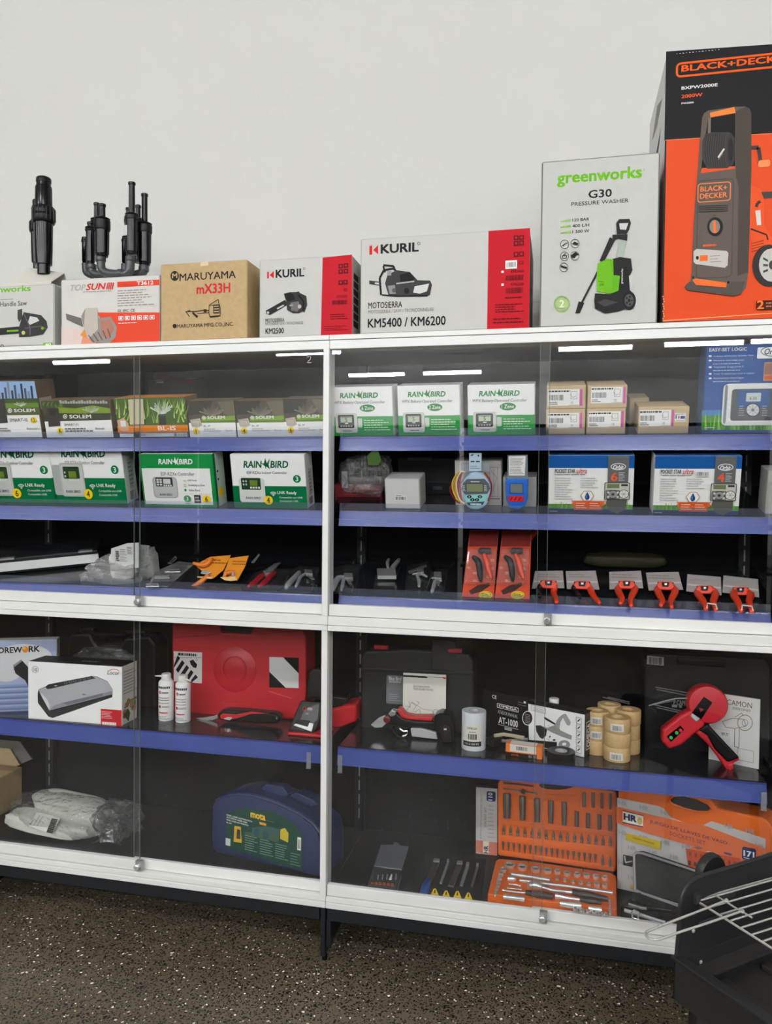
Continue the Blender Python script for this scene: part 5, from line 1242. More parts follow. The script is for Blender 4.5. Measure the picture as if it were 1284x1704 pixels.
f.poly([(255, 270), (275, 262), (298, 290), (292, 310), (276, 306), (262, 290)], BK_); f.ring(294, 264, 5, 7, 1.5, BK_, 10); f.line([(170, 250), (322, 252)], 2, BK_)
f.on('corner_sticker').poly([(703, 247), (868, 252), (868, 422), (703, 418)], (214, 214, 210)); f.poly([(780, 249), (868, 252), (868, 340)], BK_); f.poly([(703, 330), (703, 418), (796, 421)], BK_)
f.on('moulded_line').line([(640, 120), (905, 95)], 2, (120, 10, 22)); f.line([(170, 140), (420, 120)], 2, (120, 10, 22)); f.line([(700, 440), (830, 480)], 2.5, (230, 120, 120))
# two oil cans
def can(label, cx, yt, yb, d, side):
    pl = D.up(d); o = hit(cx, yb, pl); o = D.P(o.x, d, .0004); k = mpp(o)
    T = Thing('spray_can', label, 'spray can', o, 'white lubricant cans')
    H = (yb - yt) * k; r = 42 * k; hb = H * .80
    T.part('body', MB().lathe(o, (0, 0, 1), [(r * .94, 0), (r, .003), (r, hb), (r * .95, hb + .004), (r * .75, hb + .008)], WHITE_CARD, 28), smooth=True)
    T.part('cap', MB().lathe(o + V((0, 0, hb + .007)), (0, 0, 1), [(r * .72, 0), (r * .74, .004), (r * .62, .006), (r * .62, H * .13), (r * .56, H * .15)], mat('white_cap', (228, 226, 222), .35), 20), smooth=True)
    a = o + V((0, -r * .2, H * .94)); T.part('straw', MB().tube([a, a + V((side * 58 * k, -.006, -.008 * (side > 0)))], [.0045, .0016], mat('white_cap'), 8))
    def bend(u, v, e):
        t = -math.pi / 2 + (u - .5) * 2.6; return o + V((math.cos(t) * (r + e), math.sin(t) * (r + e), v * hb))
    f = T.face(o, (1, 0, 0), (0, 0, 1)); f.bend = bend; f.lin(0, 0, 100, 200)
    f.on('printed_lettering')
    for x in range(8): f.rect(10 + x * 10, 26, 17 + x * 10, 14, DK, False)
    f.step(); f.text('m', 33, 52, 40, 42, WH); f.ell(36, 46, 8, 9, RED); f.lines(48, 52, 80, 42, 1, GR, .8)
    for y in (72, 84, 100): f.lines(20, y + 6, 82, y, 1, (150, 110, 110), .7)
    f.ell(34, 122, 7, 8, RED); f.lines(46, 128, 84, 116, 2, GR, .5); f.lines(28, 158, 76, 150, 1, RED, .9); f.lines(18, 190, 86, 170, 3, GR, .35)
can('white lubricant can with straw to the left, in front of the red case', 123, 338, 600, .115, -1)
can('white lubricant can with straw to the right, in front of the red case', 218, 346, 608, .112, 1)
# black pruning shear lying
T = Thing('pruning_shear', 'black and red electric pruning shear lying before the red case', 'pruner', hit(590, 625, D.flat()))
pl = D.up(.12)
T.slab('body', [(405, 575), (428, 552), (470, 546), (560, 552), (650, 560), (725, 566), (752, 580), (758, 604), (745, 622), (640, 622), (540, 612), (480, 616), (425, 604)], pl, .045, BLACKP, bevel=.008, seg=3, smooth=True)
T.slab('red_trim', [(425, 578), (440, 566), (515, 572), (600, 556), (700, 566), (600, 568), (520, 592), (470, 602), (430, 596)], pl, .004, RDPL, off=.002, bevel=.001)
T.slab('silver_trim', [(446, 596), (470, 584), (496, 588), (480, 604)], pl, .003, CHROME, off=.004)
T.slab('blade', [(288, 592), (330, 590), (390, 580), (412, 572), (412, 592), (380, 604), (330, 606)], (pl[0] - pl[1] * .02, pl[1]), .004, STEEL, bevel=.001)
T.wire('button', [(742, 592), (748, 593)], pl, .0035, CHROME, off=.003)
# charger stand
T = Thing('charging_stand', 'black charging stand with red base at the door post', 'charger', hit(960, 690, D.flat()))
T.part('base', MB().hexa(D.P(hit(800, 670, D.up(.05)).x, .055, .0006), (.118, 0, 0), (0.012, .085, 0), (0, 0, .010), RED_PL), bevel=.004)
pl = D.up(.065, 22)
T.slab('dock', [(808, 665), (835, 590), (878, 490), (995, 496), (1000, 560), (970, 650), (945, 682)], pl, .06, BLACKP, bevel=.008, seg=3)
T.slab('dock_face', [(872, 612), (900, 540), (985, 506), (975, 600), (950, 625)], pl, .004, mat('satin_grey_face', (58, 58, 60), .3), off=.003, bevel=.001)
T.slab('silver_edge', [(838, 632), (868, 606), (952, 622), (940, 668)], pl, .004, STEEL, off=.004, bevel=.001)
T.slab('contact_slot', [(845, 620), (862, 598), (930, 606), (918, 640)], pl, .003, BLACKG, off=.006)
T.slab('tool_body', [(905, 490), (908, 420), (925, 330), (950, 302), (1010, 316), (1018, 480)], D.up(.12, 8), .07, BLACKP, bevel=.012, seg=3)
f = T.pface((pl[0] + pl[1] * .0036, pl[1])); f.on('logo_lettering').ring(900, 538, 10, 13, 4, RED, 16); f.lines(916, 548, 946, 532, 1, LG, .8); f.text('LINK', 904, 572, 926, 562, LG)
T.slab('red_housing', [(1030, 655), (1030, 545), (1130, 520), (1190, 512), (1192, 612), (1100, 645)], D.up(.18), .1, RED_PL, bevel=.01, seg=3)
T.slab('arm', [(1030, 540), (1034, 440), (1060, 470), (1130, 480), (1152, 456), (1148, 500), (1080, 540)], D.up(.19), .02, BLACKP, bevel=.004)
T.slab('red_lever', [(1036, 420), (1040, 300), (1056, 292), (1052, 420)], D.up(.2), .01, RED_PL, bevel=.002)
d6()
# black case with manual
BC = D.up(.20, 3)
T = Thing('tool_case', 'black hard case with red latches behind the booklet', 'case', hit(500, 620, BC))
T.slab('case_shell', [(150, 630), (150, 170), (180, 120), (480, 110), (600, 120), (830, 140), (862, 185), (858, 640)], BC, .11, mat('charcoal_moulded', (34, 35, 37), .45, bump=.1, bscale=250, spec=.3), bevel=.012, seg=3)
T.slab('ridge', [(160, 250), (160, 232), (858, 258), (858, 276)], BC, .006, mat('charcoal_moulded'), off=.005, bevel=.002)
for q in ([(232, 88), (322, 92), (318, 118), (234, 114)], [(696, 112), (786, 116), (784, 140), (698, 137)]): T.slab('latch', q, BC, .02, RED_PL, off=.008, bevel=.003)
T.slab('lid_block', [(592, 250), (600, 60), (750, 66), (752, 255)], BC, .02, mat('charcoal_moulded'), off=.003, bevel=.004)
f = T.pface((BC[0] + BC[1] * .0005, BC[1])); f.on('data_sticker').rr(310, 455, 440, 284, 10, (116, 118, 120)); f.text('Blue Bird', 328, 308, 406, 290, (210, 212, 212), .02); f.lines(330, 325, 404, 314, 1, LG, .8); f.lines(325, 440, 410, 395, 4, (160, 162, 162), .3)
# booklet
pb = D.up(.165, 6)
T = Thing('booklet', 'white instruction booklet leaning on the black case with red latches', 'booklet', hit(550, 535, pb))
T.slab('pages', [(418, 262), (687, 276), (684, 560), (414, 545)], pb, .004, (222, 220, 208))
f = T.pface((pb[0] + pb[1] * .0004, pb[1])); f.on('cover_print').poly([(418, 276), (560, 284), (572, 292), (566, 296), (418, 288)], DK); f.line([(566, 288), (684, 294)], 3, (120, 118, 114)); f.poly([(664, 290), (685, 291), (685, 302), (672, 302)], RED); f.text('Forbici potatura elettriche', 482, 356, 586, 344, GR); f.text('Tijeras de podar electricas', 480, 374, 605, 360, GR)
for L in ([(440, 500), (470, 450), (500, 470), (480, 500)], [(470, 445), (540, 490), (600, 498), (610, 520)], [(500, 470), (520, 450), (500, 440)], [(490, 510), (520, 490), (530, 520), (500, 525)], [(600, 530), (612, 492), (635, 495), (640, 530)], [(435, 470), (462, 480), (455, 440)]): f.line(L, 2, (110, 108, 104))
# battery pruner
T = Thing('pruning_shear', 'red and black battery pruning shear in front of the booklet', 'pruner', hit(560, 690, D.flat()))
pl = D.up(.105)
T.slab('body', [(318, 590), (330, 548), (375, 512), (412, 545), (500, 566), (600, 566), (640, 590), (560, 606), (470, 600), (440, 612), (400, 606), (360, 592)], pl, .045, BLACKP, bevel=.008, seg=3, smooth=True)
T.slab('red_grip', [(374, 500), (386, 488), (404, 498), (430, 530), (480, 540), (605, 540), (596, 568), (440, 556), (404, 542)], pl, .04, RDPL, off=.004, bevel=.005, smooth=True)
T.slab('blade', [(212, 590), (262, 546), (300, 530), (318, 552), (312, 582), (285, 606), (240, 610)], (pl[0] - pl[1] * .015, pl[1]), .005, CHROME, bevel=.0015)
n = pl[1]
T.part('pivot', MB().lathe(hit(316, 555, pl) - n * .02, n, [(.011, 0), (.011, .024), (.008, .026)], mat('dark_red_pivot', (110, 30, 34), .35), 18), smooth=True)
T.slab('metal_head', [(322, 520), (345, 498), (372, 505), (368, 530), (340, 540)], pl, .03, STEEL, bevel=.003)
T.part('trigger_guard', MB().tube([hit(x, y, (pl[0] - n * .02, n)) for x, y in ((352, 596), (365, 640), (390, 668), (430, 668), (455, 640), (466, 604))], .004, BLACKP, 8), smooth=True)
T.part('trigger', MB().tube([hit(x, y, (pl[0] - n * .02, n)) for x, y in ((395, 612), (420, 630), (445, 628), (445, 650), (415, 662))], .0035, CHROME, 8), smooth=True)
T.slab('silver_bar', [(462, 610), (530, 612), (625, 640), (632, 682), (470, 664)], (pl[0] - n * .015, n), .015, ALU, bevel=.003)
T.slab('battery', [(608, 560), (612, 532), (650, 516), (716, 532), (730, 580), (738, 690), (724, 712), (664, 708), (648, 650), (622, 620)], pl, .06, BLACKG, off=.01, bevel=.008, seg=3)
T.slab('battery_cap', [(665, 610), (682, 592), (712, 610), (716, 700), (672, 700)], pl, .006, BLACKP, off=.014, bevel=.002)
f = T.pface((pl[0] + n * .0205, n)); f.on('mark').line([(674, 612), (690, 622)], 4, WH); f.line([(690, 612), (674, 622)], 4, WH)
# white roll
o = D.P(hit(857, 752, D.up(.075)).x, .085, .0004); k = mpp(o); r = 76 * k; H = 236 * k
T = Thing('film_roll', 'white roll of tying film with printed label', 'roll', o)
T.part('roll', MB().lathe(o, (0, 0, 1), [(r * .5, .002), (r * .98, 0), (r, .003), (r, H - .003), (r * .98, H), (r * .5, H), (r * .46, H - .004), (r * .46, .01)], mat('white_film', (214, 218, 222), .3, var=.03), 32, cap=False), smooth=True)
T.part('core', MB().lathe(o + V((0, 0, H * .9)), (0, 0, 1), [(r * .46, -.01), (r * .46, H * .1), (r * .38, H * .1), (r * .38, -.01)], mat('grey_core', (180, 182, 184), .6), 24, cap=False), smooth=True)
def bend(u, v, e, o=o, r=r, H=H):
    t = -math.pi / 2 + (u - .5) * 2.7; return o + V((math.cos(t) * (r + e), math.sin(t) * (r + e), v * H))
f = T.face(o, (1, 0, 0), (0, 0, 1)); f.bend = bend; f.lin(0, 0, 100, 250)
f.on('paper_label')
for i in range(6): f.rect(18 + i * 10, 218, 28 + i * 10, 75, (222, 220, 208), False)
f.step(); f.on('label_print')
for i in range(6): f.rect(18 + i * 10, 218, 28 + i * 10, 186, DK, False)
f.step(); f.text('OMEGA', 32, 106, 64, 92, DK, .01); f.bars(36, 172, 64, 136, 14, DK); f.lines(40, 126, 60, 120, 1, GR, .8); f.text('115 G 250 PZ', 26, 208, 70, 196, WH)
d7()
# AT-1000 box, turned
wb = D.up(.16)
T = carton('tying_tool_carton', 'black and white tying tool carton turned toward the aisle', 'box', D, (48, 486), (460, 368), .205, dr=.075, depth=.055, mats=(WHITE_CARD, mat('black_side2', (22, 22, 24), .45), mat('black_top2', (22, 22, 24), .45)))
f = T.front; crop(805, 1150, 6.758)
f.on('printed_panel').poly([(-10, -30), (496, 90), (506, 548), (820, 572), (820, 660), (-10, 520)], (20, 20, 22)); f.poly([(490, 70), (1145, 240), (1145, 268), (490, 108)], (20, 20, 22))
f.on('logo_lettering').line([(150, 138), (385, 192), (386, 238), (150, 182)], 5, WH, True); f.tl('OMEGA', 166, 176, 372, 225, 27, WH, .02); f.tl('ATADOR MANUAL', 157, 250, 380, 308, 40, LG, .01); f.tl('AT-1000', 165, 360, 382, 412, 76, WH, .02); f.line([(158, 372), (388, 432)], 4, WH); f.tl('CE', 92, 78, 142, 90, 40, WH); f.poly([(232, 402), (316, 420), (316, 450), (232, 434)], LG); f.line([(382, 120), (475, 142)], 3, LG); f.line([(382, 148), (475, 170)], 3, LG); f.poly([(448, 112), (472, 118), (472, 138), (448, 132)], WH)
f.on('printed_badge').ell(492, 303, 60, 82, WH); f.ell(492, 303, 53, 74, (26, 26, 28))
for i in range(6): f.line([(462, 258 + i * 18), (522, 272 + i * 18)], 6, (150, 150, 148))
f.on('printed_picture').line([(536, 155), (694, 195), (694, 255), (536, 215)], 3, GR, True)
for i in range(3): f.line([(552, 180 + i * 14), (676, 212 + i * 14)], 3, GR)
f.poly([(584, 384), (640, 384), (712, 425), (700, 500), (662, 538), (630, 520), (590, 450)], (26, 26, 28)); f.poly([(672, 294), (690, 290), (806, 362), (800, 380), (690, 318)], (36, 36, 38))
f.poly([(640, 388), (720, 412), (800, 380), (830, 372), (860, 440), (990, 500), (985, 545), (880, 510), (760, 460)], (150, 148, 144)); f.poly([(800, 380), (840, 300), (885, 262), (920, 250), (980, 350), (965, 388), (935, 380), (890, 300), (858, 350), (848, 430)], (164, 162, 158)); f.line([(720, 380), (745, 405), (790, 400)], 4, GR); f.line([(820, 320), (826, 380)], 4, GR)
f.poly([(728, 518), (745, 500), (756, 504), (740, 524)], (40, 40, 40)); f.poly([(770, 550), (790, 535), (812, 545), (795, 562)], (60, 60, 60)); f.line([(708, 530), (740, 556)], 4, GR); f.ell(905, 600, 66, 50, (140, 142, 146)); f.ell(905, 594, 24, 17, (236, 235, 231))
f.on('printed_symbols')
for i in range(5): y = 290 + i * 82; f.line([(1038, y), (1098, y + 14), (1098, y + 84), (1040, y + 68)], 4, GR, True); f.line([(1056, y + 50), (1082, y + 26)], 12, DK)
d7()
g = T.right; g.lin(0, 0, 1, 1).on('logo_lettering').text('OMEGA', .25, .8, .7, .25, WH, .02, rot=90); g.frame(.15, .85, .8, .2, .04, WH)
T = Thing('dark_bottle', 'dark bottle whose white cap shows behind the tying tool carton', 'bottle', hit(322, 325, D.up(.2)))
vl(T, 'bottle', 322, [(500, 22), (330, 22), (326, 18)], .2, mat('dark_bottle', (40, 42, 46), .3), zb=.633, fr=D)
vl(T, 'cap', 322, [(325, 21), (300, 22), (296, 19)], .2, mat('white_cap'), fr=D)
# stapler like tool lying
T = Thing('hand_tool', 'silver and black tying tool lying in front of its carton', 'tool', hit(110, 500, D.flat()))
T.wire('rail', [(20, 474), (110, 486), (205, 478)], D.flat(.022), .005, STEEL)
T.wire('lower_rail', [(40, 496), (120, 506), (210, 498)], D.flat(.012), .006, BLACKP)
T.wire('lever', [(60, 462), (100, 456), (150, 464), (190, 472)], D.flat(.036), .006, mat('ivory_lever', (190, 182, 150), .4))
T.slab('jaw', [(20, 470), (70, 452), (100, 470), (60, 486)], D.flat(.03), .02, BLACKP, bevel=.003)
T = carton('staple_box', 'small orange staple box with white label at the shelf edge', 'box', D, (108, 556), (270, 514), .038, dr=.026, depth=.035, mats=(mat('orange_carton', (230, 120, 40), .5), mat('orange_carton'), mat('orange_carton')))
f = T.front; f.lin(0, 0, 100, 40).on('paper_label').rect(12, 24, 84, 1, (222, 216, 206)); f.bars(30, 18, 60, 6, 16, DK); f.on('printed_panel').rect(0, 40, 86, 27, (30, 28, 28)); f.text('cinta', 16, 37, 36, 30, ORG); f.text('BS 70', 64, 37, 84, 30, LG)
tp = T.top; tp.lin(0, 0, 1, 1).on('paper_label').rect(.12, .98, .84, .02, (226, 220, 210))
# black tape roll
o = D.P(hit(353, 575, D.up(.05)).x, .062, .0005); k = mpp(o)
T = Thing('tape_roll', 'black tape roll lying flat at the shelf edge', 'tape roll', o)
T.part('roll', MB().lathe(o, (0, 0, 1), [(.018, 0), (60 * k, 0), (60 * k, .02), (.018, .02), (.018, 0)], BLACKP, 28, cap=False), smooth=True)
T.part('core', MB().lathe(o, (0, 0, 1), [(.0178, .001), (.0178, .0205), (.014, .0205), (.014, .001)], mat('grey_core'), 20, cap=False), smooth=True)
# kraft tape stacks
rt = None
sp = [(600, 573, .09, 57, 3, 'front stack'), (513, 540, .135, 50, 3, 'left stack'), (648, 545, .165, 52, 3, 'right stack'), (560, 520, .205, 50, 3, 'rear stack')]
lv = ('bottom', 'second', 'third', 'top')
for cx, yb, d, rpx, n_, nm_ in sp:
    o = D.P(hit(cx, yb, D.up(d)).x, d, 0); k = mpp(o); r = rpx * k; h = 62 * k
    for j in range(n_):
        p = o + V((random.uniform(-.002, .002), random.uniform(-.002, .002), j * (h + .0006) + .0004))
        T = Thing('tape_roll', 'kraft paper tape roll, %s one of the %s' % ('top' if j == n_ - 1 else lv[j], nm_), 'tape roll', p, 'stacked kraft tape rolls')
        T.part('roll', MB().lathe(p, (0, 0, 1), [(r * .5, 0), (r * .97, 0), (r, .002), (r, h - .002), (r * .97, h), (r * .5, h), (r * .5, 0)], KTAPE, 28, cap=False), smooth=True)
        if nm_ in ('front stack', 'left stack') and j in ((0, 2) if nm_ == 'front stack' else (1, 2)):
            def bend(u, v, e, o=p, r=r, H=h):
                t = -math.pi / 2 + (u - .5) * 2.2; return o + V((math.cos(t) * (r + e), math.sin(t) * (r + e), v * H))
            f = T.face(p, (1, 0, 0), (0, 0, 1)); f.bend = bend; f.lin(0, 0, 100, 100); f.on('barcode_label')
            for i in range(5): f.rect(22 + i * 9, 82, 31 + i * 9, 30, (220, 218, 210), False)
            f.step(); f.bars(28, 76, 62, 42, 14, DK)
# black case at right
BC = D.up(.22, 2)
T = Thing('tool_case', 'large black hard case with barcode sticker behind the red tying tool', 'case', hit(1000, 560, BC))
T.slab('case_shell', [(715, 560), (720, 130), (740, 95), (1250, 120), (1275, 160), (1275, 640)], BC, .11, mat('near_black_case', (20, 21, 23), .4, bump=.08, bscale=300, spec=.3), bevel=.01, seg=3)
T.slab('handle', [(862, 115), (1082, 130), (1080, 165), (870, 150)], BC, .03, BLACKP, off=.006, bevel=.006)
f = T.pface((BC[0] + BC[1] * .0006, BC[1])); f.on('barcode_sticker').poly([(733, 108), (807, 116), (806, 153), (732, 146)], (176, 176, 174)); f.bars(740, 146, 800, 118, 20, DK)
f.on('printed_lettering').text('P CAM-1', 850, 326, 912, 308, LG, .02); f.rect(842, 336, 866, 326, LG); f.rect(874, 338, 886, 328, LG)
for i, (a, b) in enumerate((((770, 248), (930, 276)), ((774, 258), (935, 290)), ((740, 330), (850, 308)), ((760, 325), (905, 358)), ((775, 338), (900, 366)))): T.wire('rod', [a, b], BC, .0016, CHROME if i < 3 else STEEL, off=.004)
T2 = Thing('rod_holder', 'black holder with two thin steel rods behind the kraft tape stacks', 'tool holder', hit(600, 320, D.up(.3)))
for q in ([(538, 292), (656, 322)], [(560, 292), (655, 314)]): T2.wire('rod', q, D.up(.3), .002, STEEL)
T2.slab('holder', [(600, 560), (600, 310), (620, 314), (620, 560)], D.up(.31), .01, BLACKP)
# booklet camon
T = carton('booklet', 'white booklet with machine line drawing at the right end', 'booklet', D, (1003, 586), (1232, 303), .155, dr=.10, depth=.004, mats=((220, 219, 214), (200, 200, 196), (200, 200, 196)), bevel=.0003)
f = T.front; f.on('logo_lettering').text('CAMON', 1085, 324, 1196, 318, (80, 80, 78)); f.lines(1110, 350, 1190, 342, 1, LG)
f.on('printed_picture')
for L in ([(1065, 400), (1110, 385), (1160, 390), (1170, 420), (1120, 430), (1080, 425), (1065, 400)], [(1120, 430), (1118, 510), (1138, 515), (1140, 432)], [(1120, 380), (1150, 362), (1158, 375)]): f.line(L, 2.5, GR)
f.ring(1165, 405, 34, 36, 3, GR); f.ring(1165, 405, 14, 15, 2, GR); f.text('KP-77', 1062, 460, 1092, 452, DK, .01); f.frame(1030, 480, 1098, 440, 1, LG); f.lines(1030, 520, 1100, 500, 2, LG, .4); f.frame(1130, 568, 1204, 530, 1.5, GR)
# red tying machine
T = Thing('tying_machine', 'red and black battery tying machine with round head', 'power tool', hit(1080, 620, D.flat()))
pl = D.up(.075, 6); n = pl[1]
T.slab('arm_housing', [(800, 435), (880, 372), (928, 345), (990, 395), (985, 425), (945, 452), (885, 504), (832, 523), (800, 490)], pl, .05, RDPL, bevel=.009, seg=3)
o = hit(1002, 325, pl); k = mpp(o)
T.part('round_head', MB().lathe(o - n * .055, n, [(78 * k, 0), (84 * k, .004), (84 * k, .05), (78 * k, .056), (50 * k, .058), (.001, .058)], RDPL, 36), smooth=True)
T.slab('grip_rear', [(945, 448), (1000, 420), (1050, 480), (1146, 568), (1112, 586), (1115, 610), (1092, 626), (1052, 566), (1000, 500)], pl, .045, RDPL, bevel=.007, seg=3, off=-.004)
T.slab('grip', [(958, 436), (1000, 408), (1022, 432), (1144, 562), (1090, 582), (1030, 520), (1000, 462)], pl, .05, BLACKP, bevel=.008, seg=3, off=.004)
T.slab('badge_plate', [(930, 362), (984, 290), (1022, 316), (972, 390)], pl, .004, BLACKG, off=.006, bevel=.001)
T.slab('silver_nose', [(925, 378), (936, 355), (968, 388), (950, 402)], pl, .02, ALU, off=.004, bevel=.003)
f = T.pface((pl[0] + n * .0065, n)); f.on('mark').poly([(962, 338), (984, 346), (968, 358)], (150, 40, 44))
T.slab('key_panel', [(820, 465), (880, 418), (896, 436), (838, 490)], pl, .003, BLACKG, off=.002)
for x, y, c in ((838, 470, (60, 190, 90)), (863, 449, (60, 190, 90)), (880, 438, (210, 50, 60))):
    T.part('button', MB().lathe(hit(x, y, pl), n, [(7.5 * k, 0), (7.5 * k, .004), (5 * k, .005)], ink(c), 14), smooth=True)
T.wire('chain', [(740, 330), (800, 312), (860, 298), (920, 296)], (pl[0] - n * .02, n), .002, CHROME)
T.slab('base_hook', [(1088, 590), (1112, 584), (1116, 608), (1094, 628)], pl, .03, RDPL, bevel=.003)
# ---------------------------------------------------------------- lower cabinet, bottom deck
EDGE[0] = E_
d8()
m = MB(); x0, x1, y0, y1, z0, z1, z2, i_ = -1.78, -1.318, .10, .36, .2056, .345, .425, .085
m.hexa((x0, y0, z0), (x1 - x0, 0, 0), (0, y1 - y0, 0), (0, 0, z1 - z0), KRAFT)
T = Thing('carton', 'brown carton with sloping folded top cut by the left edge, bottom deck', 'box', (-1.55, .23, z0))
T.part('carton_body', m, bevel=.001, seg=1)
T.slab('lid_panel', [(-60, 300), (-60, 96), (70, 110), (140, 226)], E_.up(.318, 14), .004, KRAFT2)
T.slab('folded_flap', [(-60, 52), (0, 48), (140, 60), (228, 185), (142, 222), (72, 108), (-60, 94)], E_.up(.345, 10), .004, mat('grey_flap_board', (112, 110, 106), .6))
# bag of white fleece
T = Thing('bagged_fleece', 'folded white fleece in a clear bag with barcode label', 'bag', hit(450, 730, E_.flat()))
fleece = mat('white_fleece', (214, 214, 204), .8, var=.05, scale=30, bump=.04, bscale=60)
T.part('upper_fold', MB().blob(hit(520, 520, E_.up(.20)), (V((.150, -.012, -.012)), V((.01, .055, 0)), V((0, -.01, .044))), fleece, .08, 1.6, 4, 3), smooth=True)
T.part('lower_fold', MB().blob(hit(370, 645, E_.up(.13)), (V((.172, -.006, -.010)), V((.01, .05, 0)), V((0, 0, .030))), fleece, .1, 1.7, 4, 8), smooth=True)
T.part('bag_film', MB().blob(hit(470, 585, E_.up(.155)), (V((.200, -.012, -.012)), V((.01, .085, 0)), V((0, -.02, .066))), FILM, .12, 2.2, 5, 5), smooth=True)
T.part('bag_end', MB().blob(hit(835, 620, E_.up(.15)), (V((.062, 0, -.005)), V((0, .08, 0)), V((0, -.02, .058))), BAGFILM, .35, 2.2, 4, 4), smooth=True)
pl = E_.up(.05, 25)
T.slab('barcode_label', [(205, 662), (262, 562), (430, 605), (368, 718)], pl, .001, (216, 214, 208))
f = T.pface((pl[0] + pl[1] * .0004, pl[1])); f.on('label_print')
for i in range(9): f.poly([(330 + i * 4.5, 705 - i * 11), (334 + i * 4.5, 695 - i * 11), (376 + i * 4.5, 706 - i * 11.5), (372 + i * 4.5, 716 - i * 11.5)], DK)
f.line([(240, 660), (285, 585)], 3, GR); f.line([(262, 664), (305, 592)], 3, GR); f.line([(215, 655), (232, 625)], 5, GR)
e1()
# blue laser level case
pm = E_.up(.135, 3, -14, x=-.431); n = pm[1]
T = Thing('laser_level_case', 'navy blue plastic laser level case with green sticker', 'case', hit(720, 650, pm))
navy = BLUE_PL
T.slab('case_shell', [(440, 575), (424, 545), (420, 480), (424, 330), (440, 292), (480, 266), (560, 250), (650, 262), (760, 298), (880, 355), (960, 410), (1000, 455), (1014, 510), (1014, 640), (1008, 712)], pm, .14, navy, bevel=.014, seg=3, smooth=True)
T.slab('front_ridge', [(446, 562), (432, 535), (432, 480), (436, 340), (452, 302), (490, 280), (560, 266), (650, 278), (760, 314), (876, 368), (952, 422), (988, 468), (1000, 516), (1000, 640), (996, 698)], pm, .008, navy, off=.006, bevel=.004, seg=2, smooth=True)
T.slab('handle', [(690, 232), (710, 208), (800, 222), (835, 262), (815, 275), (700, 248)], (pm[0] - n * .05, n), .04, navy, bevel=.006)
T.slab('latch', [(835, 272), (870, 252), (960, 290), (990, 318), (950, 330), (880, 300)], (pm[0] - n * .04, n), .05, navy, bevel=.004)
f = T.pface((pm[0] + n * .0062, n)); STK = (26, 70, 56)
f.on('sticker').poly([(500, 542), (500, 366), (560, 342), (640, 335), (740, 352), (830, 392), (890, 446), (912, 490), (905, 668), (800, 640), (640, 590)], STK)
f.poly([(600, 462), (785, 482), (780, 520), (600, 475)], (70, 92, 70)); f.poly([(640, 440), (720, 432), (790, 450), (785, 482), (640, 466)], (60, 92, 84)); f.ell(665, 466, 16, 22, (30, 84, 92)); f.ell(710, 478, 16, 22, (30, 84, 92)); f.poly([(790, 500), (792, 450), (815, 442), (835, 470), (832, 520)], (196, 176, 40))
f.poly([(542, 515), (546, 430), (580, 436), (585, 522)], (206, 168, 40)); f.poly([(556, 498), (560, 448), (578, 452), (578, 502)], (60, 50, 40))
crop(350, 1300, 6.758)
f.on('logo_lettering').tl('mota', 452, 405, 620, 446, 66, (240, 190, 40), .04); f.poly([(550, 455), (628, 475), (628, 502), (556, 484)], (220, 160, 40)); f.line([(630, 440), (715, 462)], 6, (120, 110, 50))
f.on('printed_lettering').tl('NIVEL LASER AUTOMATICO', 183, 384, 470, 462, 17, WH, .01); f.tl('AUTOMATIC LASER LEVEL', 183, 410, 418, 474, 17, WH, .01); f.tl('NIVEL LASER AUTOMATICO', 183, 438, 430, 505, 17, WH, .01); f.tl('NL-190', 183, 468, 240, 484, 17, WH, .01)
e1()
f.lines(602, 560, 672, 490, 7, (130, 160, 140), .3); f.lines(682, 582, 755, 512, 7, (130, 160, 140), .3); f.lines(764, 604, 835, 536, 7, (130, 160, 140), .3); f.lines(845, 640, 900, 580, 5, (110, 140, 120), .3)
f.on('barcode_label').rect(882, 558, 903, 494, WH); f.bars(886, 552, 900, 505, 5, DK); f.rect(500, 532, 526, 500, (200, 206, 196))
# bit case
e2()
T = Thing('bit_case', 'small open grey bit case at the front of the bottom deck', 'case', hit(250, 910, E_.flat()))
pl = pline(E_, .155, 40, .012)
gcl = mat('smoky_lid', (72, 74, 80), .22)
T.slab('lid', [(188, 742), (244, 574), (338, 572), (342, 552), (376, 554), (392, 578), (460, 586), (405, 770)], pl, .012, gcl, bevel=.003)
T.slab('tray', [(135, 902), (188, 745), (405, 770), (358, 928)], E_.flat(.026), .024, mat('smoky_tray', (52, 54, 58), .3), bevel=.003)
T.slab('bit_well', [(150, 886), (166, 850), (352, 862), (342, 908)], E_.flat(.0275), .002, (70, 44, 34))
for i in range(6): T.slab('bit_grip', [(160 + i * 31, 884 + i * 3), (168 + i * 31, 856 + i * 2), (190 + i * 31, 858 + i * 2), (183 + i * 31, 888 + i * 3)], E_.flat(.031), .004, (138, 84, 58), bevel=.001)
for i in range(5): T.wire('bit', [(222 + i * 34, 838 + i), (226 + i * 34, 808 - i * 2)], E_.flat(.034), .0022, STEEL)
T.slab('white_tip', [(306, 840), (326, 798), (332, 806), (326, 840)], E_.flat(.036), .002, WH)
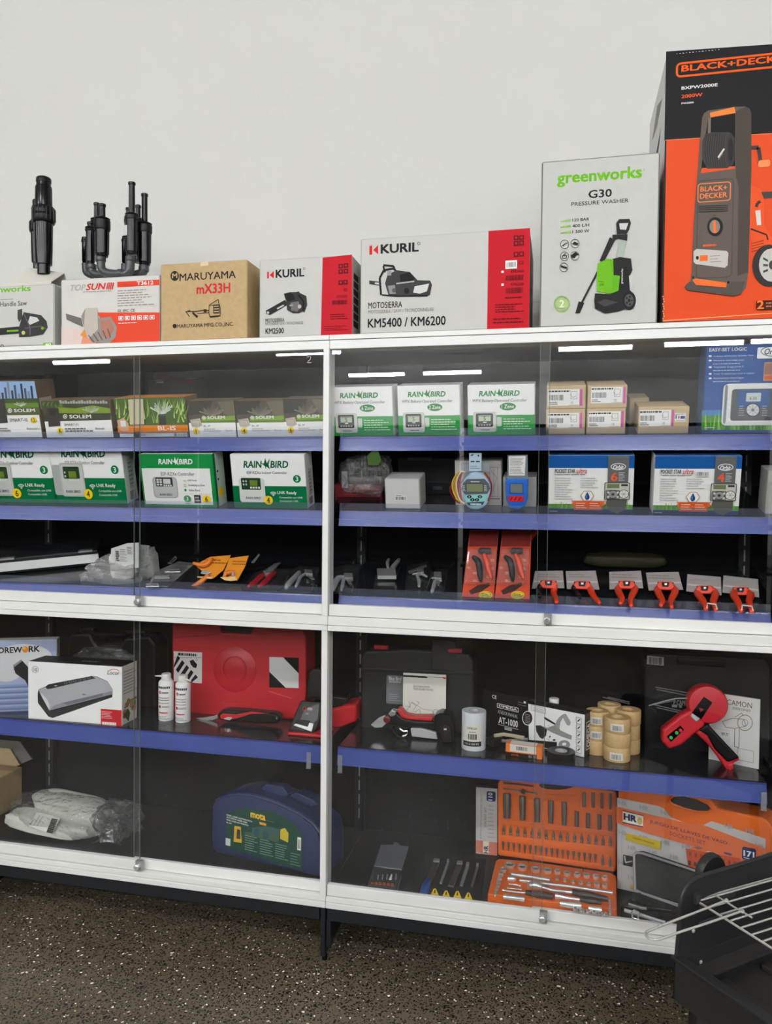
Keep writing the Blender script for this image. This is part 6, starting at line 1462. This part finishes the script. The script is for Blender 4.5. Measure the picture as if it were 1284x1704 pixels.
# screwdriver wallet
T = Thing('screwdriver_wallet', 'black wallet of chisels with yellow and blue handle ends', 'tool wallet', hit(780, 990, E_.flat()))
T.slab('wallet', [(525, 965), (600, 640), (1050, 690), (1000, 1020)], E_.flat(.005), .0045, mat('black_felt', (22, 22, 24), .8))
for i, (a, b, w) in enumerate((((668, 678), (608, 850), 24), ((756, 682), (702, 862), 9), ((845, 695), (778, 885), 22), ((905, 705), (858, 880), 12), ((980, 712), (938, 890), 9))):
    (xa, ya), (xb, yb) = a, b
    T.slab('steel_shank', [(xa - w, ya + 30), (xa + w, ya + 34), (xb + w, yb + 6), (xb - w, yb)], E_.flat(.016), .005, GREYSTEEL if i % 2 == 0 else STEEL, bevel=.001)
    T.slab('tip', [(xa - w * .9 + 4, ya), (xa + w * .9 + 4, ya + 3), (xa + w, ya + 24), (xa - w, ya + 20)], E_.flat(.017), .005, STEEL, bevel=.001)
T.part('blue_handle', MB().tube(keep([hit(x, y, E_.flat(.02)) for x, y in ((606, 855), (590, 890), (575, 940), (562, 975))]), [.010, .013, .013, .010], mat('blue_handle', (40, 72, 140), .35), 12), smooth=True)
for x, y in ((655, 945), (742, 960), (828, 964), (912, 976)):
    T.slab('yellow_handle', [(x - 36, y + 20), (x - 8, y - 38), (x + 10, y - 38), (x + 32, y + 14), (x + 10, y + 34)], pline(E_, .012, 35, .012), .012, mat('yellow_handle', (232, 196, 20), .35), bevel=.004, seg=3)
    T.slab('handle_mark', [(x - 6, y - 2), (x - 2, y - 26), (x + 6, y - 24), (x + 5, y)], pline(E_, .012, 35, .012), .001, (50, 46, 20), off=.0008)
# socket set
e3()
T = Thing('socket_set', 'open orange socket set case with rows of sockets', 'tool set', hit(640, 1060, E_.flat()))
LID = E_.up(.318, 9); n = LID[1]
T.slab('lid', [(222, 655), (220, 110), (236, 84), (480, 92), (560, 88), (800, 110), (1100, 165), (1128, 192), (1124, 770), (1112, 792), (700, 725), (460, 692), (240, 662)], LID, .035, ORANGE_PL, bevel=.005, seg=2)
deep = mat('orange_recess_shade', (206, 74, 12), .45)
f = T.pface((LID[0] + n * .0003, n))
def recess(pts, T=T):      # raised lands leave the rows recessed between them
    T.slab('moulded_land', pts, LID, .004, ORANGE_PL, off=.0035, bevel=.0015)
recess([(240, 385), (1112, 476), (1112, 510), (240, 420)]); recess([(240, 510), (1112, 600), (1112, 648), (240, 545)]); recess([(240, 620), (1112, 745), (1108, 782), (244, 655)])
recess([(810, 300), (1112, 335), (1112, 352), (806, 318)]); recess([(500, 96), (540, 98), (545, 190), (830, 200), (850, 155), (840, 300), (800, 310), (500, 215)])
T.slab('handle_hole_shade', ellpts(668, 122, 134, 34, 24), LID, .003, mat('hole_shade', (34, 24, 20), .6), off=.0045)  # dark plate paints the shade in the handle opening
def rod(name, x, ya, yb, rs, m=GREYSTEEL, pl=LID, lift=.004, seg=10):
    N = len(rs); P = []
    k = mpp(hit(x, ya, pl)); rr_ = max(rs) * k
    for i in range(N):
        t = i / (N - 1); P.append(hit(x, ya + (yb - ya) * t, (pl[0] + pl[1] * (lift + rr_ * .6), pl[1])))
    return T.part(name, MB().tube(P, [max(r * k, .0004) for r in rs], m, seg), smooth=False)
for i, (x, ya, yb, r) in enumerate(((290, 185, 372, 31), (408, 203, 386, 26), (520, 222, 402, 24), (625, 238, 412, 22), (727, 250, 426, 21))): rod('deep_socket', x, ya, yb, [r * .92, r, r, r * .86, r * .86], GREYSTEEL, lift=.002)
for i, (x, ya, yb, r) in enumerate(((822, 322, 438, 17), (908, 335, 450, 16), (993, 345, 460, 15), (1076, 352, 470, 15), (878, 175, 288, 13), (947, 178, 292, 12), (1014, 182, 298, 11), (1078, 186, 304, 10))): rod('deep_socket', x, ya, yb, [r * .92, r, r, r * .88], GREYSTEEL, lift=.002)
for i in range(16):
    x = 264 + i * 54.2; y = 425 + i * 5.9
    rod('bit_socket', x, y, y + 72, [3, 4, 6, 12, 12, 9, 12, 12], mat('dark_bit_steel', (124, 114, 104), .35, .5), lift=.003, seg=8)
for i in range(18):
    x = 258 + i * 41.5; y = 552 + i * 5.6
    rod('screw_bit', x, y, y + 66, [9, 11, 8, 5, 4], mat('dark_bit_steel'), lift=.003, seg=6)
for x, y in ((1018, 650), (1076, 662)): rod('bit_socket', x, y, y + 82, [3, 5, 11, 11, 9, 11], mat('dark_bit_steel'), lift=.003, seg=8)
T.wire('extension_bar', [(262, 105), (380, 116), (488, 130)], LID, .0035, GREYSTEEL, off=.006)
T.wire('sliding_bar', [(262, 150), (400, 166), (522, 186)], LID, .0028, STEEL, off=.006); T.wire('bar_slider', [(400, 160), (428, 178)], LID, .008, GREYSTEEL, off=.006)
TR = E_.flat(.042); n = TR[1]
T.slab('tray', [(140, 1026), (136, 990), (205, 700), (230, 682), (460, 700), (1080, 790), (1122, 812), (1134, 1110), (1128, 1140), (700, 1098), (460, 1066)], TR, .041, ORANGE_PL, bevel=.005, seg=2)
dh = mat('socket_bore', (40, 34, 30), .5)
def cup(x, y, r, h=.012, T=T):
    p = hit(x, y, TR); k = mpp(p) * 1.0; R_ = r * k
    c = T.part('socket', MB().lathe(p, n, [(R_ * .92, 0), (R_, .002), (R_, h), (R_ * .72, h), (R_ * .68, h - .006)], CHROME, 16, cap=False), smooth=True)
    T.part('socket_bore', MB().lathe(p + n * (h - .006), n, [(R_ * .68, 0), (R_ * .3, 0), (.0002, 0)], dh, 12, cap=False), c)
for x, y, r in ((312, 745, 44), (408, 760, 40), (508, 775, 37), (598, 785, 36), (674, 792, 28), (750, 808, 30), (824, 815, 28), (896, 822, 28), (968, 832, 26), (1036, 842, 26), (262, 780, 28), (244, 812, 22), (234, 842, 20), (226, 872, 18), (220, 900, 16), (212, 926, 15), (206, 948, 14), (200, 970, 13), (672, 842, 17), (732, 856, 16), (794, 868, 16), (853, 876, 20), (912, 884, 20), (976, 892, 24), (1036, 900, 22), (812, 1078, 20), (862, 1088, 20), (912, 1096, 19), (956, 1104, 18), (1000, 1112, 18), (1040, 1116, 18), (1072, 1012, 9), (1074, 1032, 9), (1074, 1052, 9), (1074, 1072, 9), (1076, 1092, 9), (1076, 1112, 9)): cup(x, y, r, .010 if r > 20 else .007)
def lay(name, pts, r, m=CHROME, h=.007): T.part(name, MB().tube([hit(x, y, (TR[0] + n * h, n)) for x, y in pts], r, m, 10), smooth=True)
lay('extension_bar', [(322, 800), (470, 822), (616, 846)], .0065); lay('extension_bar', [(384, 846), (560, 870), (760, 894), (1096, 944)], .0055)
lay('joint', [(296, 832), (330, 836), (360, 840)], [.008, .010, .006])
lay('ratchet_shaft', [(560, 900), (640, 925), (790, 940)], .006); lay('ratchet_handle', [(790, 938), (900, 962), (1060, 992)], [.009, .012, .008], mat('ratchet_grip', (60, 50, 44), .4))
lay('ratchet_head', [(450, 890), (500, 882), (560, 900)], [.010, .015, .009])
lay('ratchet_shaft', [(660, 966), (740, 980), (845, 996)], [.010, .006, .005]); lay('ratchet_handle', [(845, 992), (930, 1004), (1010, 1018)], [.007, .009, .006], mat('ratchet_grip'))
lay('driver_handle', [(430, 940), (530, 956), (640, 972)], [.007, .011, .009], mat('ratchet_grip')); lay('driver_shaft', [(255, 922), (340, 935), (430, 944)], .003)
lay('hex_key', [(290, 905), (350, 912), (402, 918)], .0022); lay('hex_key', [(305, 876), (350, 880), (395, 892)], .0026)
lay('adapter_bar', [(695, 1022), (770, 1034), (856, 1046)], [.008, .009, .009]); lay('adapter_bar', [(912, 1062), (1012, 1076)], .008); lay('socket_row', [(262, 972), (340, 980), (424, 992)], .008)
T.slab('recess_shade', [(440, 880), (560, 870), (660, 920), (1060, 975), (1055, 1010), (640, 985), (500, 950)], (TR[0] + n * .0006, n), .0008, deep)  # flat sheet whose darker orange paints the shade of a recess
T.slab('hinge_pin', [(448, 694), (455, 694), (456, 712), (449, 712)], TR, .002, BLACKP, off=.003); T.slab('hinge_pin', [(866, 758), (873, 758), (874, 776), (867, 776)], TR, .002, BLACKP, off=.003)
# card sleeve behind it
T = Thing('card_sleeve', 'pale grey and pink card sleeve behind the open orange socket case', 'card', hit(130, 680, E_.flat()))
ps = E_.up(.335, 6)
T.slab('sleeve', [(52, 668), (54, 138), (216, 150), (216, 708)], ps, .006, (190, 188, 184))
f = T.pface((ps[0] + ps[1] * .0005, ps[1]))
f.on('printed_panel').poly([(52, 540), (215, 560), (215, 662), (52, 632)], (206, 124, 108)); f.on('printed_lettering').text('JUEGO DE LLAVES DE VASO', 84, 530, 104, 190, (96, 92, 92), rot=90); f.text('SOCKET SET', 116, 440, 134, 290, (110, 106, 106), rot=90); f.lines(144, 530, 205, 270, 9, (164, 160, 158), .3)
f.on('logo_lettering').rect(106, 642, 152, 552, (222, 214, 190)); f.text('HR', 112, 640, 148, 585, (40, 44, 90), .03, rot=90); f.on('printed_badge').rr(134, 242, 204, 172, 12, (38, 52, 92)); f.text('110', 146, 236, 180, 180, WH, .02, rot=90)
# 171 case
e4()
P1_ = E_.up(.200, 3, -24, x=.858); n = P1_[1]
T = Thing('socket_set', 'closed orange socket set case with white printed sleeve and number 171', 'tool set', hit(600, 900, P1_))
T.slab('case_shell', [(122, 850), (126, 118), (150, 98), (440, 122), (500, 124), (600, 116), (720, 140), (820, 184), (872, 248), (1200, 318), (1256, 350), (1286, 400), (1250, 1080)], P1_, .1, ORANGE_PL, bevel=.008, seg=3)
T.slab('handle_hole_shade', [(518, 190), (545, 162), (620, 156), (720, 182), (800, 222), (826, 252), (800, 268), (720, 266), (620, 240), (540, 210)], P1_, .004, mat('hole_shade'), off=.002)  # no opening is cut; a dark plate stands for its shade
T.wire('handle_lip', [(512, 186), (540, 156), (620, 150), (725, 176), (806, 216), (832, 254), (802, 276), (718, 274), (615, 248), (535, 218)], P1_, .0035, ORANGE_PL, off=.002, close=True)
f = T.pface((P1_[0] + n * .0008, n))
f.on('printed_sleeve').poly([(120, 168), (430, 232), (470, 250), (530, 320), (640, 362), (770, 374), (830, 345), (1236, 478), (1226, 1090), (120, 850)], (196, 194, 192))
for i in range(7):
    for j in range(6):
        x = 130 + i * 160 + (j % 2) * 70; y = 190 + j * 112 + i * 34
        if y < 260 + i * 30 and i in (3, 4): continue
        f.tl('HR', x, y + 30, x + 66, y + 48, 34, (168, 166, 164), .03)
f.on('printed_panel').poly([(120, 230), (640, 352), (780, 372), (1234, 545), (1230, 680), (640, 560), (700, 530), (380, 440), (120, 352)], (224, 112, 66)); f.poly([(640, 545), (1050, 620), (1060, 740), (660, 690)], (196, 84, 52))
for i in range(9): f.rect(665 + i * 42, 600 + i * 9, 682 + i * 42, 572 + i * 9, (150, 60, 44), False); f.rect(660 + i * 42, 668 + i * 9, 680 + i * 42, 640 + i * 9, (90, 60, 50), False)
f.step(); f.poly([(790, 566), (820, 566), (880, 586), (850, 588)], (226, 214, 200)); f.poly([(700, 535), (740, 530), (770, 545), (730, 552)], (120, 110, 104)); f.poly([(925, 570), (990, 586), (980, 600), (930, 584)], (70, 80, 130))
f.on('logo_lettering').poly([(168, 262), (322, 300), (320, 380), (168, 345)], (232, 226, 200)); f.tl('HR', 174, 328, 272, 352, 50, (40, 44, 100), .06); f.ell(296, 340, 20, 26, (196, 176, 110)); f.poly([(168, 346), (320, 380), (320, 388), (168, 354)], (40, 44, 100)); f.poly([(168, 258), (322, 296), (322, 302), (168, 265)], (40, 44, 100))
f.on('printed_lettering').tl('JUEGO DE LLAVES DE VASO', 370, 358, 954, 525, 31, (74, 60, 82), .01); f.tl('SOCKETS SET', 520, 445, 790, 521, 29, (120, 72, 76))
f.on('printed_badge').poly([(192, 428), (450, 492), (450, 556), (192, 480)], (206, 180, 20)); f.tl('CROMO-VANADIO', 244, 470, 404, 516, 13, (70, 66, 30), .01); f.poly([(1064, 540), (1075, 530), (1160, 548), (1168, 560), (1166, 632), (1156, 640), (1070, 624), (1062, 612)], (38, 56, 106)); f.tl('171', 1074, 600, 1156, 617, 44, WH, .04); f.line([(1076, 612), (1154, 630)], 5, WH)
f.on('printed_picture').poly([(172, 590), (245, 606), (242, 685), (172, 668)], (48, 46, 48)); f.line([(182, 600), (190, 650), (240, 640)], 9, (200, 198, 194)); f.poly([(220, 815), (245, 820), (242, 850), (225, 845)], (206, 170, 60))
# aluminium edged case
T = Thing('instrument_case', 'small open aluminium edged black case below the number 171 case', 'case', hit(400, 1080, E_.flat()))
pc = E_.up(.125, 14, -20, x=.86); n = pc[1]
T.slab('lid', [(250, 850), (248, 600), (262, 580), (300, 578), (735, 722), (735, 1010), (600, 970), (300, 876)], pc, .028, mat('speckled_foam', (38, 38, 38), .9, var=.5, scale=400), bevel=.003)
T.wire('lid_edge', [(255, 862), (248, 600), (262, 582), (300, 584), (735, 730)], pc, .004, mat('satin_aluminium', (196, 198, 200), .3, .6), off=.002)
T.wire('lid_edge', [(300, 600), (735, 742)], pc, .0025, BLACKP, off=.004)
tr = E_.flat(.05)
T.slab('tray', [(145, 985), (250, 880), (310, 884), (600, 980), (740, 1030), (740, 1180), (520, 1140), (280, 1080), (160, 1020)], tr, .047, BLACKP, bevel=.004)
T.wire('hinge_rail', [(300, 886), (590, 978)], tr, .0035, mat('satin_aluminium'), off=.004); T.wire('hinge_rail', [(345, 905), (590, 990)], tr, .0022, mat('satin_aluminium'), off=.006)
T.wire('front_rail', [(175, 1015), (260, 1040), (480, 1110)], tr, .005, mat('satin_aluminium'), off=.002); T.wire('tool', [(230, 940), (330, 975), (380, 980)], tr, .004, BLACKG, off=.003); T.wire('tool', [(205, 970), (300, 1000), (340, 1004)], tr, .004, STEEL, off=.002)
T.wire('latch', [(230, 1030), (236, 1076), (275, 1086), (284, 1034), (246, 1014)], tr, .0025, CHROME, off=.012, close=True); T.slab('latch_plate', [(190, 1030), (195, 1008), (290, 1022), (284, 1050)], tr, .004, CHROME, off=.006)
T.slab('plastic_sachet', [(400, 1085), (450, 1030), (520, 1045), (560, 1110), (500, 1125)], tr, .003, BAGFILM, off=.010)
EDGE[0] = None
# plastic label hangers on the strips, number on the glass
for i, (x, y, lb_) in enumerate(((566, 1265, 'clear label hanger under the strip just right of the door post'), (514, 1258, 'clear label hanger under the strip just left of the door post'), (1270, 1325, 'clear label hanger under the strip at the right edge'))):
    crop(0, 0, 1); P = hit(x, y, D.up(-.02))
    T = Thing('label_hanger', lb_, 'label hanger', P, 'clear label hangers on the lower strip')
    T.part('clip', MB().box(P.x - .007, P.x + .007, P.y - .004, P.y - .002, P.z - .034, .612, clear('hanger_plastic', (.8, .82, .85), .08, haze=.25, hazec=(.6, .62, .66))), bevel=.0005, seg=1)
    T.part('hook', MB().box(P.x - .007, P.x + .007, P.y - .008, P.y - .002, P.z - .037, P.z - .034, clear('hanger_plastic')))
c5()
g2 = hit(860, 110, (V((0, .0135, 0)), V((0, -1, 0))))
T = Thing('glass_marking', 'white handwritten number 2 on the upper glass door', 'marking', g2)
T.part('stroke', MB().tube([hit(x, y, (V((0, .0133, 0)), V((0, -1, 0)))) for x, y in ((844, 100), (856, 92), (870, 96), (868, 110), (852, 128), (846, 134), (860, 136), (876, 134))], .0008, mat('white_marker', (236, 236, 232), .6), 6), smooth=True)
# ---------------------------------------------------------------- barbecue in the foreground
e5()
a_ = math.radians(40); R1 = V((math.cos(a_), math.sin(a_), 0)); R2 = V((math.sin(a_), -math.cos(a_), 0)); UP = V((0, 0, 1))
L0 = V((.888, -.690, .55)); LA, LB, HH = .52, .34, .075
bb = mat('black_enamel', (40, 39, 39), .4, bump=.04, bscale=500, spec=.4); bb2 = mat('black_enamel_inner', (52, 50, 48), .5, spec=.4)
T = Thing('charcoal_barbecue', 'black charcoal barbecue with steel grate in the right foreground', 'barbecue', (L0.x + .27, L0.y + .06, 0))
t = .006
def wall(name, o, d, ln, inw):
    T.part(name, MB().hexa(o - UP * HH, d * ln, inw * t, UP * HH, bb), bevel=.002)
wall('front_left_wall', L0, R2, LB, R1); wall('back_left_wall', L0, R1, LA, R2); wall('front_right_wall', L0 + R2 * (LB - t), R1, LA, R2); wall('back_right_wall', L0 + R1 * (LA - t), R2, LB, R1)
T.part('rim', MB().hexa(L0 - R1 * .004 - R2 * .004, R2 * (LB + .008), R1 * .022, UP * .006, bb).hexa(L0 + R2 * (LB - .018), R1 * LA, R2 * .02, UP * .006, bb), bevel=.002)
T.part('tray_floor', MB().hexa(L0 - UP * HH + R1 * t + R2 * t, R1 * (LA - 2 * t), R2 * (LB - 2 * t), UP * .004, bb2))
for i in range(3): T.part('floor_rib', MB().hexa(L0 - UP * (HH - .004) + R1 * (.10 + i * .12) + R2 * .02, R1 * .02, R2 * (LB - .04), UP * .012, bb2), bevel=.003)
T.part('ledge', MB().hexa(L0 - UP * .03 + R1 * .03 + R2 * .006, R1 * (LA - .04), R2 * .03, UP * .005, bb2))
pw = (L0 + R2 * .002, R2.copy())
pts = [hit(x, y, pw) for x, y in ((556, 985), (560, 900), (572, 760), (588, 520), (598, 458), (618, 408), (650, 360), (700, 322), (760, 296), (1000, 226))]
e = pts[-1] + R1 * (LA - (pts[-1] - L0).dot(R1) - .02); e.z = pts[-1].z
pts += [e, V((e.x, e.y, L0.z - .02)) + R1 * .02]
T.part('wind_shield', MB().prism(pts, R2 * .003, bb), bevel=.001, seg=1)
T.part('shield_rim', MB().tube([p + R2 * .002 for p in pts[1:-1]], .004, bb, 8), smooth=True)
for zz in (.05, .085): T.part('height_slot', MB().hexa(L0 + R1 * .055 + R2 * .0055 + UP * zz, R1 * .1, R2 * .004, UP * .010, bb2), bevel=.002)
T.part('grate_bracket', MB().hexa(hit(675, 500, pw) + R2 * .004, R1 * .012, R2 * .008, UP * .018, bb2))
for x, y in ((735, 945), (680, 712)): T.part('bolt', MB().lathe(hit(x, y, pw) + R2 * .003, R2, [(.004, 0), (.004, .002), (.002, .0035)], CHROME, 12), smooth=True)
T.part('shield_knob', MB().lathe(hit(850, 292, (pw[0] - R2 * .06, R2)) , -R2, [(.034, 0), (.038, .006), (.038, .016), (.03, .022)], bb, 24), smooth=True)
LEG = mat('black_tube_leg', (20, 20, 21), .35)
for i, (p, q) in enumerate(((.03, .03), (.49, .03), (.03, .31), (.49, .31))):
    s_ = L0 + R1 * p + R2 * q - UP * (HH + .001); ft = s_ + R1 * (-.03 if p < .2 else .03) + R2 * (-.02 if q < .1 else .02); ft.z = .001
    T.part('leg', MB().tube([s_, ft], .013, LEG, 12), smooth=True)
T.part('leg_brace', MB().hexa(L0 - UP * (HH + .05) + R2 * .03 + R1 * .02, R2 * .28, R1 * .004, UP * .045, bb2), bevel=.001)
T.part('paper_slip', MB().hexa(hit(1215, 1355, (L0 - UP * (HH - .008), UP)), R1 * .05, R2 * .09, UP * .001, WHITE_CARD))
# grate
zg = .650; gp = (V((0, 0, zg)), UP)
G = Thing('grill_grate', 'chromed wire grill grate with looped handle on the barbecue', 'grate', hit(900, 600, gp))
g0 = hit(705, 485, gp); e_ = (hit(1284, 850, gp) - g0).normalized(); b_ = V((-e_.y, e_.x, 0))
if b_.dot(R1) < 0: b_ = -b_
LG_ = .33; LW = .42
WIRE = mat('chromed_wire', (214, 212, 206), .22, .6)
G.part('frame_wire', MB().tube([g0 + b_ * .008, g0 + e_ * 0, g0 + e_ * LG_, g0 + e_ * LG_ + b_ * LW, g0 + b_ * LW, g0 + b_ * .008], .0024, WIRE, 8), smooth=False)
for x, y in ((750, 500), (820, 552), (905, 605), (980, 652), (1065, 703), (1148, 755), (1230, 805)):
    s_ = (hit(x, y, gp) - g0).dot(e_)
    G.part('grate_bar', MB().tube([g0 + e_ * s_ + UP * .003, g0 + e_ * s_ + b_ * LW + UP * .003], .0018, WIRE, 8), smooth=True)
ds = .0205
for k in range(7, 15):
    s_ = (hit(1230, 805, gp) - g0).dot(e_) + (k - 6) * ds
    if s_ < LG_: G.part('grate_bar', MB().tube([g0 + e_ * s_ + UP * .003, g0 + e_ * s_ + b_ * LW + UP * .003], .0018, WIRE, 8), smooth=True)
G.part('cross_wire', MB().tube([hit(x, y, (V((0, 0, zg + .006)), UP)) for x, y in ((865, 455), (1000, 540), (1135, 620))], .0018, WIRE, 8), smooth=True)
gh = (V((0, 0, zg + .009)), UP)
G.part('handle', MB().hose([hit(x, y, gh) for x, y in ((942, 488), (800, 545), (600, 622), (400, 700), (345, 725), (335, 742), (345, 762), (375, 780), (440, 781), (600, 725), (800, 660), (1062, 568))], .0022, WIRE, 8), smooth=True)
for x, y in ((940, 490), (1062, 572)): G.part('handle_ring', MB().tube([hit(x + 11 * math.cos(q), y + 9 * math.sin(q), gh) for q in (k * math.pi / 5 for k in range(10))], .0018, WIRE, 6, close=True), smooth=True)
for T in THINGS:
    for f in T.faces: f.done()
for o in bpy.data.objects:
    if '_o' in o: del o['_o']
